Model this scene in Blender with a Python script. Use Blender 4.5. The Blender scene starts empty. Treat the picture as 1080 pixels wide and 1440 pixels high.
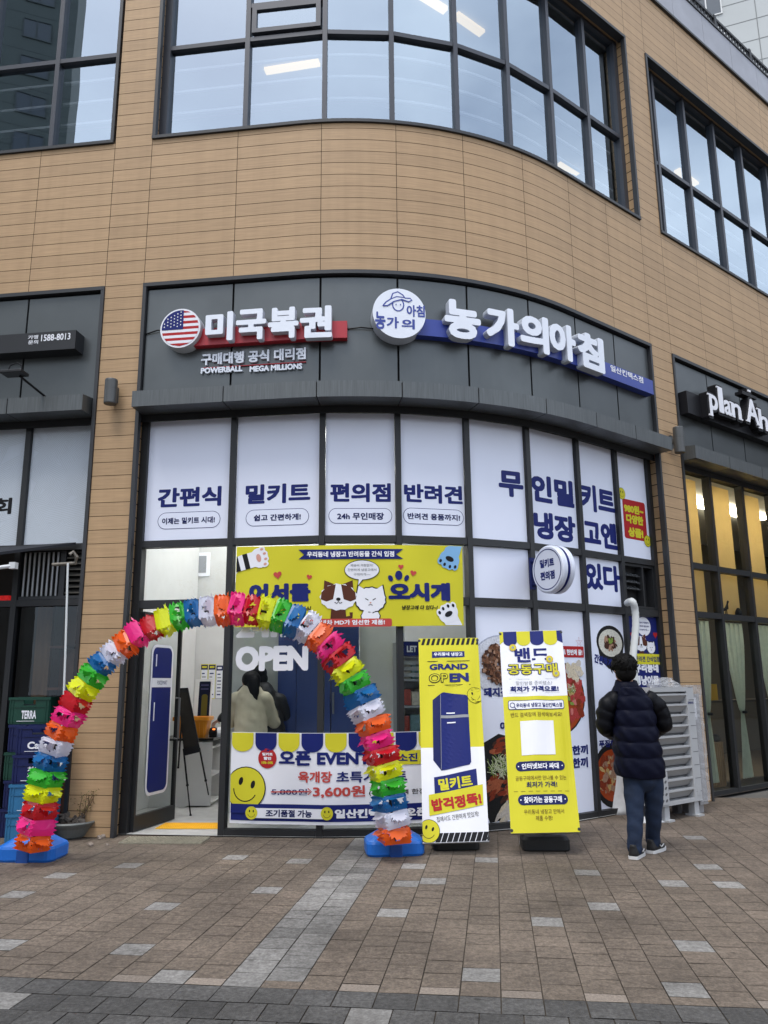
import bpy, math, random
import numpy as np
from mathutils import Vector, Matrix
from mathutils.geometry import tessellate_polygon, delaunay_2d_cdt
random.seed(7)
C = bpy.context.scene.collection
scn = bpy.context.scene
# ------------------------------------------------------------------ camera
H = 1.48
FOC, TH, ROLL = 1123.79, 0.212836, -0.0085487
_c, _s = math.cos(ROLL), math.sin(ROLL)
UPV = Vector((0, -math.sin(TH), math.cos(TH))); FWD = Vector((0, math.cos(TH), math.sin(TH))); XV = Vector((1, 0, 0))
EX = _c*XV + _s*UPV; EU = -_s*XV + _c*UPV
cam = bpy.data.cameras.new("camera"); camo = bpy.data.objects.new("camera", cam); C.objects.link(camo)
cam.sensor_fit = 'VERTICAL'; cam.sensor_height = 36; cam.lens = FOC/1440*36; cam.clip_end = 500; cam.clip_start = .05
m = Matrix.Identity(4)
for i, v in enumerate((EX, EU, -FWD)):
    for j in range(3): m[j][i] = v[j]
m.translation = (0, 0, H); camo.matrix_world = m; scn.camera = camo
# ------------------------------------------------------------------ sky, sun, exposure
SUN_EL, SUN_AZ = math.radians(64), math.radians(208)     # azimuth from +Y clockwise, sun behind the viewer's left
w = bpy.data.worlds.new("World"); scn.world = w; w.use_nodes = True
nt = w.node_tree; nt.nodes.clear()
out = nt.nodes.new("ShaderNodeOutputWorld"); bg = nt.nodes.new("ShaderNodeBackground"); sky = nt.nodes.new("ShaderNodeTexSky")
sky.sky_type = 'NISHITA'; sky.sun_disc = False; sky.sun_elevation = SUN_EL; sky.sun_rotation = SUN_AZ
sky.air_density = 1.0; sky.dust_density = 2.0; sky.ozone_density = 1.0
tc = nt.nodes.new("ShaderNodeTexCoord"); no = nt.nodes.new("ShaderNodeTexNoise"); no.inputs["Scale"].default_value = 2.2; no.inputs["Detail"].default_value = 5
mp = nt.nodes.new("ShaderNodeMapping"); mp.inputs["Scale"].default_value = (1, 1, 2.2)
rmp = nt.nodes.new("ShaderNodeValToRGB"); rmp.color_ramp.elements[0].position = .32; rmp.color_ramp.elements[0].color = (.22,)*3+(1,); rmp.color_ramp.elements[1].position = .68; rmp.color_ramp.elements[1].color = (.92,)*3+(1,)
mx = nt.nodes.new("ShaderNodeMix"); mx.data_type = 'RGBA'
L = nt.links.new
L(tc.outputs["Generated"], mp.inputs["Vector"]); L(mp.outputs[0], no.inputs["Vector"]); L(no.outputs["Fac"], rmp.inputs[0]); L(rmp.outputs[0], mx.inputs["Factor"])
L(sky.outputs[0], mx.inputs["A"]); mx.inputs["B"].default_value = (9.6, 10.2, 11.2, 1)      # overcast veil
L(mx.outputs["Result"], bg.inputs[0]); bg.inputs[1].default_value = .10; L(bg.outputs[0], out.inputs[0])
sl = bpy.data.lights.new("sun", 'SUN'); slo = bpy.data.objects.new("sun", sl); C.objects.link(slo)
sl.energy = 1.0; sl.angle = math.radians(24); sl.color = (1, .96, .9)
sd = Vector((math.sin(SUN_AZ)*math.cos(SUN_EL), math.cos(SUN_AZ)*math.cos(SUN_EL), math.sin(SUN_EL)))
slo.rotation_euler = sd.to_track_quat('Z', 'Y').to_euler(); slo.location = (0, -10, 30)
scn.view_settings.view_transform = 'Standard'; scn.view_settings.look = 'None'; scn.view_settings.exposure = 1.04; scn.view_settings.gamma = 1
scn.cycles.max_bounces = 8; scn.cycles.transparent_max_bounces = 16; scn.cycles.use_denoising = True
# ------------------------------------------------------------------ the facade's plan: straight, curved, straight
P0 = Vector((-2.773, 8.529)); AZ = 1.703; ST = 1.779; RAD = 4.384; PHI = 0.8124
S = [0.0, 1.076, 2.092, 2.971, 3.803, 4.66, 5.493, 6.302, 7.127]
T = 7.127
def heading(a): return Vector((math.sin(a), math.cos(a)))
def nrm(a): return Vector((math.cos(a), -math.sin(a)))
def plan(s, off=0.0):
    if s <= ST: p = P0 + heading(AZ)*s; a = AZ
    else:
        t = min(s-ST, RAD*PHI); a = AZ - t/RAD
        c = P0 + heading(AZ)*ST - nrm(AZ)*RAD
        p = c + nrm(a)*RAD
        if s-ST > RAD*PHI: p = p + heading(a)*(s-ST-RAD*PHI)
    return p + nrm(a)*off, a
def F(s, z, off=0.0):
    p, a = plan(s, off); return Vector((p.x, p.y, z))
def ray(x, y):
    return (FWD + EX*((x-540)/FOC) - EU*((y-720)/FOC)).normalized()
def gr(x, y, z=0.0):
    v = ray(x, y); return Vector((0, 0, H)) + v*((z-H)/v.z)
def aty(x, y, Y):
    v = ray(x, y); return Vector((0, 0, H)) + v*(Y/v.y)
def onplane(x, y, p, n):
    v = ray(x, y); o = Vector((0, 0, H)); return o + v*((p-o).dot(n)/v.dot(n))
def sz(x, y, off=0.0):                                    # picture point -> (s, z) on the facade
    v = ray(x, y); a = math.atan2(v.x, v.y); lo, hi = -6.0, 16.0
    for _ in range(50):
        mm = (lo+hi)/2; p, _a = plan(mm, off)
        if math.atan2(p.x, p.y) < a: lo = mm
        else: hi = mm
    p, _a = plan(mm, off)
    return mm, H + v.z*math.hypot(p.x, p.y)/math.hypot(v.x, v.y)
MS = [0.05, 1.09, 2.11, 2.975, 3.81, 4.66, 5.55, 6.34, 7.08]       # mullions of the corner shop
def facet(nodes, off0):
    pts = [(n, plan(n, off0)[0]) for n in nodes]
    def G(s, z, d=0.0):
        for i in range(len(pts)-1):
            if s <= pts[i+1][0] or i == len(pts)-2: break
        (sa, pa), (sb, pb) = pts[i], pts[i+1]
        q = pa + (pb-pa)*((s-sa)/(sb-sa)); dd = (pb-pa).normalized(); n = Vector((dd.y, -dd.x))
        q = q + n*d; return Vector((q.x, q.y, z))
    return G
GL = -0.2
G = facet(MS, GL)
# ------------------------------------------------------------------ materials
def lin(h):
    if isinstance(h, str):
        h = h.lstrip('#'); v = [int(h[i:i+2], 16)/255 for i in (0, 2, 4)]
        return tuple((c/12.92 if c <= .04045 else ((c+.055)/1.055)**2.4) for c in v)
    return tuple(h)
MATS = {}
def mat(name, col, rough=.5, metal=0.0, var=.08, scale=6.0, bump=0.0, bscale=40.0, spec=.5, tone=False, emit=0.0, trans=0.0, stretch=None):
    if name in MATS: return MATS[name]
    mt = bpy.data.materials.new(name); mt.use_nodes = True; t = mt.node_tree; b = t.nodes["Principled BSDF"]
    c = lin(col); b.inputs["Roughness"].default_value = rough; b.inputs["Metallic"].default_value = metal; b.inputs["Specular IOR Level"].default_value = spec
    lk = t.links.new; src = None
    co = t.nodes.new("ShaderNodeTexCoord"); vec = co.outputs["Object"]
    if stretch:
        mpn = t.nodes.new("ShaderNodeMapping"); mpn.inputs["Scale"].default_value = stretch; lk(vec, mpn.inputs[0]); vec = mpn.outputs[0]
    if var > 0:
        n = t.nodes.new("ShaderNodeTexNoise"); n.inputs["Scale"].default_value = scale; n.inputs["Detail"].default_value = 6; lk(vec, n.inputs["Vector"])
        r = t.nodes.new("ShaderNodeMapRange"); r.inputs["From Min"].default_value = .25; r.inputs["From Max"].default_value = .75
        r.inputs["To Min"].default_value = 1-var; r.inputs["To Max"].default_value = 1+var; lk(n.outputs["Fac"], r.inputs["Value"])
        hs = t.nodes.new("ShaderNodeHueSaturation"); hs.inputs["Color"].default_value = c+(1,); lk(r.outputs[0], hs.inputs["Value"]); src = hs
        if tone:
            at = t.nodes.new("ShaderNodeAttribute"); at.attribute_name = "tone"; mm = t.nodes.new("ShaderNodeMath"); mm.operation = 'MULTIPLY'
            lk(r.outputs[0], mm.inputs[0]); lk(at.outputs["Fac"], mm.inputs[1]); lk(mm.outputs[0], hs.inputs["Value"])
        lk(hs.outputs[0], b.inputs["Base Color"])
    else: b.inputs["Base Color"].default_value = c+(1,)
    if bump > 0:
        n2 = t.nodes.new("ShaderNodeTexNoise"); n2.inputs["Scale"].default_value = bscale; n2.inputs["Detail"].default_value = 4; lk(vec, n2.inputs["Vector"])
        bp = t.nodes.new("ShaderNodeBump"); bp.inputs["Strength"].default_value = bump; bp.inputs["Distance"].default_value = .01; lk(n2.outputs["Fac"], bp.inputs["Height"]); lk(bp.outputs[0], b.inputs["Normal"])
    if emit > 0:
        b.inputs["Emission Color"].default_value = c+(1,); b.inputs["Emission Strength"].default_value = emit
    if trans > 0:
        tr = t.nodes.new("ShaderNodeBsdfTranslucent"); tr.inputs[0].default_value = c+(1,); ms = t.nodes.new("ShaderNodeMixShader"); ms.inputs[0].default_value = trans
        o = t.nodes["Material Output"]; lk(b.outputs[0], ms.inputs[1]); lk(tr.outputs[0], ms.inputs[2]); lk(ms.outputs[0], o.inputs[0])
        if src: lk(src.outputs[0], tr.inputs[0])
    MATS[name] = mt; return mt
def glass(name, base, tint, wave=.0, rough=0.0, wscale=1.2):
    mt = bpy.data.materials.new(name); mt.use_nodes = True; t = mt.node_tree; t.nodes.remove(t.nodes["Principled BSDF"]); lk = t.links.new
    o = t.nodes["Material Output"]; tr = t.nodes.new("ShaderNodeBsdfTransparent"); tr.inputs[0].default_value = tuple(tint)+(1,)
    gl = t.nodes.new("ShaderNodeBsdfGlossy"); gl.inputs["Roughness"].default_value = rough; gl.inputs[0].default_value = (.60, .70, .79, 1)
    fr = t.nodes.new("ShaderNodeFresnel"); fr.inputs[0].default_value = 1.5
    mr = t.nodes.new("ShaderNodeMapRange"); mr.inputs["To Min"].default_value = base; mr.inputs["To Max"].default_value = 1.0; lk(fr.outputs[0], mr.inputs[0])
    ms = t.nodes.new("ShaderNodeMixShader"); lk(mr.outputs[0], ms.inputs[0]); lk(tr.outputs[0], ms.inputs[1]); lk(gl.outputs[0], ms.inputs[2]); lk(ms.outputs[0], o.inputs[0])
    if wave > 0:
        co = t.nodes.new("ShaderNodeTexCoord"); n = t.nodes.new("ShaderNodeTexNoise"); n.inputs["Scale"].default_value = wscale; n.inputs["Detail"].default_value = 1; lk(co.outputs["Object"], n.inputs["Vector"])
        bp = t.nodes.new("ShaderNodeBump"); bp.inputs["Strength"].default_value = wave; bp.inputs["Distance"].default_value = .02; lk(n.outputs["Fac"], bp.inputs["Height"]); lk(bp.outputs[0], gl.inputs["Normal"]); lk(bp.outputs[0], fr.inputs["Normal"])
    MATS[name] = mt; return mt
# ------------------------------------------------------------------ mesh builder
ORG = {}
class MB:
    def __init__(s): s.v = []; s.f = []; s.m = []; s.t = []
    def add(s, p): s.v.append(Vector(p)); return len(s.v)-1
    def face(s, pts, m=0, tone=1.0):
        s.f.append([s.add(p) for p in pts]); s.m.append(m); s.t.append(tone)
    def box8(s, q, m=0, tone=1.0):                        # q: 4 bottom + 4 top
        i = [s.add(p) for p in q]
        for f in ((3, 2, 1, 0), (4, 5, 6, 7), (0, 1, 5, 4), (1, 2, 6, 5), (2, 3, 7, 6), (3, 0, 4, 7)):
            s.f.append([i[k] for k in f]); s.m.append(m); s.t.append(tone)
    def box(s, c, sx, sy, sz_, rz=0.0, m=0, tone=1.0, rx=None):
        ca, sa = math.cos(rz), math.sin(rz); q = []
        for dz in (-.5, .5):
            for dx, dy in ((-.5, -.5), (.5, -.5), (.5, .5), (-.5, .5)):
                x, y = dx*sx, dy*sy; q.append(Vector(c)+Vector((ca*x-sa*y, sa*x+ca*y, dz*sz_)))
        s.box8(q, m, tone)
    def slab(s, fn, s0, s1, z0, z1, d0, d1, m=0, step=None, tone=1.0):   # box on the facade, followed along the curve
        n = 1 if step is None else max(1, int(math.ceil(abs(s1-s0)/step)))
        for k in range(n):
            a = s0+(s1-s0)*k/n; b = s0+(s1-s0)*(k+1)/n
            P = [[fn(x, z, d) for d in (d0, d1)] for x, z in ((a, z0), (b, z0), (b, z1), (a, z1))]
            s.face([P[0][1], P[1][1], P[2][1], P[3][1]], m, tone); s.face([P[3][0], P[2][0], P[1][0], P[0][0]], m, tone)
            s.face([P[3][1], P[2][1], P[2][0], P[3][0]], m, tone); s.face([P[0][0], P[1][0], P[1][1], P[0][1]], m, tone)
            if k == 0: s.face([P[0][0], P[0][1], P[3][1], P[3][0]], m, tone)
            if k == n-1: s.face([P[1][1], P[1][0], P[2][0], P[2][1]], m, tone)
    def sheet(s, fn, s0, s1, z0, z1, d, m=0, step=None, tone=1.0):
        n = 1 if step is None else max(1, int(math.ceil(abs(s1-s0)/step)))
        for k in range(n):
            a = s0+(s1-s0)*k/n; b = s0+(s1-s0)*(k+1)/n
            s.face([fn(a, z0, d), fn(b, z0, d), fn(b, z1, d), fn(a, z1, d)], m, tone)
    def tube(s, path, r, n=8, m=0, caps=True, tone=1.0, flat=1.0):
        path = [Vector(p) for p in path]; rs = r if isinstance(r, (list, tuple)) else [r]*len(path)
        rings = []; up = None
        for i, p in enumerate(path):
            d = (path[min(i+1, len(path)-1)]-path[max(i-1, 0)]).normalized()
            if up is None: up = Vector((0, 0, 1)) if abs(d.z) < .9 else Vector((0, 1, 0))
            x = d.cross(up)
            if x.length < 1e-4: x = d.cross(Vector((1, 0, 0)))
            x.normalize(); y = x.cross(d).normalized(); up = y
            rings.append([s.add(p + x*math.cos(2*math.pi*k/n)*rs[i] + y*math.sin(2*math.pi*k/n)*rs[i]*flat) for k in range(n)])
        for a, b in zip(rings, rings[1:]):
            for k in range(n):
                s.f.append([a[k], a[(k+1) % n], b[(k+1) % n], b[k]]); s.m.append(m); s.t.append(tone)
        if caps:
            s.f.append(rings[0][::-1]); s.m.append(m); s.t.append(tone); s.f.append(rings[-1]); s.m.append(m); s.t.append(tone)
    def lathe(s, prof, c, n=24, m=0, axis=(0, 0, 1), cap=True):
        ax = Vector(axis).normalized(); q = Vector((0, 0, 1)).rotation_difference(ax); rings = []
        for r, h in prof:
            rings.append([s.add(Vector(c)+q @ Vector((r*math.cos(2*math.pi*k/n), r*math.sin(2*math.pi*k/n), h))) for k in range(n)])
        for a, b in zip(rings, rings[1:]):
            for k in range(n): s.f.append([a[k], a[(k+1) % n], b[(k+1) % n], b[k]]); s.m.append(m); s.t.append(1)
        if cap:
            s.f.append(rings[0][::-1]); s.m.append(m); s.t.append(1); s.f.append(rings[-1]); s.m.append(m); s.t.append(1)
    def rings(s, R, m=0, cap=True, tone=1.0):             # loft through equal point loops
        ids = [[s.add(p) for p in r] for r in R]; n = len(R[0])
        for a, b in zip(ids, ids[1:]):
            for k in range(n): s.f.append([a[k], a[(k+1) % n], b[(k+1) % n], b[k]]); s.m.append(m); s.t.append(tone)
        if cap: s.f.append(ids[0][::-1]); s.m.append(m); s.t.append(tone); s.f.append(ids[-1]); s.m.append(m); s.t.append(tone)
    def poly(s, fn, pts, d, m=0):
        if not getattr(fn, "cell", None): s.face([fn(u, v, d) for u, v in pts], m); return
        V = [Vector((u, v, 0)) for u, v in pts]                          # soft cloth: cut the shape into small pieces that follow it
        st = [[V[i] for i in t] for t in tessellate_polygon([V])]
        while st:
            t = st.pop(); e = [(t[(i+1) % 3]-t[i]).length for i in range(3)]; i = e.index(max(e))
            if e[i] > fn.cell:
                a, b, c = t[i], t[(i+1) % 3], t[(i+2) % 3]; q = (a+b)/2; st += [[a, q, c], [q, b, c]]; continue
            n = (t[1]-t[0]).cross(t[2]-t[0]).z
            if n < 0: t = t[::-1]
            s.face([fn(p.x, p.y, d) for p in t], m)
    def ell(s, fn, u, v, ru, rv, d, m=0, n=28, rot=0.0, a0=0.0, a1=None):
        if a1 is None: a1 = a0+2*math.pi; pts = [a0+(a1-a0)*k/n for k in range(n)]
        else: pts = [a0+(a1-a0)*k/n for k in range(n+1)]
        ca, sa = math.cos(rot), math.sin(rot)
        s.poly(fn, [(u+ca*ru*math.cos(t)-sa*rv*math.sin(t), v+sa*ru*math.cos(t)+ca*rv*math.sin(t)) for t in pts], d, m)
    def line(s, fn, pts, wd, d, m=0, closed=False):       # flat stroke
        n = len(pts); L_, R_ = [], []
        for i in range(n):
            p0 = Vector(pts[(i-1) % n] if (closed or i > 0) else pts[i]); p1 = Vector(pts[(i+1) % n] if (closed or i < n-1) else pts[i])
            t = (p1-p0).normalized(); nn = Vector((-t.y, t.x))*wd/2; c = Vector(pts[i]); L_.append(c+nn); R_.append(c-nn)
        rng = range(n) if closed else range(n-1)
        for i in rng:
            j = (i+1) % n; s.face([fn(*R_[i], d), fn(*R_[j], d), fn(*L_[j], d), fn(*L_[i], d)], m)
    def rrect(s, fn, u0, u1, v0, v1, r, d, m=0, n=6):
        s.poly(fn, rrpts(u0, u1, v0, v1, r, n), d, m)
    def text(s, fn, body, u0, u1, v0, v1, d, m=0, bold=.028, d_back=None, m2=None, shear=0.0, rot=0.0, arch=0.0):
        vs, fs, edges = glyphs(body, 0.0) if bold < .012 else bold_glyphs(body, bold)
        cu, cv = (u0+u1)/2, (v0+v1)/2; ca, sa = math.cos(rot), math.sin(rot)
        def mp_(p):
            u = u0+(u1-u0)*p[0]; v = v0+(v1-v0)*p[1]; u += shear*(v-cv); v += arch*(1-(2*p[0]-1)**2)
            return cu+ca*(u-cu)-sa*(v-cv), cv+sa*(u-cu)+ca*(v-cv)
        q = [mp_(p) for p in vs]
        idx = [s.add(fn(a, b, d)) for a, b in q]
        for f in fs: s.f.append([idx[k] for k in f]); s.m.append(m); s.t.append(1)
        if d_back is not None:
            ib = [s.add(fn(a, b, d_back)) for a, b in q]; ia = [s.add(fn(a, b, d)) for a, b in q]
            for a, b in edges: s.f.append([ia[b], ia[a], ib[a], ib[b]]); s.m.append(m if m2 is None else m2); s.t.append(1)
    def build(s, name, mats, parent=None, smooth=False, org=None, bevel=0.0, tone=False):
        if parent is not None: o0 = ORG[parent.as_pointer()]
        elif org is not None: o0 = Vector(org)
        else:
            xs = [p.x for p in s.v]; ys = [p.y for p in s.v]; o0 = Vector(((min(xs)+max(xs))/2, (min(ys)+max(ys))/2, min(p.z for p in s.v)))
        me = bpy.data.meshes.new(name); me.from_pydata([tuple(p-o0) for p in s.v], [], s.f)
        for mt in (mats if isinstance(mats, (list, tuple)) else [mats]): me.materials.append(mt)
        me.polygons.foreach_set("material_index", s.m)
        if smooth: me.polygons.foreach_set("use_smooth", [True]*len(s.f))
        if tone:
            at = me.attributes.new("tone", 'FLOAT', 'FACE'); at.data.foreach_set("value", s.t)
        me.update()
        o = bpy.data.objects.new(name, me); C.objects.link(o)
        if parent is not None: o.parent = parent
        else: o.location = o0
        ORG[o.as_pointer()] = o0
        if bevel > 0:
            md = o.modifiers.new("bevel", 'BEVEL'); md.width = bevel; md.segments = 2; md.limit_method = 'ANGLE'; md.angle_limit = math.radians(40)
        if smooth == 'auto':
            pass
        return o
def rrpts(u0, u1, v0, v1, r, n=6):
    pts = []
    for cx, cy, a in ((u1-r, v1-r, 0), (u0+r, v1-r, 1), (u0+r, v0+r, 2), (u1-r, v0+r, 3)):
        for k in range(n+1):
            t = math.pi/2*(a+k/n); pts.append((cx+r*math.cos(t), cy+r*math.sin(t)))
    return pts
_TS = bpy.data.scenes.new("text_scratch"); _GC = {}; _GS = {}
def glyphs(body, bold):
    k = (body, bold)
    if k in _GC: return _GC[k]
    cu = bpy.data.curves.new("glyphs", 'FONT'); cu.body = body; cu.size = 1; cu.offset = bold; cu.resolution_u = 3
    ob = bpy.data.objects.new("glyphs", cu); _TS.collection.objects.link(ob)
    me = bpy.data.meshes.new_from_object(ob)
    xs = [v.co.x for v in me.vertices]; ys = [v.co.y for v in me.vertices]
    x0, x1, y0, y1 = min(xs), max(xs), min(ys), max(ys)
    vs = [((v.co.x-x0)/(x1-x0), (v.co.y-y0)/(y1-y0)) for v in me.vertices]
    fs = []; cnt = {}
    for p in me.polygons:
        vv = list(p.vertices)
        if p.normal.z < 0: vv.reverse()
        fs.append(vv)
        for i in range(len(vv)):
            a, b = vv[i], vv[(i+1) % len(vv)]; cnt[(a, b)] = 1
    ed = [e for e in cnt if (e[1], e[0]) not in cnt]
    bpy.data.objects.remove(ob); bpy.data.curves.remove(cu); bpy.data.meshes.remove(me)
    _GC[k] = (vs, fs, ed); _GS[body] = (x1-x0, y1-y0); return _GC[k]
def bold_glyphs(body, bold):
    """heavier lettering: the outline is grown evenly on a fine grid and traced again, so counters stay open"""
    k = (body, bold, 'b')
    if k in _GC: return _GC[k]
    vs, fs, _e = glyphs(body, 0.0); gw, gh = _GS[body]; R = 120 if len(body) <= 3 else 84 if len(body) <= 8 else 60; pad = int(bold*R)+4
    nx, ny = int(gw*R)+2*pad+2, int(gh*R)+2*pad+2; M = np.zeros((ny, nx), bool)
    P = np.array(vs)*np.array([gw*R, gh*R])+pad
    for f in fs:
        for q in range(1, len(f)-1):
            A_, B_, C_ = P[f[0]], P[f[q]], P[f[q+1]]; x0, x1 = int(min(A_[0], B_[0], C_[0])), int(max(A_[0], B_[0], C_[0]))+2; y0, y1 = int(min(A_[1], B_[1], C_[1])), int(max(A_[1], B_[1], C_[1]))+2
            X, Y_ = np.meshgrid(np.arange(x0, x1), np.arange(y0, y1)); e = lambda p, r: (r[0]-p[0])*(Y_-p[1])-(r[1]-p[1])*(X-p[0])
            a_, b_, c_ = e(A_, B_), e(B_, C_), e(C_, A_); M[y0:y1, x0:x1] |= ((a_ >= -1e-6) & (b_ >= -1e-6) & (c_ >= -1e-6)) | ((a_ <= 1e-6) & (b_ <= 1e-6) & (c_ <= 1e-6))
    r = bold*R; D = M.copy(); ri = int(math.ceil(r))
    for dy in range(-ri, ri+1):
        for dx in range(-ri, ri+1):
            if max(abs(dx), abs(dy))*.75+.25*min(abs(dx), abs(dy)) <= r*.88 and (dx or dy):      # rounded square
                D |= np.roll(np.roll(M, dy, 0), dx, 1)
    G_ = D.astype(float)
    for _ in range(1): G_ = (np.roll(G_, 1, 0)+np.roll(G_, -1, 0)+2*G_)/4; G_ = (np.roll(G_, 1, 1)+np.roll(G_, -1, 1)+2*G_)/4
    nxt = {}; pos = {}
    I = (G_[:-1, :-1] > .5)*1+(G_[:-1, 1:] > .5)*2+(G_[1:, 1:] > .5)*4+(G_[1:, :-1] > .5)*8
    def ev(kind, y, x):
        kk = (kind, y, x)
        if kk not in pos:
            if kind == 0: a_, b_ = G_[y, x], G_[y, x+1]; pos[kk] = (x+(.5-a_)/(b_-a_), y)
            else: a_, b_ = G_[y, x], G_[y+1, x]; pos[kk] = (x, y+(.5-a_)/(b_-a_))
        return kk
    TBL = {1: [('L', 'B')], 2: [('B', 'R')], 3: [('L', 'R')], 4: [('R', 'T')], 5: [('L', 'B'), ('R', 'T')], 6: [('B', 'T')], 7: [('L', 'T')], 8: [('T', 'L')], 9: [('T', 'B')], 10: [('B', 'R'), ('T', 'L')], 11: [('T', 'R')], 12: [('R', 'L')], 13: [('R', 'B')], 14: [('B', 'L')]}
    for y, x in zip(*np.nonzero((I > 0) & (I < 15))):
        for a_, b_ in TBL[int(I[y, x])]:
            ed = {'B': (0, y, x), 'T': (0, y+1, x), 'L': (1, y, x), 'R': (1, y, x+1)}; nxt[ev(*ed[b_])] = ev(*ed[a_])
    loops = []
    while nxt:
        st = next(iter(nxt)); lp = [st]; c = nxt.pop(st)
        while c != st and c in nxt: lp.append(c); c = nxt.pop(c)
        if len(lp) > 6: loops.append([pos[q] for q in lp])
    def dp(pts, tol):
        if len(pts) < 3: return pts
        a_, b_ = np.array(pts[0]), np.array(pts[-1]); v = b_-a_; L_ = np.hypot(*v); Q = np.array(pts)-a_
        dd = np.abs(Q[:, 0]*v[1]-Q[:, 1]*v[0])/L_ if L_ > 1e-9 else np.hypot(Q[:, 0], Q[:, 1]); i = int(dd.argmax())
        if dd[i] <= tol: return [pts[0], pts[-1]]
        return dp(pts[:i+1], tol)[:-1]+dp(pts[i:], tol)
    simp = []
    for lp in loops:
        h = len(lp)//2; q = dp(lp[:h+1], .28)[:-1]+dp(lp[h:]+[lp[0]], .28)[:-1]
        if len(q) >= 3: simp.append(q)
    V, Ce, Ed = [], [], []
    for lp in simp:                                          # traced with the solid on the left
        o = len(V); n = len(lp); V += lp; e_ = [(o+i, o+(i+1) % n) for i in range(n)]; Ce += e_; Ed += e_
    res = delaunay_2d_cdt([Vector(p) for p in V], Ce, [], 1, 1e-6); W = [(p.x, p.y) for p in res[0]]; Fc = []
    for t in res[2]:
        a_, b_, c_ = [W[i] for i in t]; cx, cy = (a_[0]+b_[0]+c_[0])/3, (a_[1]+b_[1]+c_[1])/3
        x, y = int(cx), int(cy); fx, fy_ = cx-x, cy-y
        if G_[y, x]*(1-fx)*(1-fy_)+G_[y, x+1]*fx*(1-fy_)+G_[y+1, x]*(1-fx)*fy_+G_[y+1, x+1]*fx*fy_ < .5: continue
        t = list(t); Fc.append(t if (b_[0]-a_[0])*(c_[1]-a_[1])-(b_[1]-a_[1])*(c_[0]-a_[0]) > 0 else t[::-1])
    og = {}
    for i, l_ in enumerate(res[3]):
        for j in l_: og[j] = i
    Ed = [(og.get(a_, a_), og.get(b_, b_)) for a_, b_ in Ed]; V = W
    xs = [p[0] for p in V]; ys = [p[1] for p in V]; x0, x1, y0, y1 = min(xs), max(xs), min(ys), max(ys)
    _GC[k] = ([((p[0]-x0)/(x1-x0), (p[1]-y0)/(y1-y0)) for p in V], Fc, Ed); return _GC[k]
def tag(o, label, cat, group=None, kind=None):
    if label: o["label"] = label
    if cat: o["category"] = cat
    if group: o["group"] = group
    if kind: o["kind"] = kind
    return o
def thing(name, label, cat, loc, group=None):
    o = bpy.data.objects.new(name, None); C.objects.link(o); o.location = loc; o.empty_display_size = .2
    ORG[o.as_pointer()] = Vector(loc); return tag(o, label, cat, group)
def copy_tree(o, parent=None):
    c = o.copy(); C.objects.link(c); ORG[c.as_pointer()] = ORG.get(o.as_pointer(), Vector((0, 0, 0)))
    if parent is not None: c.parent = parent
    for ch in list(o.children): copy_tree(ch, c)
    return c
# ================================================================== GROUND
GA = math.radians(97.6-90)                                 # paving runs square to the left-hand wall
gx = Vector((math.cos(GA), -math.sin(GA), 0)); gy = Vector((math.sin(GA), math.cos(GA), 0))
def gp(a, b, z=0.0): return gx*a + gy*b + Vector((0, 0, z))
mb = MB(); mb.face([(-150, -120, -.03), (150, -120, -.03), (150, 200, -.03), (-150, 200, -.03)])
tag(mb.build("ground", mat("ground_earth", (.10, .095, .09), .9, var=.2, scale=.5)), None, None, kind='structure')
M_joint = mat("joint_sand", (.050, .040, .030), .95, var=.7, scale=4)
M_brown = mat("paver_brown", (.126, .102, .081), .85, var=.34, scale=70, bump=.35, bscale=180, tone=True)
M_grey = mat("paver_grey", (.19, .188, .183), .85, var=.3, scale=70, bump=.35, bscale=180, tone=True)
M_dark = mat("paver_dark", (.068, .067, .066), .85, var=.42, scale=60, bump=.5, bscale=180, tone=True)
M_cream = mat("paver_cream", (.23, .19, .155), .9, var=.3, scale=70, bump=.4, bscale=180, tone=True)
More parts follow.
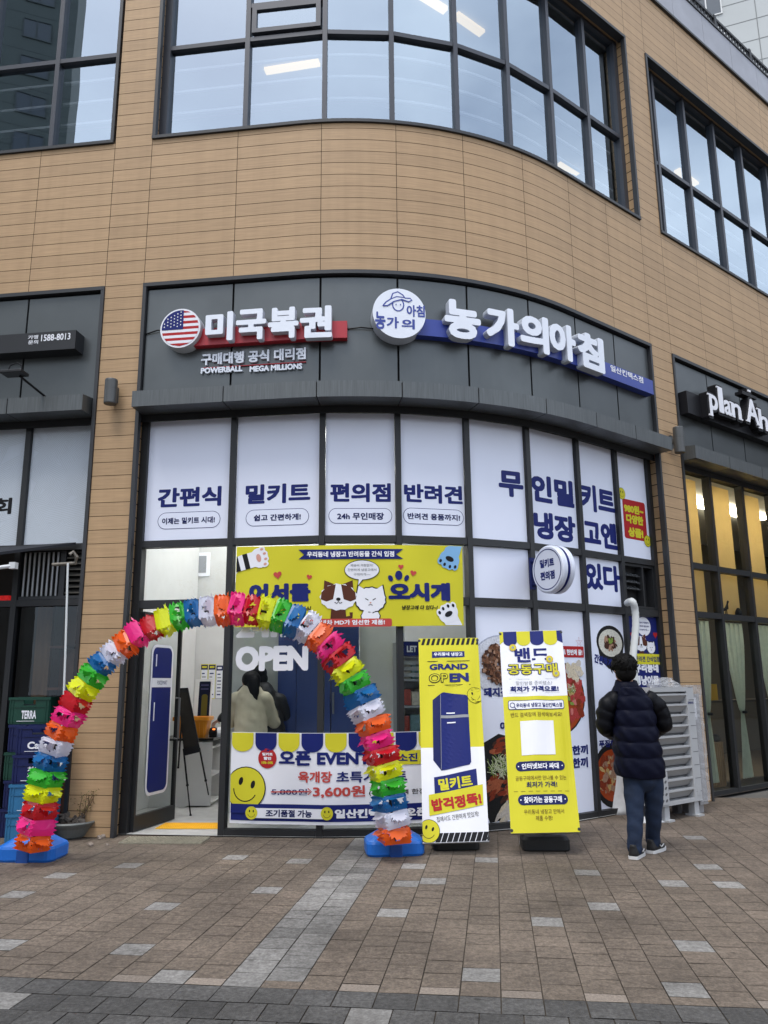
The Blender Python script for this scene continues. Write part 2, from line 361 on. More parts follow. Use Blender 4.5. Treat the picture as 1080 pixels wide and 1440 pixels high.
# stains that have a shape of their own: broad noise multiplied over the pavers
for mt_ in (M_brown, M_grey, M_dark):
    t = mt_.node_tree; hs = [n for n in t.nodes if n.type == 'HUE_SAT'][0]; b = t.nodes["Principled BSDF"]
    co = [n for n in t.nodes if n.type == 'TEX_COORD'][0]
    n = t.nodes.new("ShaderNodeTexNoise"); n.inputs["Scale"].default_value = 1.1; n.inputs["Detail"].default_value = 8; n.inputs["Roughness"].default_value = .62
    r = t.nodes.new("ShaderNodeValToRGB"); r.color_ramp.elements[0].position = .33; r.color_ramp.elements[0].color = (.60, .58, .56, 1); r.color_ramp.elements[1].position = .66; r.color_ramp.elements[1].color = (1.38, 1.36, 1.34, 1)
    m2 = t.nodes.new("ShaderNodeMix"); m2.data_type = 'RGBA'; m2.blend_type = 'MULTIPLY'; m2.inputs["Factor"].default_value = .85
    t.links.new(co.outputs["Object"], n.inputs["Vector"]); t.links.new(n.outputs["Fac"], r.inputs[0]); t.links.new(hs.outputs[0], m2.inputs["A"]); t.links.new(r.outputs[0], m2.inputs["B"]); vo = t.nodes.new("ShaderNodeTexVoronoi"); vo.inputs["Scale"].default_value = 2.6; r3 = t.nodes.new("ShaderNodeValToRGB"); r3.color_ramp.elements[0].position = .035; r3.color_ramp.elements[0].color = (.45, .44, .43, 1); r3.color_ramp.elements[1].position = .055; r3.color_ramp.elements[1].color = (1, 1, 1, 1)
    n4 = t.nodes.new("ShaderNodeTexNoise"); n4.inputs["Scale"].default_value = 26; n4.inputs["Detail"].default_value = 5; r4 = t.nodes.new("ShaderNodeValToRGB"); r4.color_ramp.elements[0].position = .30; r4.color_ramp.elements[0].color = (.74, .72, .70, 1); r4.color_ramp.elements[1].position = .68; r4.color_ramp.elements[1].color = (1.25, 1.24, 1.22, 1)
    m5 = t.nodes.new("ShaderNodeMix"); m5.data_type = 'RGBA'; m5.blend_type = 'MULTIPLY'; m5.inputs["Factor"].default_value = .8; m6 = t.nodes.new("ShaderNodeMix"); m6.data_type = 'RGBA'; m6.blend_type = 'MULTIPLY'; m6.inputs["Factor"].default_value = 1.0
    t.links.new(co.outputs["Object"], vo.inputs["Vector"]); t.links.new(vo.outputs["Distance"], r3.inputs[0]); t.links.new(co.outputs["Object"], n4.inputs["Vector"]); t.links.new(n4.outputs["Fac"], r4.inputs[0])
    t.links.new(m2.outputs["Result"], m5.inputs["A"]); t.links.new(r3.outputs[0], m5.inputs["B"]); t.links.new(m5.outputs["Result"], m6.inputs["A"]); t.links.new(r4.outputs[0], m6.inputs["B"]); t.links.new(m6.outputs["Result"], b.inputs["Base Color"])
def inv(p): p = Vector((p.x, p.y, 0)); return p.dot(gx), p.dot(gy)
TL = .2
B0 = inv(gr(540, 1396))[1]                                 # edge between dark and brown paving
greys = set()
rnd = random.Random(3)
def paving(name, a0, a1, b0, b1, chooser, stagger):
    mb = MB(); mb.sheet(lambda a, b, d: gp(a, b, d), a0, a1, b0, b1, -.006, 0)
    na = int((a1-a0)/TL); nb = int((b1-b0)/TL)
    for i in range(na):
        st_ = TL*.5*(i % 2) if stagger == 'col' else 0.0
        for j in range(-1, nb+1):
            st2 = TL*.5*(j % 2) if stagger == 'row' else 0.0
            x0 = a0+i*TL+st2; x1 = x0+TL; y0 = b0+j*TL+st_; y1 = y0+TL
            y0 = max(y0, b0); y1 = min(y1, b1); x0 = max(x0, a0); x1 = min(x1, a1)
            if y1-y0 < .03 or x1-x0 < .03: continue
            g = rnd.uniform(.0022, .0038); h = [rnd.uniform(-.0011, .0011) for _ in range(4)]
            mi, tn = chooser((x0+x1)/2, (y0+y1)/2, y1-y0)
            mb.face([gp(x0+g, y0+g, h[0]), gp(x1-g, y0+g, h[1]), gp(x1-g, y1-g, h[2]), gp(x0+g, y1-g, h[3])], mi, tn)
    return tag(mb.build(name, [M_joint, M_brown, M_grey, M_dark, M_cream], org=(0, 0, 0), tone=True), None, None, kind='structure')
gpx = [(669, 1368), (759, 1290), (956, 1326), (945, 1394), (843, 1280), (819, 1226), (939, 1244), (988, 1219), (1018, 1247), (677, 1206), (600, 1240), (543, 1288), (565, 1245),
       (189, 1328), (32, 1261), (66, 1234), (172, 1220), (212, 1279), (366, 1255), (243, 1369), (410, 1213), (322, 1206), (575, 1216), (5, 1332), (745, 1148+40)]
gset = [inv(gr(*p)) for p in gpx]
s_l = inv(gr(315, 1382)); s_r = s_l[0]+.4
def choose_brown(a, b, hgt):
    if hgt < .15 and b < B0+.2: return (4, rnd.uniform(.75, 1.1)) if rnd.random() < .6 else (1, rnd.uniform(.85, 1.15))
    if s_l[0]-.02 < a < s_r-.02 and b > B0: return 2, rnd.gauss(.84, .10)
    for q in gset:
        if abs(a-q[0]) < .1 and abs(b-q[1]) < .1: return 2, rnd.uniform(.95, 1.15)
    if b > B0+3.9 and rnd.random() < .03: return 2, rnd.uniform(.9, 1.1)
    return 1, rnd.gauss(1.0, .055)
a_start = s_l[0]-TL*30
paving("paving", a_start, a_start+TL*90, B0, B0+TL*36, choose_brown, 'col')
paving("pavement_border", a_start, a_start+TL*70, B0-TL*9, B0, lambda a, b, h: (3, rnd.uniform(.7, 1.25)) if rnd.random() > .05 else (2, .95), 'row')
# ================================================================== BUILDING
M_wood = mat("wood_board", (.420, .277, .150), .6, var=.13, scale=3.0, stretch=None, tone=True, bump=.05, bscale=60)
t = M_wood.node_tree
for n in t.nodes:
    if n.type == 'TEX_NOISE':                                # grain runs along the boards
        uv = t.nodes.new("ShaderNodeUVMap"); mpn = t.nodes.new("ShaderNodeMapping"); mpn.inputs["Scale"].default_value = (1.2, 26, 1)
        t.links.new(uv.outputs[0], mpn.inputs[0]); t.links.new(mpn.outputs[0], n.inputs["Vector"]); n.inputs["Scale"].default_value = 2.4; n.inputs["Detail"].default_value = 8
b_ = t.nodes["Principled BSDF"]; hs_n = [n for n in t.nodes if n.type == 'HUE_SAT'][0]
uv2 = t.nodes.new("ShaderNodeUVMap"); co2 = t.nodes.new("ShaderNodeTexCoord"); mp2 = t.nodes.new("ShaderNodeMapping"); mp2.inputs["Scale"].default_value = (5, 5, .22); n2 = t.nodes.new("ShaderNodeTexNoise"); n2.inputs["Scale"].default_value = 1.6; n2.inputs["Detail"].default_value = 7
r2 = t.nodes.new("ShaderNodeValToRGB"); r2.color_ramp.elements[0].position = .34; r2.color_ramp.elements[0].color = (.84, .82, .80, 1); r2.color_ramp.elements[1].position = .60; r2.color_ramp.elements[1].color = (1.03, 1.03, 1.03, 1); m3 = t.nodes.new("ShaderNodeMix"); m3.data_type = 'RGBA'; m3.blend_type = 'MULTIPLY'; m3.inputs["Factor"].default_value = .35
t.links.new(co2.outputs["Object"], mp2.inputs[0]); t.links.new(mp2.outputs[0], n2.inputs["Vector"]); t.links.new(n2.outputs["Fac"], r2.inputs[0]); t.links.new(hs_n.outputs[0], m3.inputs["A"]); t.links.new(r2.outputs[0], m3.inputs["B"]); t.links.new(m3.outputs["Result"], b_.inputs["Base Color"])
M_gap = mat("board_gap", (.035, .022, .014), .9, var=0)
M_trim = mat("trim_grey", (.036, .038, .042), .5, .2, var=.1, scale=3)
M_frame = mat("frame_charcoal", (.016, .017, .019), .5, .0, var=.1, scale=3)
M_upframe = mat("frame_grey", (.052, .057, .07), .45, .2, var=.08, scale=3)
M_fascia = mat("fascia_panel", (.10, .109, .111), .36, .55, var=.14, scale=1.6, bump=.02, bscale=2)
M_canopy = mat("canopy_sheet", (.105, .114, .117), .45, .45, var=.2, scale=7, stretch=(9, 9, .5))
M_black = mat("black_void", (.006, .006, .007), .8, var=0)
ZF, ZS, ZW, ZP = 6.066, 7.974, 11.08, 12.296
SL, SR = -.476, 7.653
SMIN, SMAX = -5.3, 17.3
OPEN = [(0, T, 0, ZF), (SMIN, SL, 0, ZF), (SR, SMAX, 0, ZF), (0, T, ZS, ZW), (SMIN, SL-.02, ZS, ZW), (SR, SMAX, ZS, ZW)]
cols = [SL-.9656*k for k in range(5, 0, -1)] + [SL] + S + [SR] + [SR+.9656*k for k in range(1, 11)]
cols = [SMIN] + [c for c in cols if SMIN+.05 < c < SMAX-.05] + [SMAX]
bld = thing("commercial_building", "corner commercial building clad in tan boards with curved glazed shopfronts and dark grey fascias", "building", (P0.x, P0.y, 0))
def arc_step(a, b): return None if (b <= ST+.01 or a >= ST+RAD*PHI) else .15
mb = MB(); uvs = []
rb = random.Random(5)
ZROW = [ZF + (k)*.153 for k in range(-40, 42)]
class WB(MB): pass
def board(mb, fn, a, b, z0, z1, d, uoff):
    step = arc_step(a, b); n = 1 if step is None else max(1, int(math.ceil((b-a)/step))); tn = rb.uniform(.94, 1.05); uo = rb.uniform(0, 40)
    for k in range(n):
        x0 = a+(b-a)*k/n; x1 = a+(b-a)*(k+1)/n
        mb.face([fn(x0, z0, d), fn(x1, z0, d), fn(x1, z1, d), fn(x0, z1, d)], 0, tn)
        uvs.extend([(x0+uo, z0), (x1+uo, z0), (x1+uo, z1), (x0+uo, z1)])
GP = .0062
for a, b in zip(cols, cols[1:]):
    mid = (a+b)/2; holes = sorted((o[2], o[3]) for o in OPEN if o[0] <= mid <= o[1]); iv = []; z = 0.0
    for h0, h1 in holes:
        if h0 > z+.01: iv.append((z, h0))
        z = max(z, h1)
    if z < ZP: iv.append((z, ZP))
    for z0, z1 in iv:
        mb.sheet(F, a, b, z0, z1, -.012, 1, arc_step(a, b)); uvs.extend([(0, 0)]*4*(len(mb.f)-len(uvs)//4))
        for r0, r1 in zip(ZROW, ZROW[1:]):
            q0 = max(r0, z0); q1 = min(r1, z1)
            if q1-q0 < .02: continue
            board(mb, F, a+.003, b-.003, q0+GP*.5, q1-GP*.5, 0.0, 0)
# board-lined reveals at the sides of the openings
for so, z0, z1, e_ in ((0.0, 0, ZF, -1), (T, 0, ZF, 1), (SL, 0, ZF, 1), (SR, 0, ZF, -1), (0.0, ZS, ZW, -1), (T, ZS, ZW, 1), (SL-.02, ZS, ZW, 1), (SR, ZS, ZW, -1)):
    mb.face([F(so+.012*e_, z0, -.005), F(so+.012*e_, z0, -.30), F(so+.012*e_, z1, -.30), F(so+.012*e_, z1, -.005)], 1); uvs.extend([(0, 0)]*4)
    for r0, r1 in zip(ZROW, ZROW[1:]):
        q0 = max(r0, z0)+GP; q1 = min(r1, z1)-GP
        if q1-q0 < .02: continue
        tn = rb.uniform(.9, 1.06); uo = rb.uniform(0, 40)
        mb.face([F(so, q0, 0), F(so, q0, -.26), F(so, q1, -.26), F(so, q1, 0)], 0, tn); uvs.extend([(uo, q0), (uo+.26, q0), (uo+.26, q1), (uo, q1)])
for a, b in zip(cols, cols[1:]):                            # soffits of the upper windows
    mid = (a+b)/2
    if any(o[0] <= mid <= o[1] and o[2] > 7 for o in OPEN):
        st_ = arc_step(a, b); n = 1 if st_ is None else max(1, int(math.ceil((b-a)/st_)))
        for k in range(n):
            x0 = a+(b-a)*k/n; x1 = a+(b-a)*(k+1)/n
            mb.face([F(x0, ZW, 0), F(x0, ZW, -.26), F(x1, ZW, -.26), F(x1, ZW, 0)], 0, .9); uvs.extend([(x0, 0), (x0, .26), (x1, .26), (x1, 0)])
cl = mb.build("cladding", [M_wood, M_gap], bld, tone=True)
ul = cl.data.uv_layers.new(name="UVMap"); ul.data.foreach_set("uv", [c for p in uvs for c in p])
# trims round every opening
mb = MB()
for (a, b, z0, z1) in OPEN:
    st_ = .15
    lo = a if a > SMIN else None; hi = b if b < SMAX else None
    mb.slab(F, a, b, z1-.045, z1, -.10, .022, 0, st_)
    if z0 > 1: mb.slab(F, a, b, z0, z0+.04, -.24, .03, 0, st_)
    if lo is not None: mb.slab(F, a, a+.04, z0+(.04 if z0 > 1 else 0), z1-.045, -.05, .02, 0)
    if hi is not None: mb.slab(F, b-.04, b, z0+(.04 if z0 > 1 else 0), z1-.045, -.05, .02, 0)
mb.build("window_surround", M_trim, bld)
# sign fascia panels
mb = MB()
for a, b in zip(cols, cols[1:]):
    mid = (a+b)/2
    if SL < mid < 0 or T < mid < SR: continue
    a2 = a+(.05 if a in (0.0, SR) else .012); b2 = b-(.05 if b in (T, SL) else .012)
    mb.slab(F, a2, b2, 4.60, ZF-.075, -.07, -.03, 0, .15)
    mb.sheet(F, a, b, 4.40, ZF-.02, -.08, 1, .15)
mb.build("fascia", [M_fascia, M_black], bld)
# canopies
def canopy(a0, a1, joints):
    mb = MB(); ss = [a0]+[j for j in joints if a0 < j < a1]+[a1]
    for a, b in zip(ss, ss[1:]):
        st_ = .15; n = max(1, int(math.ceil((b-a-.012)/st_))); x_ = [a+.006+(b-a-.012)*k/n for k in range(n+1)]
        prof = [(-.27, 4.487), (.2, 4.487), (.2, 4.668), (-.03, 4.70)]
        R = [[F(x, z, d) for d, z in prof] for x in x_]; mb.rings(R, 0)
    prof = [(-.22, 4.50), (.19, 4.50), (.19, 4.655), (-.03, 4.685)]
    n = int((a1-a0)/.15); mb.rings([[F(a0+.01+(a1-a0-.02)*k/n, z, d) for d, z in prof] for k in range(n+1)], 1)
    mb.build("canopy", [M_canopy, M_black], bld)
canopy(.03, T-.0, S); canopy(SMIN, SL-.06, cols); canopy(SR+.04, SMAX, cols)
# ---- ground floor glazing
M_glass = glass("shop_glass", .0, (.93, .96, .95), .03)
M_glass2 = glass("shop_glass_right", .0, (.90, .92, .90), .10, wscale=2.0)
def glazing(name, Gf, nodes, trans, zt, skip=(), base=.07, wd=.032, fm=None, gm=None, dfront=.05):
    fr = MB()
    for i, n in enumerate(nodes):
        e = wd*(1.25 if i in (0, len(nodes)-1) else 1)
        fr.slab(lambda s_, z, d, n=n: F(n+(s_-n), z, GL+d), n-e, n+e, 0 if base < 1 else base-.07, zt+.09, -.07, dfront)
    for i in range(len(nodes)-1):
        a, b = nodes[i]+wd, nodes[i+1]-wd
        fr.slab(Gf, a, b, zt, zt+.09, -.06, dfront-.004)
        if ('base', i) not in skip: fr.slab(Gf, a, b, base-.07, base, -.06, dfront-.004)
        for z0, z1 in trans:
            if (z0, i) in skip: continue
            fr.slab(Gf, a, b, z0, z1, -.06, dfront-.004)
    f = fr.build(name, fm or M_frame, bld)
    gz = MB()
    for i in range(len(nodes)-1):
        zz = [base]+[x for t_ in trans if (t_[0], i) not in skip for x in t_]+[zt]
        for k in range(0, len(zz), 2):
            if ('pane', i, k//2) in skip: continue
            gz.sheet(Gf, nodes[i]+wd, nodes[i+1]-wd, zz[k], zz[k+1], -.01, 0)
    gz.build("pane", gm or M_glass, f)
    return f
TR = [(2.31, 2.395), (2.975, 3.05)]
glazing("shopfront", G, MS, TR, 4.445, skip={('base', 0), ('pane', 0, 0), ('pane', 7, 1)})
nR = [SR+.07, 8.665, 9.62, 10.58, 11.54, 12.5, 13.46, 14.4, 15.4, 16.4, SMAX]; GR = facet(nR, GL)
glazing("shopfront", GR, nR, [(2.35, 2.43), (3.03, 3.11)], 4.445, gm=M_glass2)
nL = [-5.2, -4.3, -3.3, -2.36, -1.375, SL-.07]; GLf = facet(nL, GL)
glazing("shopfront", GLf, nL, [(2.36, 2.43), (2.98, 3.05)], 4.445, skip={('pane', 4, 1), ('pane', 3, 1)})
# ---- upper windows
M_upglass = glass("coated_glass", .50, (.88, .92, .94), .05, wscale=.9)
def upper(nodes, Gf):
    f = MB(); wd = .03
    for i, n in enumerate(nodes):
        e = wd*(1.6 if (i == 0 and n > SMIN) or (i == len(nodes)-1 and n < SMAX) else 1)
        f.slab(lambda s_, z, d: F(s_, z, GL+d), n-e, n+e, ZS+.04, ZW, -.08, .05)
    for i in range(len(nodes)-1):
        for z0, z1 in ((ZS+.04, ZS+.09), (9.37, 9.43), (ZW-.06, ZW-.002)): f.slab(Gf, nodes[i]+wd, nodes[i+1]-wd, z0, z1, -.07, .044)
    win = f.build("window", M_upframe, bld); gz = MB()
    for i in range(len(nodes)-1):
        for z0, z1 in ((ZS+.09, 9.37), (9.43, ZW-.06)): gz.sheet(Gf, nodes[i]+wd, nodes[i+1]-wd, z0, z1, -.01, 0)
    gz.build("pane", M_upglass, win); return win
nC = [.05, 1.105, 2.1, 2.955, 3.82, 4.63, 5.47, 6.29, 7.08]; GU = facet(nC, GL); wC = upper(nC, GU)
nUR = [SR+.05, 8.075, 8.985, 9.94, 10.9, 11.85, 12.8, 13.7, 14.6, 15.5, 16.4, SMAX]; GUR = facet(nUR, GL); upper(nUR, GUR)
nUL = [-5.3, -4.2, -3.3, -2.36, -1.43, SL-.06]; GUL = facet(nUL, GL); upper(nUL, GUL)
# the small top-hung vent in the second bay
mb = MB(); va, vb, vz0, vz1 = 1.16, 2.05, 9.47, 9.86
def vent(s_, z, d): return GU(s_, z, d+.06)
for a, b, z0, z1 in ((va, vb, vz0, vz0+.06), (va, vb, vz1-.06, vz1), (va, va+.06, vz0+.06, vz1-.06), (vb-.06, vb, vz0+.06, vz1-.06)): mb.slab(vent, a, b, z0, z1, -.05, .01)
mb.sheet(vent, va+.06, vb-.06, vz0+.06, vz1-.06, -.02, 1); mb.slab(GU, nC[1]+.03, nC[2]-.03, vz1+.01, vz1+.07, -.07, .044, 0)
mb.build("vent_window", [M_upframe, M_upglass], bld)
# parapet, roof, back walls, floors
M_conc = mat("parapet_concrete", (.36, .37, .41), .8, var=.12, scale=2.5, bump=.1, bscale=30)
M_wallp = mat("plaster_grey", (.45, .45, .44), .9, var=.04)
mb = MB()
for a, b in zip(cols, cols[1:]): mb.slab(F, a+.004, b-.004, ZP+.012, 12.93, -.2, .03, 0, .15)
mb.slab(F, SMIN, SMAX, ZP-.03, ZP+.012, -.2, .045, 1, .15); mb.slab(F, SMIN, SMAX, 12.93, 12.96, -.22, .05, 1, .15)
mb.build("parapet", [M_conc, M_trim], bld)
mb = MB(); x = SMIN
for z in (13.02, 13.38): mb.slab(F, SMIN, SMAX, z, z+.05, -.14, -.09, 0, .2)
while x < SMAX:
    mb.slab(F, x, x+.022, 13.06, 13.38, -.125, -.105); x += .11
x = SMIN
while x < SMAX:
    mb.slab(F, x, x+.07, 12.96, 13.46, -.15, -.08); x += 1.3
mb.build("railing", mat("railing_black", (.012, .013, .015), .5, .2, var=0), bld)
# interior shell: storeys as floor slabs with back walls that follow the plan
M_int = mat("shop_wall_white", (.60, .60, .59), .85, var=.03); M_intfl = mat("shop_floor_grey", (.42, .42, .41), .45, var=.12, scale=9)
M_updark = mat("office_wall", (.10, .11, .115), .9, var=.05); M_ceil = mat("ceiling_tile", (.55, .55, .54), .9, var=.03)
DB = -3.4
mb = MB()
def strip(mb, z, d0, d1, m, s0=SMIN, s1=SMAX, up=True):
    n = 60
    for k in range(n):
        a = s0+(s1-s0)*k/n; b = s0+(s1-s0)*(k+1)/n; q = [F(a, z, d0), F(b, z, d0), F(b, z, d1), F(a, z, d1)]
        mb.face(q if up else q[::-1], m)
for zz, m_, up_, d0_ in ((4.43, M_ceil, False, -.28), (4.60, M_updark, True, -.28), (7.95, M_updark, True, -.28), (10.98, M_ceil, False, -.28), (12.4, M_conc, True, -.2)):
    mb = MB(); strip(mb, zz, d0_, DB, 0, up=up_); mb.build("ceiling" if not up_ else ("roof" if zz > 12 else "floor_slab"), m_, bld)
mb = MB(); strip(mb, .012, -.14, DB, 0, SL-.1, SR+.1); mb.build("shop_floor", M_intfl, bld)
M_rfl = mat("restaurant_floor", (.10, .08, .06), .5, var=.2)
mb = MB(); strip(mb, .012, -.14, DB, 0, SMIN, SL-.11); mb.build("restaurant_floor", M_rfl, bld)
mb = MB(); strip(mb, .012, -.14, DB, 0, SR+.11, SMAX); mb.build("restaurant_floor", M_rfl, bld)
M_dkwall = mat("restaurant_wall", (.035, .025, .02), .8, var=.3, scale=2); M_dimwall = mat("restaurant_dim_wall", (.085, .07, .05), .8, var=.06)  # right wall's colour darkened so gaps beside the blinds read as dim interior
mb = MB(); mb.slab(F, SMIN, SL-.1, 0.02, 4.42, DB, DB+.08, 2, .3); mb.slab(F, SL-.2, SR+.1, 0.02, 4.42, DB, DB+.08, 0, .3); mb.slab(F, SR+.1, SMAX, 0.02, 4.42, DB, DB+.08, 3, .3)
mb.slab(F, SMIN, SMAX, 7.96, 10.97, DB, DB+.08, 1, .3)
mb.slab(F, SL-.05, SL+.03, .02, 4.42, DB+.1, -.27, 0); mb.slab(F, SR-.13, SR-.05, .02, 4.42, DB+.1, -.27, 0)
mb.slab(F, SL-.11, SL-.06, .02, 4.42, DB+.1, -.27, 2); mb.slab(F, SR-.04, SR+.01, .02, 4.42, DB+.1, -.27, 3)
mb.slab(F, SMIN-.05, SMIN, 0, 12.4, DB, 0, 1); mb.slab(F, SMAX, SMAX+.05, 0, 12.4, DB, 0, 1)
mb.build("inner_wall", [M_int, M_updark, M_dkwall, M_dimwall], bld)
# ceiling lamps and guard rails seen behind the glass upstairs
M_lampw = mat("tube_warm", (1, .70, .30), .5, var=0, emit=.55); M_lampc = mat("panel_cool", (.92, .96, 1), .5, var=0, emit=7.0)
def lampbar(p, q, z, wdt, m):
    a = gr(*p, z=z); b = gr(*q, z=z); mb = MB(); d = (b-a).normalized(); n = Vector((-d.y, d.x, 0))*wdt/2
    mb.box8([a-n, b-n, b+n, a+n, a-n+Vector((0, 0, .05)), b-n+Vector((0, 0, .05)), b+n+Vector((0, 0, .05)), a+n+Vector((0, 0, .05))]); return mb
for p, q in (((590, -6), (627, 17)), ((641, 23), (678, 49)), ((373, 102), (449, 90)), ((786, 232), (814, 245)), ((952, 241), (979, 261))):
    lampbar(p, q, 10.93, .12, M_lampw).build("ceiling_lamp", M_lampw, bld)
mb = MB()
for s0, s1 in ((SMIN, SL-.1), (.1, T-.1), (SR+.1, SMAX)):
    for z in (8.57, 8.885, 9.20): mb.slab(F, s0, s1, z, z+.034, -.36, -.33, 0, .2)
mb.build("guard_rail", mat("rail_white", (.9, .91, .92), .4, var=0), bld)
# ================================================================== SIGNS AND PRINTED GRAPHICS
NAVY = (.013, .021, .145)
M_film = mat("film_white", (.79, .83, .96), .36, spec=.4, var=.03, scale=1.0, bump=.06, bscale=3.0)
M_navy = mat("print_navy", NAVY, .42, spec=.18, var=.03)
M_navyd = mat("print_deep_navy", (.012, .018, .095), .42, spec=.18, var=.03)
M_white = mat("print_white", (.80, .81, .86), .42, spec=.18, var=.02)
M_yel = mat("print_yellow", (.63, .585, .033), .45, spec=.18, var=.03, scale=3)
M_yel2 = mat("print_gold", (.62, .42, .06), .45, spec=.18, var=.03)
M_red = mat("print_red", (.42, .022, .025), .42, spec=.18, var=.03)
M_red2 = mat("print_coral", (.52, .07, .06), .42, spec=.18, var=.03)
M_blk = mat("print_black", (.012, .012, .014), .42, spec=.18, var=0)
M_brn = mat("print_brown", (.095, .03, .018), .45, spec=.18, var=.03)
M_pink = mat("print_pink", (.62, .32, .26), .45, spec=.18, var=.03)
M_sky = mat("print_sky_blue", (.22, .45, .72), .45, spec=.18, var=.03)
M_gry = mat("print_grey", (.30, .31, .33), .45, spec=.18, var=.03)
M_lav = mat("print_lavender", (.42, .50, .78), .42, spec=.18, var=.03)
PAL = [M_film, M_navy, M_white, M_yel, M_red, M_blk, M_brn, M_pink, M_sky, M_gry, M_lav, M_red2, M_yel2, M_navyd]
FI, NA, WH, YE, RE, BL, BR, PI_, SK, GY, LA, CO, GO, ND = range(14)
def tb(xl, yt, yb, xr, off, yr=None):
    u0, v1 = sz(xl, yt, off); v0 = sz(xl, yb, off)[1]; u1 = sz(xr, yt if yr is None else yr, off)[0]; return u0, u1, v0, v1
def ptext(mb, fn, body, xl, yt, yb, xr, off, d, m, bold=.03, yr=None, **k):
    u0, u1, v0, v1 = tb(xl, yt, yb, xr, off, yr); mb.text(fn, body, u0, u1, v0, v1, d, m, bold, **k)
def pxy(x, y, off=GL): return sz(x, y, off)
def smiley(mb, fn, u, v, r, d, wink=0.0, rv=None, edge=True):
    rv = rv or r
    if edge: mb.ell(fn, u, v, r*1.05, rv*1.05, d, BL)
    mb.ell(fn, u, v, r, rv, d+.001, YE)
    ca, sa = math.cos(wink), math.sin(wink)
    for ex in (-.32, .32):
        cu, cv = ex*r, .28*rv
        mb.ell(fn, u+ca*cu-sa*cv, v+sa*cu+ca*cv, .11*r, .2*rv, d+.002, BL, n=12, rot=wink)
    pts = [(u+ca*(.6*r*math.cos(t))-sa*(.62*rv*math.sin(t)), v+sa*(.6*r*math.cos(t))+ca*(.62*rv*math.sin(t))) for t in [math.pi*(1.08+.84*k/12) for k in range(13)]]
    mb.line(fn, pts, .05*r, d+.002, BL)
def pill(mb, fn, u0, u1, v0, v1, d, m=NA, inner=FI, wl=.006):
    r = (v1-v0)/2; mb.rrect(fn, u0, u1, v0, v1, r*.999, d, m, 8)
    if inner is not None: mb.rrect(fn, u0+wl, u1-wl, v0+wl, v1-wl, (r-wl)*.999, d+.001, inner, 8)
def film(i, z0, z1, m=FI):
    mb = MB(); e = .036; mb.slab(G, MS[i]+e, MS[i+1]-e, z0, z1, -.008, .002, m); return mb
Z1 = (3.056, 4.438); Z2 = (2.402, 2.968); Z3 = (.075, 2.302)
gfilm = "printed films on the shop windows"
def done(mb, name, label, cat, group=None): return tag(mb.build(name, PAL), label, cat, group)
for i, big, bb, pl, small, sb, lab in (
    (0, "간편식", (223, 687, 714.5, 312, 683.5), (222, 310, 719.8, 743.3), "이제는 밀키트 시대!", (228.5, 728.8, 738, 302.5, 726), "white window film lettered 간편식 above the open door, leftmost of the row"),
    (1, "밀키트", (346, 682, 709.5, 437, 680), (346, 435, 715.7, 739), "쉽고 간편하게!", (357.5, 724, 733.3, 424, 722.5), "white window film lettered 밀키트 over 쉽고 간편하게! in a pill outline"),
    (2, "편의점", (464.3, 679.3, 706, 549.5, 679.3), (462, 551.5, 714.2, 735.8), "24h 무인매장", (474, 720.6, 730.8, 540, 720.6), "white window film lettered 편의점 over 24h 무인매장 in a pill outline"),
    (3, "반려견", (568, 679.5, 706, 650, 681.5), (567, 652, 715, 737.5), "반려견 용품까지!", (573, 720.8, 730, 646.8, 722.5), "white window film lettered 반려견 over 반려견 용품까지! in a pill outline")):
    mb = film(i, *Z1); ptext(mb, G, big, bb[0], bb[1], bb[2], bb[3], GL, .004, NA, .040, bb[4])
    xm = (pl[0]+pl[1])/2; ym = (pl[2]+pl[3])/2
    pill(mb, G, sz(pl[0], ym, GL)[0], sz(pl[1], ym, GL)[0], sz(xm, pl[3], GL)[1], sz(xm, pl[2], GL)[1], .004)
    ptext(mb, G, small, sb[0], sb[1], sb[2], sb[3], GL, .007, ND, .035, sb[4])
    done(mb, "window_film", lab, "window film", gfilm)
mb = film(4, *Z1); ptext(mb, G, "무", 701.5, 660, 696.5, 735, GL, .004, NA, .046)
done(mb, "window_film", "white window film with the single large syllable 무 at its right edge", "window film", gfilm)
mb = film(5, *Z1); ptext(mb, G, "인밀", 746, 665, 704, 805.5, GL, .004, NA, .046, 675); ptext(mb, G, "냉장", 750, 717.5, 756, 808, GL, .004, NA, .046, 725)
done(mb, "window_film", "white window film lettered 인밀 over 냉장 above the round projecting sign", "window film", gfilm)
mb = film(6, *Z1); ptext(mb, G, "키트", 815, 678, 716, 862.5, GL, .004, NA, .046, 685); ptext(mb, G, "고엔", 818.5, 728, 766, 866, GL, .004, NA, .046, 738)
done(mb, "window_film", "white window film lettered 키트 over 고엔 left of the red price tag", "window film", gfilm)
mb = film(7, *Z1)
u0, v1 = pxy(874.5, 700.5); v0 = pxy(876.5, 756)[1]; u1 = pxy(907, 720)[0]
mb.rrect(G, u0, u1, v0, v1, .035, .004, RE)
ptext(mb, G, "980원~", 876.5, 707.5, 719.5, 903.5, GL, .006, YE, .06, 711); ptext(mb, G, "다양한", 879.5, 722, 735, 903.5, GL, .006, YE, .06, 726); ptext(mb, G, "상품!", 882.5, 740.5, 754, 903.5, GL, .006, YE, .06, 744)
for x, y in ((873.6, 694), (910, 761)):
    u, v = pxy(x, y); smiley(mb, G, u, v, .075, .007)
done(mb, "window_film", "white window film with a red 980원 price tag and two smiley faces", "window film", gfilm)
mb = film(4, *Z2); done(mb, "window_film", "plain white window film without any print, left of the round projecting sign", "window film", gfilm)
mb = film(5, *Z2); done(mb, "window_film", "plain white window film right behind the round projecting sign", "window film", gfilm)
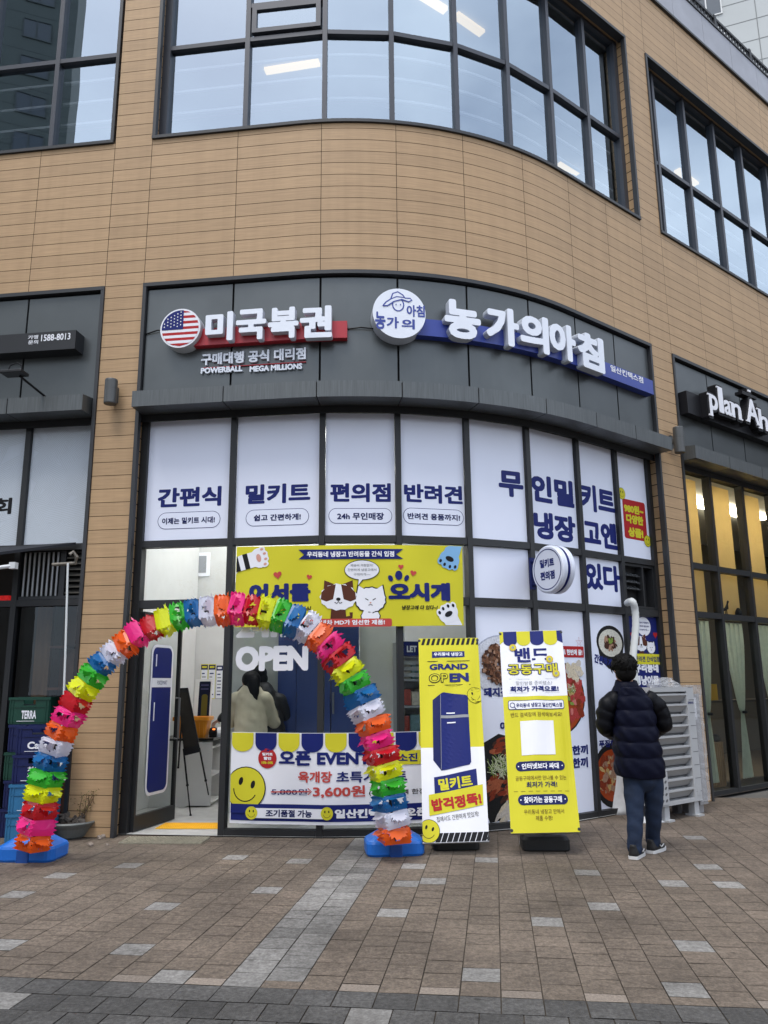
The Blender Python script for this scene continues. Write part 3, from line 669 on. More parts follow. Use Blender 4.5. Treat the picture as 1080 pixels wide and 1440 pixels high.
mb = film(6, *Z2); ptext(mb, G, "있다", 822, 790, 828, 870, GL, .004, NA, .046, 797)
done(mb, "window_film", "white window film lettered 있다 beside the black louvre", "window film", gfilm)
# ---- food posters below
FOODC = {}
def fmat(n, c): FOODC[n] = len(PAL2); PAL2.append(mat("food_"+n, c, .45, spec=.15, var=.25, scale=60)); return FOODC[n]
PAL2 = list(PAL)
for n, c in (("meat", (.17, .075, .04)), ("meat_light", (.36, .21, .14)), ("meat_dark", (.06, .025, .016)), ("sausage", (.22, .035, .014)), ("sausage_light", (.36, .10, .045)), ("cream", (.62, .54, .40)), ("soup", (.58, .57, .50)),
             ("green", (.20, .30, .055)), ("sprout", (.55, .58, .40)), ("stew", (.36, .055, .012)), ("ham", (.38, .045, .04)), ("ham_light", (.55, .16, .14)), ("noodle", (.55, .38, .15)), ("plate", (.62, .64, .70)), ("plate_rim", (.40, .43, .52)), ("bowl", (.014, .014, .015)), ("mushroom", (.55, .50, .44))): fmat(n, c)
rf = random.Random(11)
def clampf(a, b, z0, z1):
    return lambda s_, z, d: G(min(max(s_, a), b), min(max(z, z0), z1), d)
def blobs(mb, fn, u, v, ru, rv, n, cols_, smin, smax, d, asp=1.0, rmin=0.0, rmax=1.0, ang=None):
    for k in range(n):
        t = rf.uniform(0, 2*math.pi); r = math.sqrt(rf.uniform(rmin**2, rmax**2)); s_ = rf.uniform(smin, smax)
        a = rf.uniform(0, math.pi) if ang is None else ang+rf.uniform(-.35, .35)
        cu, cv = u+ru*r*math.cos(t), v+rv*r*math.sin(t); n_ = 7
        pts = []
        for q in range(n_):
            w_ = 2*math.pi*q/n_; k_ = rf.uniform(.75, 1.2); x = s_*asp*k_*math.cos(w_); y = s_*k_*math.sin(w_); pts.append((cu+math.cos(a)*x-math.sin(a)*y, cv+math.sin(a)*x+math.cos(a)*y))
        mb.poly(fn, pts, d+.00005*k, FOODC[rf.choice(cols_)])
def strands(mb, fn, u, v, ru, rv, n, cols_, wd, d):
    for k in range(n):
        t = rf.uniform(0, 6.28); r = math.sqrt(rf.random()); cu, cv = u+ru*r*math.cos(t), v+rv*r*math.sin(t); a = rf.uniform(0, 6.28); l = rf.uniform(.4, .9)*ru; bend = rf.uniform(-1.2, 1.2)
        pts = [(cu+l*(q-.5)*math.cos(a+bend*q), cv+l*(q-.5)*math.sin(a+bend*q)) for q in (0, .25, .5, .75, 1)]
        mb.line(fn, pts, wd, d+.00005*k, FOODC[rf.choice(cols_)])
def fdone(mb, label): return tag(mb.build("food_poster", PAL2), label, "poster", "food posters on the lower panes")
# pane 5: plate of pork, tray of sausages
a, b = MS[4]+.036, MS[5]-.036; fn = clampf(a, b, *Z3); mb = film(4, *Z3)
u, v = pxy(706, 936); mb.ell(fn, u, v, .40, .33, .004, FOODC["plate_rim"]); mb.ell(fn, u, v, .385, .315, .005, FOODC["plate"])
blobs(mb, fn, u, v+.02, .26, .22, 520, ("meat", "meat", "meat_light", "meat_dark"), .010, .026, .006)
ptext(mb, G, "돼지간", 680.5, 967, 980, 716, GL, .006, NA, .05, 964)
u, v = pxy(704, 1103); q = [pxy(x, y) for x, y in ((664, 1050), (702, 1032), (742, 1042), (748, 1120), (722, 1151), (690, 1158), (668, 1120))]
mb.poly(fn, q, .004, FOODC["bowl"])
for (x, y, rx, ry, n, cs, asp, ang) in ((712, 1052, 24, 14, 46, ("sausage", "sausage_light", "meat_dark"), 2.6, .3), (706, 1108, 28, 18, 60, ("sausage", "sausage_light", "meat_dark"), 2.6, .5), (714, 1140, 22, 10, 22, ("mushroom", "mushroom", "cream"), 4.0, .9)):
    uu, vv = pxy(x, y); blobs(mb, fn, uu, vv, rx*.0072, ry*.0072, n, cs, .018, .03, .006, asp, ang=ang)
uu, vv = pxy(705, 1078); strands(mb, fn, uu, vv, .16, .10, 90, ("sprout", "sprout", "green"), .006, .012)
ptext(mb, G, "이", 704, 1015, 1028, 714, GL, .006, NA, .05)
fdone(mb, "food poster with a plate of pork above a black tray of sausages and sprouts")
# pane 6: hot pot
a, b = MS[5]+.036, MS[6]-.036; fn = clampf(a, b, *Z3); mb = film(5, *Z3)
u, v = pxy(786, 981); mb.ell(fn, u, v, .46, .41, .004, FOODC["bowl"]); mb.ell(fn, u, v, .44, .39, .005, FOODC["stew"])
blobs(mb, fn, u, v, .41, .36, 120, ("ham", "ham", "ham_light", "sausage"), .03, .055, .006, 1.5, .55, 1.0); blobs(mb, fn, u, v, .25, .2, 60, ("noodle", "stew", "sausage", "green"), .015, .03, .010, 2.2)
uu, vv = pxy(808, 942); blobs(mb, fn, uu, vv, .13, .10, 26, ("cream", "cream", "mushroom"), .03, .045, .013, 1.2)
uu, vv = pxy(803, 968); strands(mb, fn, uu, vv, .08, .05, 30, ("sprout", "green"), .006, .015)
mb.line(fn, [pxy(826, 948), pxy(833, 939)], .02, .006, BL)
u0, v1 = pxy(784, 908); v0 = pxy(784, 924)[1]; u1 = pxy(820, 910)[0]; mb.rrect(fn, u0, u1, v0, v1, .012, .006, RE)
ptext(mb, fn, "트 한번에 끝!", 791, 912.5, 921, 818, GL, .008, WH, .05, 912)
cu, cv = pxy(814, 903); st = [(cu+.06*math.cos(math.pi/2+k*4*math.pi/5), cv+.06*math.sin(math.pi/2+k*4*math.pi/5)) for k in range(5)]; mb.line(fn, st, .006, .006, RE, True)
for y0, y1 in ((1047, 1061), (1065, 1080)): ptext(mb, fn, "한 끼 한끼" if y0 < 1000 else "든든한끼", 781, y0+3.5, y1+3.5, 826, GL, .006, NA, .05, y0-2)
fdone(mb, "food poster with a red hot pot, right of the yellow stand banner and lettered 한끼")
# pane 7: rice soup and stew
a, b = MS[6]+.036, MS[7]-.036; fn = clampf(a, b, *Z3); mb = film(6, *Z3)
u, v = pxy(858, 903); pts = [(u-.27, v+.02), (u+.27, v+.02), (u+.22, v-.24), (u+.06, v-.32), (u-.06, v-.32), (u-.22, v-.22)]; mb.poly(fn, pts, .0036, FOODC["bowl"])
mb.ell(fn, u, v, .275, .2, .004, FOODC["bowl"]); mb.ell(fn, u, v-.01, .235, .165, .005, FOODC["soup"]); blobs(mb, fn, u, v-.01, .12, .07, 40, ("meat_dark", "meat_dark", "meat_light"), .014, .028, .006, 1.8); blobs(mb, fn, u, v+.02, .05, .03, 14, ("green",), .012, .02, .009)
ptext(mb, G, "간편하게 뚝딱", 835, 925, 938, 874, GL, .006, NA, .045, 936, rot=-.2)
ptext(mb, G, "푸짐하게", 841.5, 1041, 1052, 872, GL, .006, NA, .045, 1036)
u, v = pxy(862, 1090); mb.ell(fn, u, v, .37, .36, .004, FOODC["bowl"]); mb.ell(fn, u, v, .32, .29, .005, FOODC["stew"]); blobs(mb, fn, u, v, .26, .22, 70, ("stew", "sausage_light", "noodle", "meat_light", "sausage"), .02, .05, .006, 1.8); blobs(mb, fn, u, v+.03, .1, .1, 18, ("meat_light", "cream"), .02, .03, .010)
fdone(mb, "food poster with a black bowl of white soup above a bowl of red stew")
# pane 8: blue pet poster
def critter_dog(mb, fn, u, v, k, d):
    mb.poly(fn, [(u-.11*k, v-.33*k), (u+.11*k, v-.33*k), (u+.09*k, v-.10*k), (u-.09*k, v-.10*k)], d, BR)
    mb.line(fn, [(u+.09*k, v-.28*k), (u+.17*k, v-.26*k), (u+.17*k, v-.20*k)], .045*k, d, BR)
    for s_ in (-1, 1): mb.poly(fn, [(u+s_*.20*k, v+.04*k), (u+s_*.19*k, v+.22*k), (u+s_*.06*k, v+.17*k)], d+.001, BR)
    n = 26; mb.poly(fn, [(u+(.235+.018*(q % 2))*k*math.cos(2*math.pi*q/n), v+(.165+.014*(q % 2))*k*math.sin(2*math.pi*q/n)) for q in range(n)], d+.002, WH)
    for s_ in (-1, 1): mb.poly(fn, [(u+s_*x*k, v+y*k) for x, y in ((.035, .165), (.15, .14), (.225, .06), (.235, -.03), (.16, -.06), (.07, -.03))], d+.003, BR)
    mb.ell(fn, u, v-.03*k, .03*k, .022*k, d+.004, BL, 10)
    mb.line(fn, [(u-.05*k, v-.07*k), (u-.02*k, v-.085*k), (u, v-.06*k), (u+.02*k, v-.085*k), (u+.05*k, v-.07*k)], .01*k, d+.004, BL)
def critter_cat(mb, fn, u, v, k, d):
    for q, m_, dd in ((.012, BL, 0), (0, WH, .001)):
        mb.poly(fn, [(u-.10*k-q, v-.33*k), (u+.10*k+q, v-.33*k), (u+.13*k+q, v-.22*k), (u+.08*k, v-.12*k), (u-.08*k, v-.12*k), (u-.13*k-q, v-.22*k)], d+dd, m_)
        for s_ in (-1, 1): mb.poly(fn, [(u+s_*(.20*k+q), v+.05*k), (u+s_*(.17*k+q), v+.20*k+q), (u+s_*.07*k, v+.14*k)], d+dd+.001, m_)
        n = 30; mb.poly(fn, [(u+((.205+.012*(j % 2))*k+q)*math.cos(2*math.pi*j/n), v+((.165+.010*(j % 2))*k+q)*math.sin(2*math.pi*j/n)) for j in range(n)], d+dd+.001, m_)
    for s_ in (-1, 1): mb.line(fn, [(u+s_*.075*k, v+.02*k), (u+s_*.03*k, v-.005*k)], .012*k, d+.004, BL)
    mb.ell(fn, u, v-.04*k, .014*k, .011*k, d+.004, PI_, 8); mb.line(fn, [(u-.03*k, v-.075*k), (u, v-.065*k), (u+.03*k, v-.075*k)], .009*k, d+.004, BL)
def heart(mb, fn, u, v, r, d, m=RE, rot=0.0):
    ca, sa = math.cos(rot), math.sin(rot); pts = []
    for k in range(24):
        t = 2*math.pi*k/24; x = r*math.sin(t)**3; y = r*(.81*math.cos(t)-.31*math.cos(2*t)-.12*math.cos(3*t)-.06*math.cos(4*t)); pts.append((u+ca*x-sa*y, v+sa*x+ca*y))
    mb.poly(fn, pts[::-1], d, m)
a, b = MS[7]+.036, MS[8]-.036; fn = clampf(a, b, *Z3); mb = film(7, *Z3, m=NA)
u, v = pxy(905, 881); mb.ell(fn, u, v, .15, .12, .004, WH); mb.poly(fn, [(u-.03, v-.1), (u+.03, v-.1), (u-.03, v-.2)], .004, WH)
for k, ttx in enumerate(("배송비 걱정없이!", "간편하게 냉장고에서", "구매하개~~")): mb.text(fn, ttx, u-.11, u+.11, v+.035-.045*k, v+.06-.045*k, .006, NA, .02)
x, y = pxy(901, 905); critter_dog(mb, fn, x, y, .55, .004); x, y = pxy(915, 911); critter_cat(mb, fn, x, y, .42, .005)
for x, y in ((889, 893), (921, 893)): u, v = pxy(x, y); heart(mb, fn, u, v, .045, .004)
u0, v1 = pxy(890, 919); u1 = pxy(928, 921)[0]; mb.poly(fn, [(u0-.03, v1-.13), (u1+.04, v1-.13), (u1+.01, v1-.06), (u1+.04, v1), (u0-.03, v1)], .008, YE)
mb.text(fn, "반려견 간식입점", u0+.03, u1-.03, v1-.1, v1-.03, .010, NA, .03)
ptext(mb, fn, "우리동네", 892, 931, 946, 925, GL, .006, WH, .055, 934); ptext(mb, fn, "댕냥이들", 892, 950, 964, 926, GL, .006, WH, .055, 953); ptext(mb, fn, "모여라!", 893, 969, 982, 926, GL, .006, WH, .055, 971)
tag(mb.build("pet_poster", PAL), "deep blue pet poster with dog, cat and 우리동네 lettering beside the air conditioner", "poster")
# ---- lettering stuck to the second bay
mb = MB(); ptext(mb, G, "OPEN", 332, 909, 944, 434, GL, .001, WH, .055, 909); ptext(mb, G, "24h", 333, 866, 897, 405, GL, .001, WH, .055, 866)
tag(mb.build("window_lettering", PAL), "large white 24h OPEN lettering stuck on the window above the bending customers", "lettering")
# ---- pet banner (yellow) and event banner (white), hung on the curved front
def clothfn(off, amp, z0, z1, ph):
    def fn(s_, z, d):
        k = math.sin((s_*3.1+z*2.0+ph)*2.3)*.6+math.sin(s_*9.3-z*5.2+ph)*.4
        return F(s_, z-.012*math.sin((s_-1.15)/2.5*math.pi), off+d+amp*k)
    fn.cell = .09
    return fn
def gridsheet(mb, fn, s0, s1, z0, z1, m, d=0.0, ns=50, nz=16):
    for i in range(ns):
        for j in range(nz):
            a, b = s0+(s1-s0)*i/ns, s0+(s1-s0)*(i+1)/ns; c, e = z0+(z1-z0)*j/nz, z0+(z1-z0)*(j+1)/nz
            mb.face([fn(a, c, d), fn(b, c, d), fn(b, e, d), fn(a, e, d)], m)
YO = -.10; fy = clothfn(YO, .010, 2.09, 2.945, 0.0); mb = MB(); ys0, ys1, yz0, yz1 = 1.187, 3.68, 2.085, 2.942
gridsheet(mb, fy, ys0, ys1, yz0, yz1, YE); gridsheet(mb, fy, ys0, ys1, yz0, yz1, YE, -.004)
for s_ in (ys0, ys1):
    mb.face([fy(s_, yz0, 0), fy(s_, yz0, -.004), fy(s_, yz1, -.004), fy(s_, yz1, 0)], YE)
D1 = .006
def Y(x, y): return sz(x, y, YO)
mb.poly(fy, [Y(420, 772), Y(567, 771), Y(557, 778.5), Y(567, 785), Y(420, 785.5), Y(428, 779)], D1, NA)
ptext(mb, fy, "우리동네 냉장고 반려동물 간식 입점", 432, 774.5, 782.5, 554, YO, D1+.002, WH, .04, 773.5)
ptext(mb, fy, "어서들", 351, 820.5, 846.5, 437, YO, D1, NA, .06, 818.5); ptext(mb, fy, "오시개", 546, 818, 844.5, 632.5, YO, D1, NA, .06, 817)
ptext(mb, fy, "사랑하는 간식", 389, 852, 859.5, 437, YO, D1, BL, .03, 851, shear=.2); ptext(mb, fy, "냉장고에 다 있다~!", 565, 850, 856.5, 615, YO, D1, BL, .03, 850, shear=.2)
for x, y, rx, ry, rt in ((560.5, 808, .04, .05, 0), (549, 812, .025, .035, .5), (571.5, 812, .025, .035, -.5)): u, v = Y(x, y); mb.ell(fy, u, v, rx, ry, D1, NA, 14, rt)
for x, y, r, rt in ((390.5, 807.5, .045, .15), (435, 810, .03, -.2), (563.5, 796, .03, 0), (581, 805, .035, -.2)): u, v = Y(x, y); heart(mb, fy, u, v, r, D1, CO, rt)
u, v = Y(509, 800); mb.ell(fy, u, v, .19, .107, D1, BL); mb.poly(fy, [(u-.04, v-.09), (u+.02, v-.1), (u-.05, v-.175)], D1, BL); mb.ell(fy, u, v, .183, .1, D1+.001, WH); mb.poly(fy, [(u-.032, v-.08), (u+.013, v-.09), (u-.042, v-.16)], D1+.001, WH)
for k, ttx in enumerate(("배송비 걱정없이!", "간편하게 냉장고에서", "구매하개~~")): mb.text(fy, ttx, u-(.12, .155, .09)[k], u+(.12, .155, .09)[k], v+.035-.048*k, v+.065-.048*k, D1+.003, GY, .02)
u, v = Y(476, 838); critter_dog(mb, fy, u, v, .80, D1); u, v = Y(521, 842); critter_cat(mb, fy, u, v, .75, D1)
u0, v1 = Y(405, 869); u1 = Y(551, 868)[0]; v0 = Y(480, 880)[1]; mb.rrect(fy, u0, u1, v0, v1-.005, .02, D1+.004, CO); ptext(mb, fy, "집사 8년차 MD가 엄선한 제품!", 428, 870.8, 878, 541, YO, D1+.006, WH, .035, 869.8)
# paws
def paw(mb, x, y, k, rot, fur, pad, stripe=None):
    u, v = Y(x, y); ca, sa = math.cos(rot), math.sin(rot)
    R_ = lambda a, b: (u+k*(ca*a-sa*b), v+k*(sa*a+ca*b))
    fc = lambda s_, z, dd: fy(min(max(s_, ys0+.005), ys1-.005), min(max(z, yz0+.005), yz1-.005), dd)
    fc.cell = .09
    ce = lambda a, b, ra, rb, m_, d: mb.ell(fc, *R_(a, b), k*ra, k*rb, d, m_, 18, rot)
    cp = lambda pts, m_, d: mb.poly(fc, [R_(*p) for p in pts], d, m_)
    cp([(-.11, -.42), (.11, -.42), (.11, .02), (-.11, .02)], fur, D1); ce(0, .04, .145, .13, fur, D1+.001)
    for a in (-.11, -.04, .04, .11): ce(a, .13-abs(a)*.3, .042, .055, fur, D1+.001); ce(a, .14-abs(a)*.35, .018, .024, pad, D1+.003)
    ce(0, .03, .06, .035, pad, D1+.003)
    if stripe is not None:
        for b0 in (-.12, -.26): cp([(-.112, b0-.07), (.112, b0-.07), (.112, b0), (-.112, b0)], stripe, D1+.002)
paw(mb, 361, 785, .75, -1.3, WH, PI_, BL); paw(mb, 633, 783, .80, 2.75, SK, BL, None); paw(mb, 632, 866, .80, .45, WH, BL, None)
tag(mb.build("pet_banner", PAL), "yellow cloth banner with a dog and a cat, lettered 어서들 오시개", "banner")
# event banner
fe = clothfn(YO, .011, .13, 1.02, 1.3); mb = MB(); es0, es1, ez0, ez1 = 1.195, 3.66, .142, 1.02
gridsheet(mb, fe, es0, es1, ez0, ez1, WH); gridsheet(mb, fe, es0, es1, ez0, ez1, WH, -.004)
for s_ in (es0, es1): mb.face([fe(s_, ez0, 0), fe(s_, ez0, -.004), fe(s_, ez1, -.004), fe(s_, ez1, 0)], WH)
gridsheet(mb, fe, es0+.012, es1-.012, ez0+.03, sz(420, 1130, YO)[1], NA, D1*.6, 50, 4); gridsheet(mb, fe, es0+.002, es1-.002, sz(420, 1130, YO)[1], sz(420, 1082, YO)[1], LA, D1*.3, 50, 4) if False else None
k = 0; x = es0+.005
wsc = .243
while x < es1-.02:
    e = min(x+wsc-.02, es1-.005); c0 = x if k else x
    r = (wsc-.02)/2; n = 14; cx = x+r; pts = [(min(cx+r*math.cos(math.pi+math.pi*q/n), e), ez1-.10+r*.8*math.sin(math.pi+math.pi*q/n)) for q in range(n+1)]
    mb.poly(fe, [(x, ez1-.004)]+pts+[(e, ez1-.004)], D1, YE if k % 2 == 0 else NA); x += wsc; k += 1
u, v = Y(376, 1065.5); mb.ell(fe, u, v, .097, .097, D1, RE); mb.text(fe, "밀키트", u-.055, u+.055, v+.025, v+.055, D1+.002, WH, .05); mb.text(fe, "할인", u-.04, u+.04, v-.015, v+.015, D1+.002, WH, .05); mb.text(fe, "10%~30%", u-.06, u+.06, v-.055, v-.03, D1+.002, YE, .04)
ptext(mb, fe, "오픈 EVENT", 392.5, 1054.5, 1075, 521, YO, D1, NA, .045, 1053); ptext(mb, fe, "육개장", 419.5, 1083, 1099, 467, YO, D1, CO, .03, 1082.5); ptext(mb, fe, "초특가 세트", 473, 1083, 1099, 572, YO, D1, NA, .03, 1082.5)
ptext(mb, fe, "5,800원", 382, 1107.5, 1117, 432, YO, D1, NA, .015, 1106); mb.line(fe, [Y(381, 1112.5), Y(436, 1111.5)], .012, D1+.002, CO); mb.line(fe, [Y(433, 1107), Y(438, 1111.5), Y(433, 1116)], .01, D1+.002, CO)
ptext(mb, fe, "3,600원", 440, 1103, 1120, 513.5, YO, D1, CO, .03, 1102); ptext(mb, fe, "(1인당 10팩 한정)", 519, 1109, 1118, 602, YO, D1, BL, .015, 1108)
u0, v1 = Y(557, 1054); u1 = Y(640, 1053)[0]; v0 = Y(557, 1074)[1]; mb.poly(fe, [(u0, v0), (u1, v0), (u1, v1), (u0, v1)], D1, YE); ptext(mb, fe, "소진 시까지", 559, 1058, 1070, 633, YO, D1+.002, NA, .035, 1057)
u, v = Y(345.5, 1108); mb2 = lambda s_, z, d: fe(min(max(s_, es0+.004), es1), z, d); mb2.cell = .09; smiley(mb, mb2, u, v, .20, D1+.002, -.25)
mb.poly(fe, [(es0+.012, sz(420, 1130.5, YO)[1]), (es0+.45, sz(420, 1130.5, YO)[1]), (es0+.45, ez0+.10), (es0+.012, ez0+.10)], D1+.006, NA)
u0, v1 = Y(358, 1135); u1 = Y(455, 1134)[0]; v0 = Y(400, 1149.5)[1]; mb.poly(fe, [(u0, v0), (u1, v0), (u1, v1), (u0, v1)], D1+.008, WH)
ptext(mb, fe, "조기품절 가능", 374.5, 1137, 1147.5, 439, YO, D1+.010, ND, .04, 1136.5)
for x, y in ((354.5, 1142), (460, 1142)): u, v = Y(x, y); smiley(mb, fe, u, v, .062, D1+.009, 0, edge=False)
ptext(mb, fe, "일산킨텍스점 오픈", 471, 1136, 1149, 600, YO, D1+.004, WH, .05, 1135.5)
tag(mb.build("event_banner", PAL), "white cloth banner lettered 오픈 EVENT with a blue foot stripe, hung low on the windows", "banner")
# ---- wall signs
M_chan = mat("channel_letter_face", (.78, .82, .90), .35, var=.02); M_chans = mat("channel_letter_side", (.52, .56, .63), .4, var=.05)
M_bred = mat("bar_red", (.42, .018, .03), .4, var=.05); M_bblue = mat("bar_blue", (.03, .055, .30), .4, var=.05)
def solid(mb, fn, pts, d0, d1, m, m2):
    mb.poly(fn, pts, d1, m); n = len(pts)
    for i in range(n):
        j = (i+1) % n; mb.face([fn(*pts[i], d0), fn(*pts[j], d0), fn(*pts[j], d1), fn(*pts[i], d1)], m2)
    mb.poly(fn, pts[::-1], d0, m2)
o = F(1.5, 5.2); sg = thing("flag_letter_sign", "raised white 미국복권 letters on a red bar with a round flag lightbox", "sign", o)
mb = MB(); mb.slab(F, .40, 2.40, 5.22, 5.42, -.03, .06, 0, .2); mb.build("backing_bar", M_bred, sg)
for chs, (xl, yt, yb, xr) in zip("미국복권", ((289.5, 440, 480.5, 328), (332.5, 436, 479, 374.5), (377.5, 433.5, 477, 420), (422, 431, 475.5, 467))):
    mb = MB(); u0, u1, v0, v1 = tb(xl, yt, yb, xr, .15); mb.text(F, chs, u0, u1, v0, v1, .15, 0, .042, d_back=.06, m2=1); mb.build("letter", [M_chan, M_chans], sg)
cu, cv = sz(253.5, 461.5, .13); r = .235
mb = MB(); solid(mb, F, [(cu+r*math.cos(2*math.pi*k/48), cv+r*math.sin(2*math.pi*k/48)) for k in range(48)], -.03, .13, 0, 1); disc = mb.build("lightbox", [M_white, mat("lightbox_rim", (.55, .57, .60), .4, var=.03)], sg)
mb = MB(); r2 = .215
for k in range(13):
    z0 = cv-r2+2*r2*k/13; z1 = z0+2*r2/13
    if k % 2 == 0: mm_ = 0
    else: mm_ = 1
    h0 = math.sqrt(max(0, r2*r2-(z0-cv)**2)); h1 = math.sqrt(max(0, r2*r2-(z1-cv)**2)); zc = (z0+z1)/2; hc = math.sqrt(r2*r2-(zc-cv)**2)
    mb.poly(F, [(cu-h0, z0), (cu+h0, z0), (cu+hc, zc), (cu+h1, z1), (cu-h1, z1), (cu-hc, zc)], .133, mm_)
pts = [(cu+.035, cv-.016)]+[(cu+r2*math.cos(t), cv+r2*math.sin(t)) for t in [math.acos(.035/r2)+(math.pi+.075-math.acos(.035/r2))*k/16 for k in range(17)]]
mb.poly(F, pts, .136, 2)
for i in range(6):
    for j in range(5):
        x = cu-.185+.038*i; y = cv+.02+.038*j+(.019 if i % 2 else 0)
        if (x-cu)**2+(y-cv)**2 < (r2-.018)**2 and x < cu+.02: mb.poly(F, [(x+(.011 if q % 2 == 0 else .005)*math.sin(math.pi*q/5), y+(.011 if q % 2 == 0 else .005)*math.cos(math.pi*q/5)) for q in range(10)][::-1], .138, 1)
mb.build("flag_print", [M_red, M_white, M_navy], disc)
mb = MB(); mb.tube([F(.05, 5.44, -.02), F(.2, 5.47, .0), F(.32, 5.46, 0)], .008, 6); mb.build("sign_cable", M_blk, sg)
mb = MB(); mb.tube([F(2.40, 5.36, -.02), F(2.55, 5.37, 0), F(2.72, 5.36, -.01)], .008, 6); mb.build("sign_cable", M_blk, sg)
wl_ = thing("wall_lettering", "small white 구매대행 공식 대리점 letters above POWERBALL MEGA MILLIONS on dark panels", "lettering", F(1.4, 4.95))
for body, (xl, yt, yb, xr), yr, bd in (("구매대행 공식 대리점", (283, 497.5, 514, 430), 491.5, .04), ("POWERBALL", (282.5, 517.5, 525.5, 341), 515.5, .045), ("MEGA MILLIONS", (351, 515, 523, 425), 512.5, .045)):
    mb = MB(); u0, u1, v0, v1 = tb(xl, yt, yb, xr, 0, yr); mb.text(F, body, u0, u1, v0, v1, .0, 0, bd, d_back=-.03, m2=1); mb.build("lettering", [M_chan, M_chans], wl_)
mb = MB(); (a_, z_), (b_, _z) = sz(285, 516.5, 0), sz(430, 511, 0); mb.slab(F, a_, b_, z_-.008, z_, -.03, -.01, 0, .2); mb.build("underline", M_bred, wl_)
# mascot disc
cu, cv = sz(561.5, 440.5, .15); r = .295
sg = thing("round_logo_sign", "round white lightbox with a blue line drawing of a farmer in a hat, lettered 농가의 아침", "sign", F(cu, cv-r))
TANG = plan(cu)[1]; td = heading(TANG); tn = nrm(TANG); pc = plan(cu)[0]
def FT(s_, z, d): p = pc+td*(s_-cu)+tn*d; return Vector((p.x, p.y, z))
mb = MB(); solid(mb, FT, [(cu+r*math.cos(2*math.pi*k/56), cv+r*math.sin(2*math.pi*k/56)) for k in range(56)], -.04, .15, 0, 1); bx = mb.build("lightbox", [M_chan, M_chans], sg)
mb = MB(); ln = lambda pts, wd=.014, cl=False: mb.line(FT, [(cu+a*.295, cv+b*.295) for a, b in pts], wd, .153, 0, cl)
ln([(-.04+.21*math.cos(t), .34+.25*math.sin(t)) for t in [2*math.pi*k/24 for k in range(24)]], .014, True)
mb.ell(FT, cu-.04*.295, cv+.34*.295, .2*.295, .24*.295, .1515, 1)
hat = [(-.62, .26), (-.5, .42), (-.32, .55), (-.24, .78), (-.05, .86), (.14, .74), (.22, .62), (.42, .62), (.48, .55), (.36, .48), (.1, .56), (-.2, .46), (-.44, .28), (-.62, .26)]
mb.poly(FT, [(cu+a*.295, cv+b*.295) for a, b in hat][:-1][::-1], .1545, 1); mb.line(FT, [(cu+a*.295, cv+b*.295) for a, b in hat], .014, .156, 0)
mb.line(FT, [(cu+a*.295, cv+b*.295) for a, b in ((-.3, .56), (-.1, .66), (.2, .64))], .012, .156, 0)
for a in (-.12, .05): mb.ell(FT, cu+a*.295, cv+.34*.295, .007, .009, .157, 0, 8)
for body, u0, u1, v0, v1 in (("농", -.92, -.52, -.68, .02), ("가", -.48, -.02, -.62, -.16), ("의", .08, .58, -.62, -.22), ("아침", .28, .97, -.12, .36)): mb.text(FT, body, cu+u0*.295, cu+u1*.295, cv+v0*.295, cv+v1*.295, .153, 0, .03)
mb.build("logo_print", [M_bblue, M_chan], bx)
# main name sign
sg = thing("letter_sign", "big raised white 농가의아침 letters on a blue bar ending in 일산킨텍스점", "sign", F(4.8, 5.2))
mb = MB(); mb.slab(F, 3.15, 6.98, 5.27, 5.47, -.03, .08, 0, .1); bar = mb.build("backing_bar", M_bblue, sg)
mb = MB(); ptext(mb, F, "일산킨텍스점", 858, 512.5, 521.5, 903.5, .08, .083, 0, .03, 527); mb.build("lettering", M_white, bar)
for chs, (xl, yt, yb, xr) in zip("농가의아침", ((624.5, 421, 471, 675), (683, 431, 478, 728.5), (731, 448, 496, 770.5), (772.5, 463, 505, 808.5), (812, 476, 521, 848))):
    mb = MB(); u0, u1, v0, v1 = tb(xl, yt, yb, xr, .17); v0, v1 = 5.235, 5.70
    mb.text(F, chs, u0, u1, v0, v1, .17, 0, .045, d_back=.06, m2=1); mb.build("letter", [M_chan, M_chans], sg)
# round projecting sign
zc = sz(748, 806, -.1)[1]; _p, _a = plan(4.62, -.14); nn = nrm(_a); hh = heading(_a); R0 = .262
cen = Vector((_p.x, _p.y, zc)) + Vector((nn.x, nn.y, 0))*(.10+R0)
sg = thing("projecting_sign", "round white double-faced sign lettered 밀키트 편의점 projecting from the shopfront on a bracket", "sign", (cen.x, cen.y, zc-R0))
def disc_part(d0, d1, r, m, nm, bev=.0):
    mb = MB(); prof = [(r-.02, d0), (r, d0+.02), (r, d1-.02), (r-.02, d1)]; mb.lathe(prof, cen, 48, 0, (hh.x, hh.y, 0)); return mb.build(nm, m, sg, smooth=False)
d1_ = disc_part(-.09, -.012, R0, mat("sign_plastic", (.66, .70, .82), .3, var=.02), "sign_face"); disc_part(.012, .09, R0, MATS["sign_plastic"], "sign_face"); disc_part(-.014, .014, R0*.985, M_navy, "sign_band")
def FD(u, v, d): return cen + Vector((nn.x, nn.y, 0))*u + Vector((0, 0, v)) - Vector((hh.x, hh.y, 0))*(.09+d)
mb = MB(); ring = [(R0*.83*math.cos(2*math.pi*k/48), R0*.83*math.sin(2*math.pi*k/48)) for k in range(48)]; mb.line(FD, ring, .010, .002, 0, True)
mb.text(FD, "밀키트", -.115, .115, .02, .115, .002, 0, .05); mb.text(FD, "편의점", -.115, .115, -.115, -.02, .002, 0, .05); mb.build("sign_print", M_navy, d1_)
mb = MB()
for dz in (.13, -.13): mb.tube([Vector((_p.x, _p.y, zc+dz)), cen+Vector((0, 0, dz))-Vector((nn.x, nn.y, 0))*.2], .018, 8)
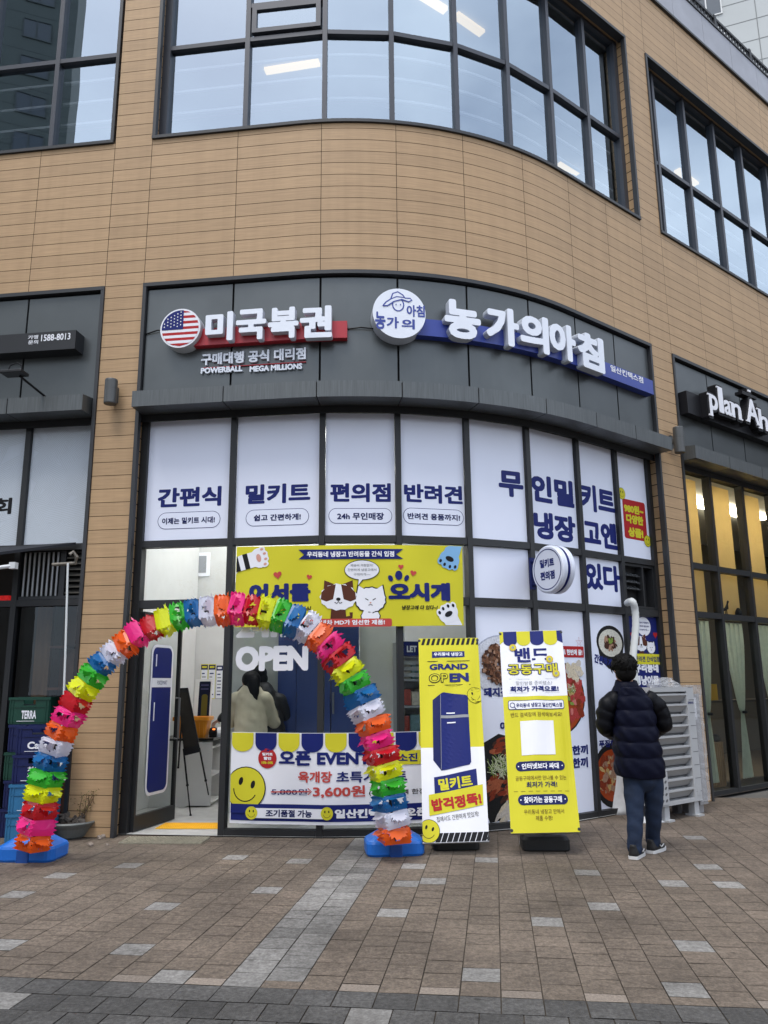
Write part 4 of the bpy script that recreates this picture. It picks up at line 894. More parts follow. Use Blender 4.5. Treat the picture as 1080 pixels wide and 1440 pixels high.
mb.slab(lambda s_, z, d: F(s_, z, -.14+d), 4.585, 4.655, zc-.18, zc+.18, -.01, .02); mb.build("bracket", M_navyd, sg)
# left neighbour: black box sign, lamp arm, film
sg = thing("box_sign", "long black box sign with white 1588-8013 lettering above the left canopy", "sign", F(-2.5, 5.2))
(a_, z1_), (b_, _) = sz(0, 477, .16), sz(107, 465, .16); z0_ = sz(0, 497, .16)[1]; z1_ = sz(104, 464, .16)[1]
mb = MB(); mb.slab(F, -4.6, b_, z0_, z1_, -.03, .16, 0); bx = mb.build("sign_box", mat("sign_box_black", (.012, .013, .016), .45, var=.05), sg)
mb = MB(); ptext(mb, F, "1588-8013", 58.5, 471, 480, 99.5, .16, .163, 0, .02, 469); ptext(mb, F, "가맹", 40, 472, 477.5, 54, .16, .163, 0, .02, 471); ptext(mb, F, "문의", 40, 479, 484.5, 54, .16, .163, 0, .02, 478); mb.build("lettering", M_white, bx)
sg = thing("floodlight", "small black floodlight on a slanting arm above the left canopy", "lamp", F(-.97, 4.69, .1))
mb = MB(); fe_ = aty(28, 529, plan(-1.25, .62)[0].y); mb.tube([F(-1.02, 4.68, .12), fe_], .013, 8); mb.build("arm", M_blk, sg)
mb = MB(); c = aty(20, 525, fe_.y-.02); mb.box(c, .25, .16, .035, -.13); mb.build("lamp_head", mat("floodlight_black", (.02, .02, .022), .4, .3, var=.05), sg, bevel=.008)
mb = MB(); mb.tube([c+Vector((-.07, 0, .02)), c+Vector((-.05, 0, .09)), c+Vector((.02, 0, .12)), c+Vector((.07, 0, .09)), c+Vector((.08, 0, .02))], .008, 6); mb.build("yoke", M_blk, sg)
M_pat = mat("film_lines", (.40, .44, .46), .5, var=0); M_lf = mat("film_pale", (.55, .60, .66), .5, var=.03)
rl = random.Random(4)
for i, lab in ((3, "white window film with fine line pattern and the black syllable 회"), (4, "white window film with fine line pattern beside the wood pillar")):
    a, b = nL[i]+.034, nL[i+1]-.036; mb = MB(); mb.slab(GLf, a, b, 3.056, 4.438, -.008, .002, 0); fnl = lambda s_, z, d, a=a, b=b: GLf(min(max(s_, a), b), min(max(z, 3.06), 4.434), d)
    for q in range(46):
        cu_, cv_ = rl.uniform(a, b), rl.uniform(3.06, 4.43); an = rl.choice((.15, -.5, .75, 1.2, -1.0, .45)); ca, sa = math.cos(an), math.sin(an); L2 = rl.uniform(.2, .42); n_ = rl.randint(5, 9)
        q_ = [(cu_+ca*x-sa*y, cv_+sa*x+ca*y) for x, y in ((-L2, -.021*n_), (L2, -.021*n_), (L2, .0), (-L2, 0))]; mb.poly(fnl, q_, .0025+.00004*q, 0)
        for k in range(n_):
            y = -.021*(k+.5); p0, p1 = [(cu_+ca*x-sa*y, cv_+sa*x+ca*y) for x in (-L2, L2)]; mb.line(fnl, [p0, p1], .004, .00252+.00004*q, 1)
    if i == 3: ptext(mb, GLf, "회", -10, 701, 724, 18, GL, .006, 2, .03, 700)
    tag(mb.build("patterned_film", [M_lf, M_pat, M_blk]), lab, "window film", "patterned films at the left shop")
# right neighbour sign
sg = thing("black_letter_sign", "white plan A lettering on thick black letter blocks over the right shopfront", "sign", F(9.5, 5.3))
mb = MB(); (a_, _), (_b, z0_) = sz(966, 560, .1), sz(986, 585, .1); z1_ = sz(975, 553, .1)[1]; mb.slab(F, a_, 12.5, z0_-.02, z1_, -.03, .1, 0, .5); mb.build("backing_bar", M_blk, sg)
for body, (xl, yt, yb, xr), dz0, dz1 in (("p", (997, 553, 583, 1008), 0, 0), ("l", (1009, 543, 578, 1015), 0, 0), ("a", (1018, 561, 581, 1027), 0, 0), ("n", (1028, 565, 585, 1041), 0, 0), ("A", (1048, 558, 591, 1064), 0, 0), ("h", (1066, 574, 601, 1078), 0, 0)):
    mb = MB(); u0, u1, v0, v1 = tb(xl, yt, yb, xr, .22); mb.text(F, body, u0, u1, v0, v1, .22, 0, .02, d_back=.21, m2=0); w_ = .035
    mb.text(F, body, u0-w_, u1+w_, v0-w_, v1+w_, .205, 1, .075, d_back=.08, m2=1); ww = u1-u0
    for fx, top in {"p": ((.06, 0), (.06, 1)), "l": ((.5, 0), (.2, 1)), "a": ((.95, 0),), "n": ((.08, 0), (.92, 0), (.02, 1)), "A": ((.06, 0), (.94, 0)), "h": ((.08, 0), (.92, 0), (.02, 1))}[body]:
        x = u0+fx*ww; z_ = v1-.022 if top else v0; mb.slab(F, x-.05, x+.05, z_, z_+.022, .205, .2206, 0)
    mb.build("letter", [M_white, M_blk], sg)
u0, u1, v0, v1 = tb(1048, 558, 591, 1064, .22); uc = (u0+u1)/2
mb = MB(); mb.slab(F, uc-.22, uc+.22, v1+.05, v1+.10, .08, .2, 1); mb.slab(F, uc-.09, uc+.05, v1+.10, v1+.17, .08, .2, 1); mb.slab(F, uc-.06, uc+.02, v1+.12, v1+.15, .2, .215, 0); mb.slab(F, uc+.10, uc+.2, v1-.09, v1-.02, .08, .2, 1); mb.build("letter_ornament", [M_white, M_blk], sg)
# wall lamps on both pillars
for (x, y0, y1, lab, so) in ((157, 534, 568, "dark grey cylinder wall lamp on the left wood pillar", -.26), (953, 601, 636, "dark grey cylinder wall lamp on the right wood pillar", 7.44)):
    s_, z1_ = sz(x, y0, .13); z0_ = sz(x, y1, .13)[1]; cc = F(s_, 0, .13)
    lp = thing("wall_lamp", lab, "wall lamp", F(s_, z0_, .13), "cylinder wall lamps on the wood pillars")
    mb = MB(); mb.lathe([(.066, z0_), (.07, z0_+.01), (.07, (z0_+z1_)/2+.02), (.0685, (z0_+z1_)/2+.022), (.0685, (z0_+z1_)/2+.028), (.07, (z0_+z1_)/2+.03), (.07, z1_-.01), (.066, z1_)], Vector((cc.x, cc.y, 0)), 28); mb.build("lamp_body", mat("lamp_grey", (.085, .088, .088), .45, .3, var=.06), lp, smooth=False)
    mb = MB(); zm = (z0_+z1_)/2; mb.slab(F, s_-.03, s_+.03, zm-.09, zm+.09, 0, .03); mb.slab(F, s_-.02, s_+.02, zm-.03, zm+.03, .03, .08); mb.build("mount", MATS["lamp_grey"], lp)
# ================================================================== OBJECTS
def V3(x, y, z): return Vector((x, y, z))
# ---- stand banners
M_base = mat("stand_base_black", (.016, .017, .018), .5, var=.1, scale=8)
M_metal = mat("pole_metal", (.25, .26, .27), .35, .8, var=.05)
def invq(q, x, y):                                           # inverse bilinear in the picture -> (u, v) of the banner
    (ax, ay), (bx, by), (cx, cy), (dx, dy) = q                # tl, tr, br, bl
    u = v = .5
    for _ in range(12):
        px = (1-v)*((1-u)*dx+u*cx)+v*((1-u)*ax+u*bx); py = (1-v)*((1-u)*dy+u*cy)+v*((1-u)*ay+u*by)
        ux = (1-v)*(cx-dx)+v*(bx-ax); uy = (1-v)*(cy-dy)+v*(by-ay); vx = -((1-u)*dx+u*cx)+((1-u)*ax+u*bx); vy = -((1-u)*dy+u*cy)+((1-u)*ay+u*by)
        det = ux*vy-uy*vx; ex, ey = x-px, y-py; u += (ex*vy-ey*vx)/det; v += (ux*ey-uy*ex)/det
    return u, v
class Ban:
    def __init__(s, quad, Yt, Yb, base_px, seed):
        s.q = quad; tl, tr, br, bl = [aty(*p, y) for p, y in zip(quad, (Yt, Yt, Yb, Yb))]; s.c = (tl, tr, br, bl)
        s.W = (br-bl).length; s.L = (tl-bl).length; n = (br-bl).cross(tl-bl).normalized(); s.n = n
        rr = random.Random(seed); ph = rr.uniform(0, 6)
        def fn(u, v, d):                                      # u, v in metres
            a, b = u/s.W, v/s.L; p = (bl*(1-a)+br*a)*(1-b)+(tl*(1-a)+tr*a)*b
            w_ = .010*math.sin(a*7+b*2+ph)*math.sin(b*3.2+.4)+.006*math.sin(a*15-b*6+ph)*(.3+b)
            e = (1-2*abs(a-.5)); w_ += -.008*math.exp(-((a-.93)/.06)**2)*math.sin(b*math.pi)
            return p+n*(w_*(min(1, 4*b)*min(1, 4*(1-b))+.15)+d)
        fn.cell = .06; s.fn = fn; s.mb = MB()
        s.base = gr(*base_px)
    def P(s, x, y): u, v = invq(s.q, x, y); return u*s.W, v*s.L
    def sheet(s, v0, v1, m, d=0.0, nu=22, nv=40, u0=0.0, u1=None):
        u1 = s.W if u1 is None else u1
        for i in range(nu):
            for j in range(nv):
                a, b = u0+(u1-u0)*i/nu, u0+(u1-u0)*(i+1)/nu; c, e = v0+(v1-v0)*j/nv, v0+(v1-v0)*(j+1)/nv
                s.mb.face([s.fn(a, c, d), s.fn(b, c, d), s.fn(b, e, d), s.fn(a, e, d)], m)
    def t(s, body, xl, yt, yb, xr, m, bold=.03, yr=None, d=.004, **k):
        u0, v1 = s.P(xl, yt); v0 = s.P(xl, yb)[1]; u1 = s.P(xr, yt if yr is None else yr)[0]; s.mb.text(s.fn, body, u0, u1, v0, v1, d, m, bold, **k)
    def poly(s, px, m, d=.002): s.mb.poly(s.fn, [s.P(*p) for p in px], d, m)
    def line(s, px, w_, m, d=.003, closed=False): s.mb.line(s.fn, [s.P(*p) for p in px], w_, d, m, closed)
    def finish(s, label, rz):
        th_ = thing("stand_banner", label, "banner stand", s.base, "banner stands on the paving")
        s.sheet(0, s.L, WH, -.003, 12, 20); s.mb.build("banner_cloth", PAL, th_)
        tl, tr, br, bl = s.c; top = (tl+tr)/2-s.n*.02; bot = (bl+br)/2-s.n*.03; foot = s.base+V3(0, .0, .13)
        mb = MB(); mb.tube([foot, bot+(top-bot)*.05, top], .012, 10); mb.build("pole", M_metal, th_)
        for k, (p, q) in enumerate(((tl, tr), (bl, br))):
            mb = MB(); mb.tube([p-s.n*.02, q-s.n*.02], .008, 8); mb.build("crossbar", M_metal, th_)
        for p in s.c:
            i = (s.c[0]+s.c[2])/2-p; i = i.normalized()*.025
            mb = MB(); mb.lathe([(.012, -.003), (.014, .003), (.006, .004)], p+i, 12, 0, s.n); mb.build("eyelet", M_base, th_)
        mb = MB(); b = s.base; cx, sx = math.cos(rz), math.sin(rz)
        def R(x, y, z): return b+V3(cx*x-sx*y, sx*x+cx*y, z)
        for z0, z1, hx, hy, tx in ((0.0, .10, .215, .15, .215), (.10, .135, .215, .15, .17)):
            pass
        prof = [(.0, .205), (.012, .215), (.095, .215), (.125, .19), (.135, .15)]
        rings = []
        for z, k in prof:
            rr_ = rrpts(-k, k, -k*.70, k*.70, .05, 4); rings.append([R(x, y, z) for x, y in rr_])
        mb.rings(rings, 0)
        bs = mb.build("base", M_base, th_)
        mb = MB(); mb.rings([[R(x, y, z) for x, y in rrpts(-k, k, -k*.6, k*.6, .03, 4)] for z, k in ((.135, .085), (.15, .08), (.155, .06))]); mb.tube([R(0, 0, .14), R(0, 0, .21)], .022, 10); mb.build("pole_socket", M_base, bs)
        return th_
B = Ban(((588.5, 898), (672, 897), (688, 1183), (594.5, 1186)), 8.08, 7.52, (640, 1192), 1)
yv = B.P(630, 1060)[1]; B.sheet(0, yv, WH, 0, 22, 18); B.sheet(yv, B.L, YE, 0, 22, 26)
n = 12
for k in range(n+1):
    u0 = B.W*(k-.5)/n*1.0; a = lambda u: min(max(u, 0), B.W); v0, v1 = B.L*.963, B.L*.998
    q = [(a(u0), v0), (a(u0+B.W/n*.55), v0), (a(u0+B.W/n*.95), v1), (a(u0+B.W/n*.4), v1)]
    if q[1][0]-q[0][0] > .004: B.mb.poly(B.fn, q, .002, BL)
    v0, v1 = B.L*.002, B.L*.042; x0 = B.W*.24; u0 = x0+B.W*.78*k/9
    if k < 10:
        q = [(a(u0-.03), v0), (a(u0+.014), v0), (a(u0+.042), v1), (a(u0-.002), v1)]
        if q[1][0]-q[0][0] > .004: B.mb.poly(B.fn, q, .002, BL)
B.poly([(607.5, 918.5), (653, 918), (653.5, 927), (607.5, 928.5)], NA); B.t("우리동네 냉장고", 610, 920.2, 926, 650.5, WH, .035, 919.7)
B.line([(601, 934), (660.5, 933)], .006, BL); B.line([(602, 970.3), (662, 969.3)], .006, BL)
B.t("GRAND", 604, 938, 947, 658, NA, .045, 937); B.t("OP", 603, 952.5, 967, 630, BL, .05, 952); B.t("OP", 604, 953.5, 966, 629.2, YE, .008, 953, d=.007); B.t("EN", 632, 952, 965.5, 659, NA, .055, 951)
B.poly([(608.5, 992), (622, 981), (658, 986), (661.5, 1083), (621, 1091.5), (609.5, 1078)], ND); B.poly([(620, 984), (624, 980.6), (655, 985), (658, 989), (659, 1014), (620, 1015)], NA, .004); B.poly([(620, 1019), (659.5, 1017.5), (663, 1080), (660, 1083.5), (624, 1091), (621, 1089)], NA, .004)
B.poly([(620, 1014.5), (659.5, 1013.5), (659.5, 1017.5), (620, 1018.5)], GY, .005); B.line([(619.5, 984), (621, 1090)], .004, GY, .006)
B.poly([(628, 1010.3), (640, 1010), (640, 1011.8), (628, 1012)], WH, .006); B.poly([(629, 1024), (641, 1023.6), (641, 1025.4), (629, 1025.8)], WH, .006)
u, v = B.P(668.5, 985); cl = lambda u_, v_, d: B.fn(min(max(u_, 0), B.W), min(max(v_, .004), B.L), d); cl.cell = .06
smiley(B.mb, cl, u, v, .075, .003, .2); u, v = B.P(603, 1171); smiley(B.mb, cl, u, v, .095, .005, -.3)
B.poly([(610.5, 1101), (670, 1089), (672, 1111), (611.5, 1123)], NA, .003); B.t("밀키트", 616.5, 1100.5, 1116.5, 664, YE, .042, 1095, d=.005, rot=.11)
B.poly([(603, 1124.5), (679, 1110), (680, 1137), (604, 1151.5)], YE, .005); B.t("밥걱정뚝!", 606.5, 1126, 1142.5, 676.5, RE, .042, 1117, d=.008, rot=.12)
B.t("집에서도 간편하게 맛있게!", 614, 1149.5, 1156.5, 673, BL, .0, 1143, d=.004, rot=.11)
B.finish("yellow and white stand banner lettered GRAND OPEN with a blue fridge picture", .03)
B = Ban(((702, 888.5), (789.5, 886), (816, 1170), (718.5, 1172)), 8.02, 7.46, (766, 1193), 5)
yv = B.P(740, 987)[1]; B.sheet(0, yv, YE, 0, 22, 26); B.sheet(yv, B.L, WH, 0, 22, 16)
a_ = [0, .058, .272, .486, .70, .914, 1.0]
for k in range(6):
    u0, u1 = B.W*a_[k], B.W*a_[k+1]; vt, vm = B.L*.998, B.L*.945; r = (a_[3]-a_[2])*B.W/2
    if k in (0, 5): pts = [(u0, vt), (u0, vm-.03), (u1, vm), (u1, vt)] if k == 0 else [(u0, vt), (u0, vm), (u1, vm-.03), (u1, vt)]
    else: pts = [(u0, vt)]+[((u0+u1)/2+r*math.cos(math.pi+math.pi*q/12), vm+r*.75*math.sin(math.pi+math.pi*q/12)) for q in range(13)]+[(u1, vt)]
    B.mb.poly(B.fn, pts, .003, YE if k % 2 == 0 else NA)
B.t("밴드", 723, 914, 936.5, 771, NA, .034, 912.5); B.t("공동구매", 712.5, 938.5, 956.5, 784.5, NA, .075, 937); B.t("공동구매", 713.5, 939.5, 955.5, 783.5, YE, .025, 938, d=.008)
for x, y in ((721, 914), (773, 931.5), (782.5, 953)): u, v = B.P(x, y); B.mb.ell(B.fn, u, v, .035, .035, .010, GO, 18); B.mb.ell(B.fn, u, v, .026, .026, .011, YE, 18); B.mb.ell(B.fn, u, v, .014, .014, .012, GY, 12)
B.line([(716, 962), (784, 960.5)], .002, GY); B.line([(717, 982.5), (788, 981)], .002, GY)
B.t("할인받을 준비됐소?", 725.5, 965, 971, 777, GY, .0, 963.5); B.t("최저가 가격으로!", 717.5, 972.8, 981.3, 786, NA, .045, 971.3)
B.mb.rrect(B.fn, *(lambda p, q, r: (p[0], q[0], r[1], p[1]))(B.P(714.5, 993.5), B.P(793.5, 991.5), B.P(715, 1007)), .02, .003, NA); B.mb.rrect(B.fn, *(lambda p, q, r: (p[0]+.006, q[0]-.006, r[1]+.006, p[1]-.006))(B.P(714.5, 993.5), B.P(793.5, 991.5), B.P(715, 1007)), .015, .005, WH)
u, v = B.P(721, 1000.3); B.mb.line(B.fn, [(u+.022*math.cos(t), v+.022*math.sin(t)) for t in [2*math.pi*k/16 for k in range(16)]], .006, .007, NA, True); B.mb.line(B.fn, [(u+.014, v-.016), (u+.034, v-.036)], .007, .007, NA)
B.t("우리동네 냉장고 일산킨텍스점", 726, 997.5, 1004, 791, NA, .03, 996, d=.007); B.t("밴드 검색창에 검색해보세요!", 718.5, 1011, 1017.5, 791, BR, .0, 1009.5)
q = [B.P(*p) for p in ((732, 1023), (779, 1021.5), (782, 1069), (734.5, 1070.5))]; B.mb.poly(B.fn, q, .003, WH)
for body, (xl, yt, yb, xr) in (("인터넷보다 싸대", (725.5, 1079, 1092, 794.5)), ("찾아가는 공동구매", (728.5, 1123, 1136.5, 798.5))):
    p, q, r = B.P(xl, yt), B.P(xr, yt-1), B.P(xl, yb); pill(B.mb, B.fn, p[0], q[0], r[1], p[1], .003, ND, None)
    for x in (p[0]+.025, q[0]-.025): B.mb.ell(B.fn, x, (p[1]+r[1])/2, .006, .006, .006, WH, 10)
    B.t(body, xl+8.5, yt+2.5, yb-2.5, xr-8.5, WH, .04, yt+1.5, d=.006)
B.t("공동구매에서만 만나볼 수 있는", 725.5, 1098.5, 1104.5, 797, BR, .0, 1097.5); B.t("최저가 가격!", 740.5, 1106, 1114, 783.5, ND, .03, 1105)
for k in range(8): B.line([(723+10.3*k, 1118.6-.12*k), (729+10.3*k, 1118.5-.12*k)], .003, BR)
B.t("우리동네 냉장고 안에서", 737, 1142, 1148, 793, BR, .0, 1141.3); B.t("제품 수령!", 753.5, 1149.8, 1156, 777, BR, .0, 1149.3)
B.finish("yellow stand banner lettered 밴드 공동구매 with a blank white square in its middle", -.05)
# ---- arch of coloured plastic garland
GC_ = [("orange", (.85, .13, .012)), ("white", (.72, .74, .85)), ("blue", (.012, .15, .42)), ("green", (.045, .50, .035)), ("yellow", (.80, .85, .01)), ("red", (.58, .012, .022)), ("pink", (.90, .03, .28))]
GM = [mat("garland_"+n, c, .3, var=.03, trans=.35) for n, c in GC_]
path_px = [(44, 1196), (50, 1165), (57, 1130), (66, 1090), (76, 1055), (88, 1025), (103, 992), (121, 962), (143, 935), (168, 911), (196, 891), (226, 876), (258, 866), (292, 859.5), (326, 856.5), (358, 857.5), (388, 863), (415, 873), (440, 888), (462, 908), (481, 931), (497, 957), (511, 986), (523, 1016), (533, 1048), (541, 1082), (547, 1115), (552, 1148), (555, 1185)]
YA = 7.24; pp = [aty(x, y, YA+.06*(x-45)/510) for x, y in path_px]
def cum(p):
    c = [0]
    for a, b in zip(p, p[1:]): c.append(c[-1]+(b-a).length)
    return c
cu_ = cum(pp); LT = cu_[-1]
def at_len(t):
    t = min(max(t, 0), LT)
    for i in range(len(pp)-1):
        if t <= cu_[i+1] or i == len(pp)-2: k = (t-cu_[i])/(cu_[i+1]-cu_[i]); return pp[i]*(1-k)+pp[i+1]*k
arch = thing("garland_arch", "rainbow arch of coloured plastic garland standing on two blue water-filled bases", "arch", (-1.45, YA, 0))
mb = MB(); mb.tube([at_len(LT*k/60) for k in range(61)], .012, 8); mb.build("arch_pole", M_blk, arch)
ra = random.Random(21); NSEG = 43; dL = LT/NSEG
seq = [0, 6, 5, 4, 3, 2, 1]
LEAF = [(-.30, .40), (-.37, .27), (-.28, .24), (-.35, .06), (-.24, .08), (-.23, -.07), (-.12, -.01), (-.06, -.19), (.0, -.10), (.07, -.20), (.12, -.02), (.22, -.08), (.24, .07), (.34, .05), (.28, .23), (.37, .27), (.30, .40)]
def seg(k):
    """one bellows of the garland: a square sleeve of plastic sheet with a leaf cut in each face and bent outwards"""
    mb = MB(); t0, t1 = dL*k, dL*(k+1); c = at_len((t0+t1)/2); d = (at_len(t1)-at_len(t0)).normalized(); y = Vector((0, 1, 0)); x = d.cross(y).normalized()
    if d.z < 0: d = -d                                           # leaves are hinged at the upper edge
    f = k/(NSEG-1); wf = .212-.055*math.exp(-((f-.30)/.17)**2)+.03*max(0, f-.6)
    wf *= ra.uniform(.78, .95); tw = -math.pi/2+.42+ra.uniform(-.24, .24); hl = dL*.5
    d = (d+x*ra.uniform(-.10, .10)+y*ra.uniform(-.08, .08)).normalized(); c = c+x*ra.uniform(-.008, .008)+y*ra.uniform(-.01, .01)
    for q in range(4):
        a = tw+q*math.pi/2; nrm_ = x*math.cos(a)+y*math.sin(a); tg = d.cross(nrm_).normalized()
        def P_(u, v, out=0.0): return c+nrm_*(wf*.5+.014*(1-(v/hl)**2)+out)+tg*u+d*v
        w = wf*.5; L_ = hl*2; sc = ra.uniform(1.0, 1.22); lf = [(px*wf*sc+ra.uniform(-.008, .008), py*L_*1.08-.012+ra.uniform(-.007, .007)) for px, py in LEAF]
        bd = []
        n = 8
        for i in range(n+1): bd.append((-w-(.008+ra.uniform(0, .042) if i % 2 else .004), hl*(1-2*i/n)*.985))
        for i in range(n+1): bd.append((w+(.008+ra.uniform(0, .042) if i % 2 else .004), -hl*(1-2*i/n)*.985))
        pts = bd+lf; nb, nl = len(bd), len(lf); ce = [(i, (i+1) % nb) for i in range(nb)]+[(nb+i, nb+(i+1) % nl) for i in range(nl)]
        inside = lambda p, poly: sum(((poly[i][1] > p[1]) != (poly[i-1][1] > p[1])) and (p[0] < (poly[i-1][0]-poly[i][0])*(p[1]-poly[i][1])/(poly[i-1][1]-poly[i][1])+poly[i][0]) for i in range(len(poly))) % 2 == 1
        res = delaunay_2d_cdt([Vector(p) for p in pts], ce, [], 1, 1e-6); W = [(p.x, p.y) for p in res[0]]
        opened = ra.random() < .86
        for t in res[2]:
            ctr = (sum(W[i][0] for i in t)/3, sum(W[i][1] for i in t)/3)
            if opened and inside(ctr, lf): continue
            mb.face([P_(*W[i]) for i in t], 0)
        if opened:
            ph = ra.uniform(.35, 1.25); hb = lf[0][1]; V = [Vector((p[0], p[1], 0)) for p in lf]
            for t in tessellate_polygon([V]):
                tri = []
                for i in t:
                    p = V[i]; r_ = hb-p.y; cv = ph*(1+.5*(r_/L_)); tri.append(P_(p.x*(1+.04*r_/L_), hb-r_*math.cos(cv), r_*math.sin(cv)+.003))
                mb.face(tri, 0)
    return mb
for k in range(NSEG): seg(k).build("garland_segment", GM[seq[k % 7]], arch)
M_bluebase = mat("base_blue", (.010, .14, .56), .36, var=.06, scale=5)
for (x, y, rz) in ((46, 1207, -.06), (554, 1199, .10)):
    b = gr(x, y); cx, sx = math.cos(rz), math.sin(rz)
    def R(u, v, z): return b+V3(cx*u-sx*v, sx*u+cx*v, z)
    mb = MB(); prof = [(.0, .245, 1), (.02, .26, 1), (.105, .262, 1), (.125, .25, 1), (.185, .15, 1), (.21, .10, 1), (.215, .085, 1)]
    mb.rings([[R(u, v, z) for u, v in rrpts(-k, k, -k*.72, k*.72, k*.28, 4)] for z, k, _ in prof], 0); bs = mb.build("base", M_bluebase, arch)
    for s_ in (-1, 1):
        mb = MB(); mb.rings([[R(u, v, z) for u, v in rrpts(-.055, .055, s_*.19-.012, s_*.19+.012, .01, 2)] for z in (.0, .10)], 0); mb.build("grip_shade", mat("base_blue_shaded", (.005, .055, .26), .45, var=.05), bs)  # raised block in darker blue, painted as the shade of a grip hollow
    mb = MB(); mb.tube([R(0, 0, .2), R(0, 0, .30)], .03, 10); mb.build("pole_socket", M_bluebase, bs)
# ---- crates of the left shop
M_cg = mat("crate_green", (.004, .048, .030), .42, var=.1); M_cn = mat("crate_navy", (.004, .010, .075), .42, var=.1); M_cl = mat("crate_light_blue", (.022, .14, .29), .45, var=.1); M_in = mat("crate_inside", (.008, .012, .02), .7, var=0)
def crate(loc, rz, m, body, label, W_=.42, D_=.30, Hh=.275, tw=.17, th_=.06):
    o = thing("beer_crate", label, "crate", loc, "plastic crates stacked by the left shop"); o0 = Vector(loc); cx, sx = math.cos(rz), math.sin(rz)
    def R(u, v, z): return o0+V3(cx*u-sx*v, sx*u+cx*v, z)
    mb = MB(); t_ = .014
    def bx(u0, u1, v0, v1, z0, z1, k=0): mb.box8([R(u0, v0, z0), R(u1, v0, z0), R(u1, v1, z0), R(u0, v1, z0), R(u0, v0, z1), R(u1, v0, z1), R(u1, v1, z1), R(u0, v1, z1)], k)
    w, dd = W_/2, D_/2
    bx(-w+.008, w-.008, -dd+.008, dd-.008, 0.002, .02)
    for s_ in (-1, 1):
        v0, v1 = sorted((s_*dd, s_*(dd-t_)))
        bx(-w+.008, w-.008, v0+(.004 if s_ < 0 else 0), v1-(.004 if s_ > 0 else 0), .02, Hh*.70); bx(-w+.008, -.06, v0+(.004 if s_ < 0 else 0), v1-(.004 if s_ > 0 else 0), Hh*.70, Hh-.028); bx(.06, w-.008, v0+(.004 if s_ < 0 else 0), v1-(.004 if s_ > 0 else 0), Hh*.70, Hh-.028)
        bx(s_*w-(t_ if s_ > 0 else 0), s_*w+(t_ if s_ < 0 else 0), -dd+.016, dd-.016, .02, Hh-.028)
        bx(-w-.004, w+.004, s_*dd-(t_+.002 if s_ > 0 else .006), s_*dd+(.006 if s_ > 0 else t_+.002), Hh-.028, Hh)
        bx(s_*w-(t_ if s_ > 0 else .004), s_*w+(.004 if s_ > 0 else t_), -dd+.017, dd-.017, Hh-.027, Hh-.001)
        for u in (-w+.016, -w+.045, w-.045, w-.016): bx(u-.005, u+.005, s_*dd-(.0 if s_ > 0 else .003), s_*dd+(.003 if s_ > 0 else .0), .01, Hh-.03)
        bx(-w+.008, w-.008, s_*dd-(.0 if s_ > 0 else .003), s_*dd+(.003 if s_ > 0 else 0), Hh*.62, Hh*.66)
    bx(-w+.03, w-.03, -dd+.03, dd-.03, .021, Hh*.72, 1)
    bd = mb.build("crate_body", [m, M_in], o)
    if body:
        mb = MB(); mb.text(lambda u, v, d: R(u, -dd+.003-d, v), body, -tw/2, tw/2, Hh*.20, Hh*.20+th_, .002, 0, .035); mb.line(lambda u, v, d: R(u, -dd+.003-d, v), [(-.12, Hh*.12), (.06, Hh*.12)], .005, .002); mb.build("lettering", M_white, bd)
    return o
cb = gr(34, 1187); rz = .10
cxs, ys = cb.x, cb.y+.15
for k, (m_, tx, lab, tw, th_, dx) in enumerate(((M_cl, "참", "light blue crate at the bottom of the right-hand crate stack", .07, .07, .0), (M_cl, "하이트", "light blue crate lettered 하이트, second from the ground", .15, .06, .01), (M_cn, "처음\n처럼", "navy crate with two lines of white lettering above the 하이트 crate", .12, .11, .02), (M_cn, "Cass", "navy crate lettered Cass on top of the right-hand stack", .19, .07, .035))):
    crate((cxs+dx, ys, .277*k), rz, m_, tx, lab, tw=tw, th_=th_)
for k, (m_, tx, lab) in enumerate(((M_cn, None, "navy crate on the ground at the picture's left edge"), (M_cn, None, "navy crate second from the ground at the picture's left edge, under a green crate"), (M_cg, None, "green crate wedged between navy crates at the picture's left edge"), (M_cn, None, "navy crate right under the green TERRA crate"), (M_cg, "TERRA", "green crate lettered TERRA on top of the left-hand stack"))):
    crate((cxs-.22+.02*(k % 2), ys+.34, .277*k), rz-.02, m_, tx, lab, tw=.15, th_=.085)
# ---- bonsai bowl
pc_ = gr(92, 1181); pc_.y += .12
pt_ = thing("potted_plant", "grey bowl with gnarled roots and thin twigs at the foot of the left pillar", "potted plant", pc_)
mb = MB(); mb.lathe([(.12, 0), (.15, .02), (.155, .03), (.20, .10), (.235, .135), (.245, .15), (.235, .165), (.215, .15), (.20, .13), (.02, .125)], pc_, 36, cap=False); mb.build("bowl", mat("bowl_grey", (.13, .14, .135), .5, var=.15, scale=6), pt_)
mb = MB(); mb.lathe([(.01, .145), (.19, .14), (.20, .12)], pc_, 24, cap=False); mb.build("soil", mat("soil", (.05, .036, .026), .95, var=.4, scale=40), pt_)
rp = random.Random(8); mb = MB()
for k in range(9):
    a = rp.uniform(0, 6.28); r0 = rp.uniform(.02, .13); p = pc_+V3(r0*math.cos(a), r0*math.sin(a)-.02, .14); path = [p]
    for q in range(5): path.append(path[-1]+V3(rp.uniform(-.035, .035), rp.uniform(-.03, .03), rp.uniform(.0, .035)))
    mb.tube(path, [.026, .034, .028, .032, .02, .008], 8)
mb.build("root", mat("root_bark", (.10, .085, .072), .9, var=.4, scale=25, bump=.6, bscale=40), pt_)
mb = MB(); ml = MB()
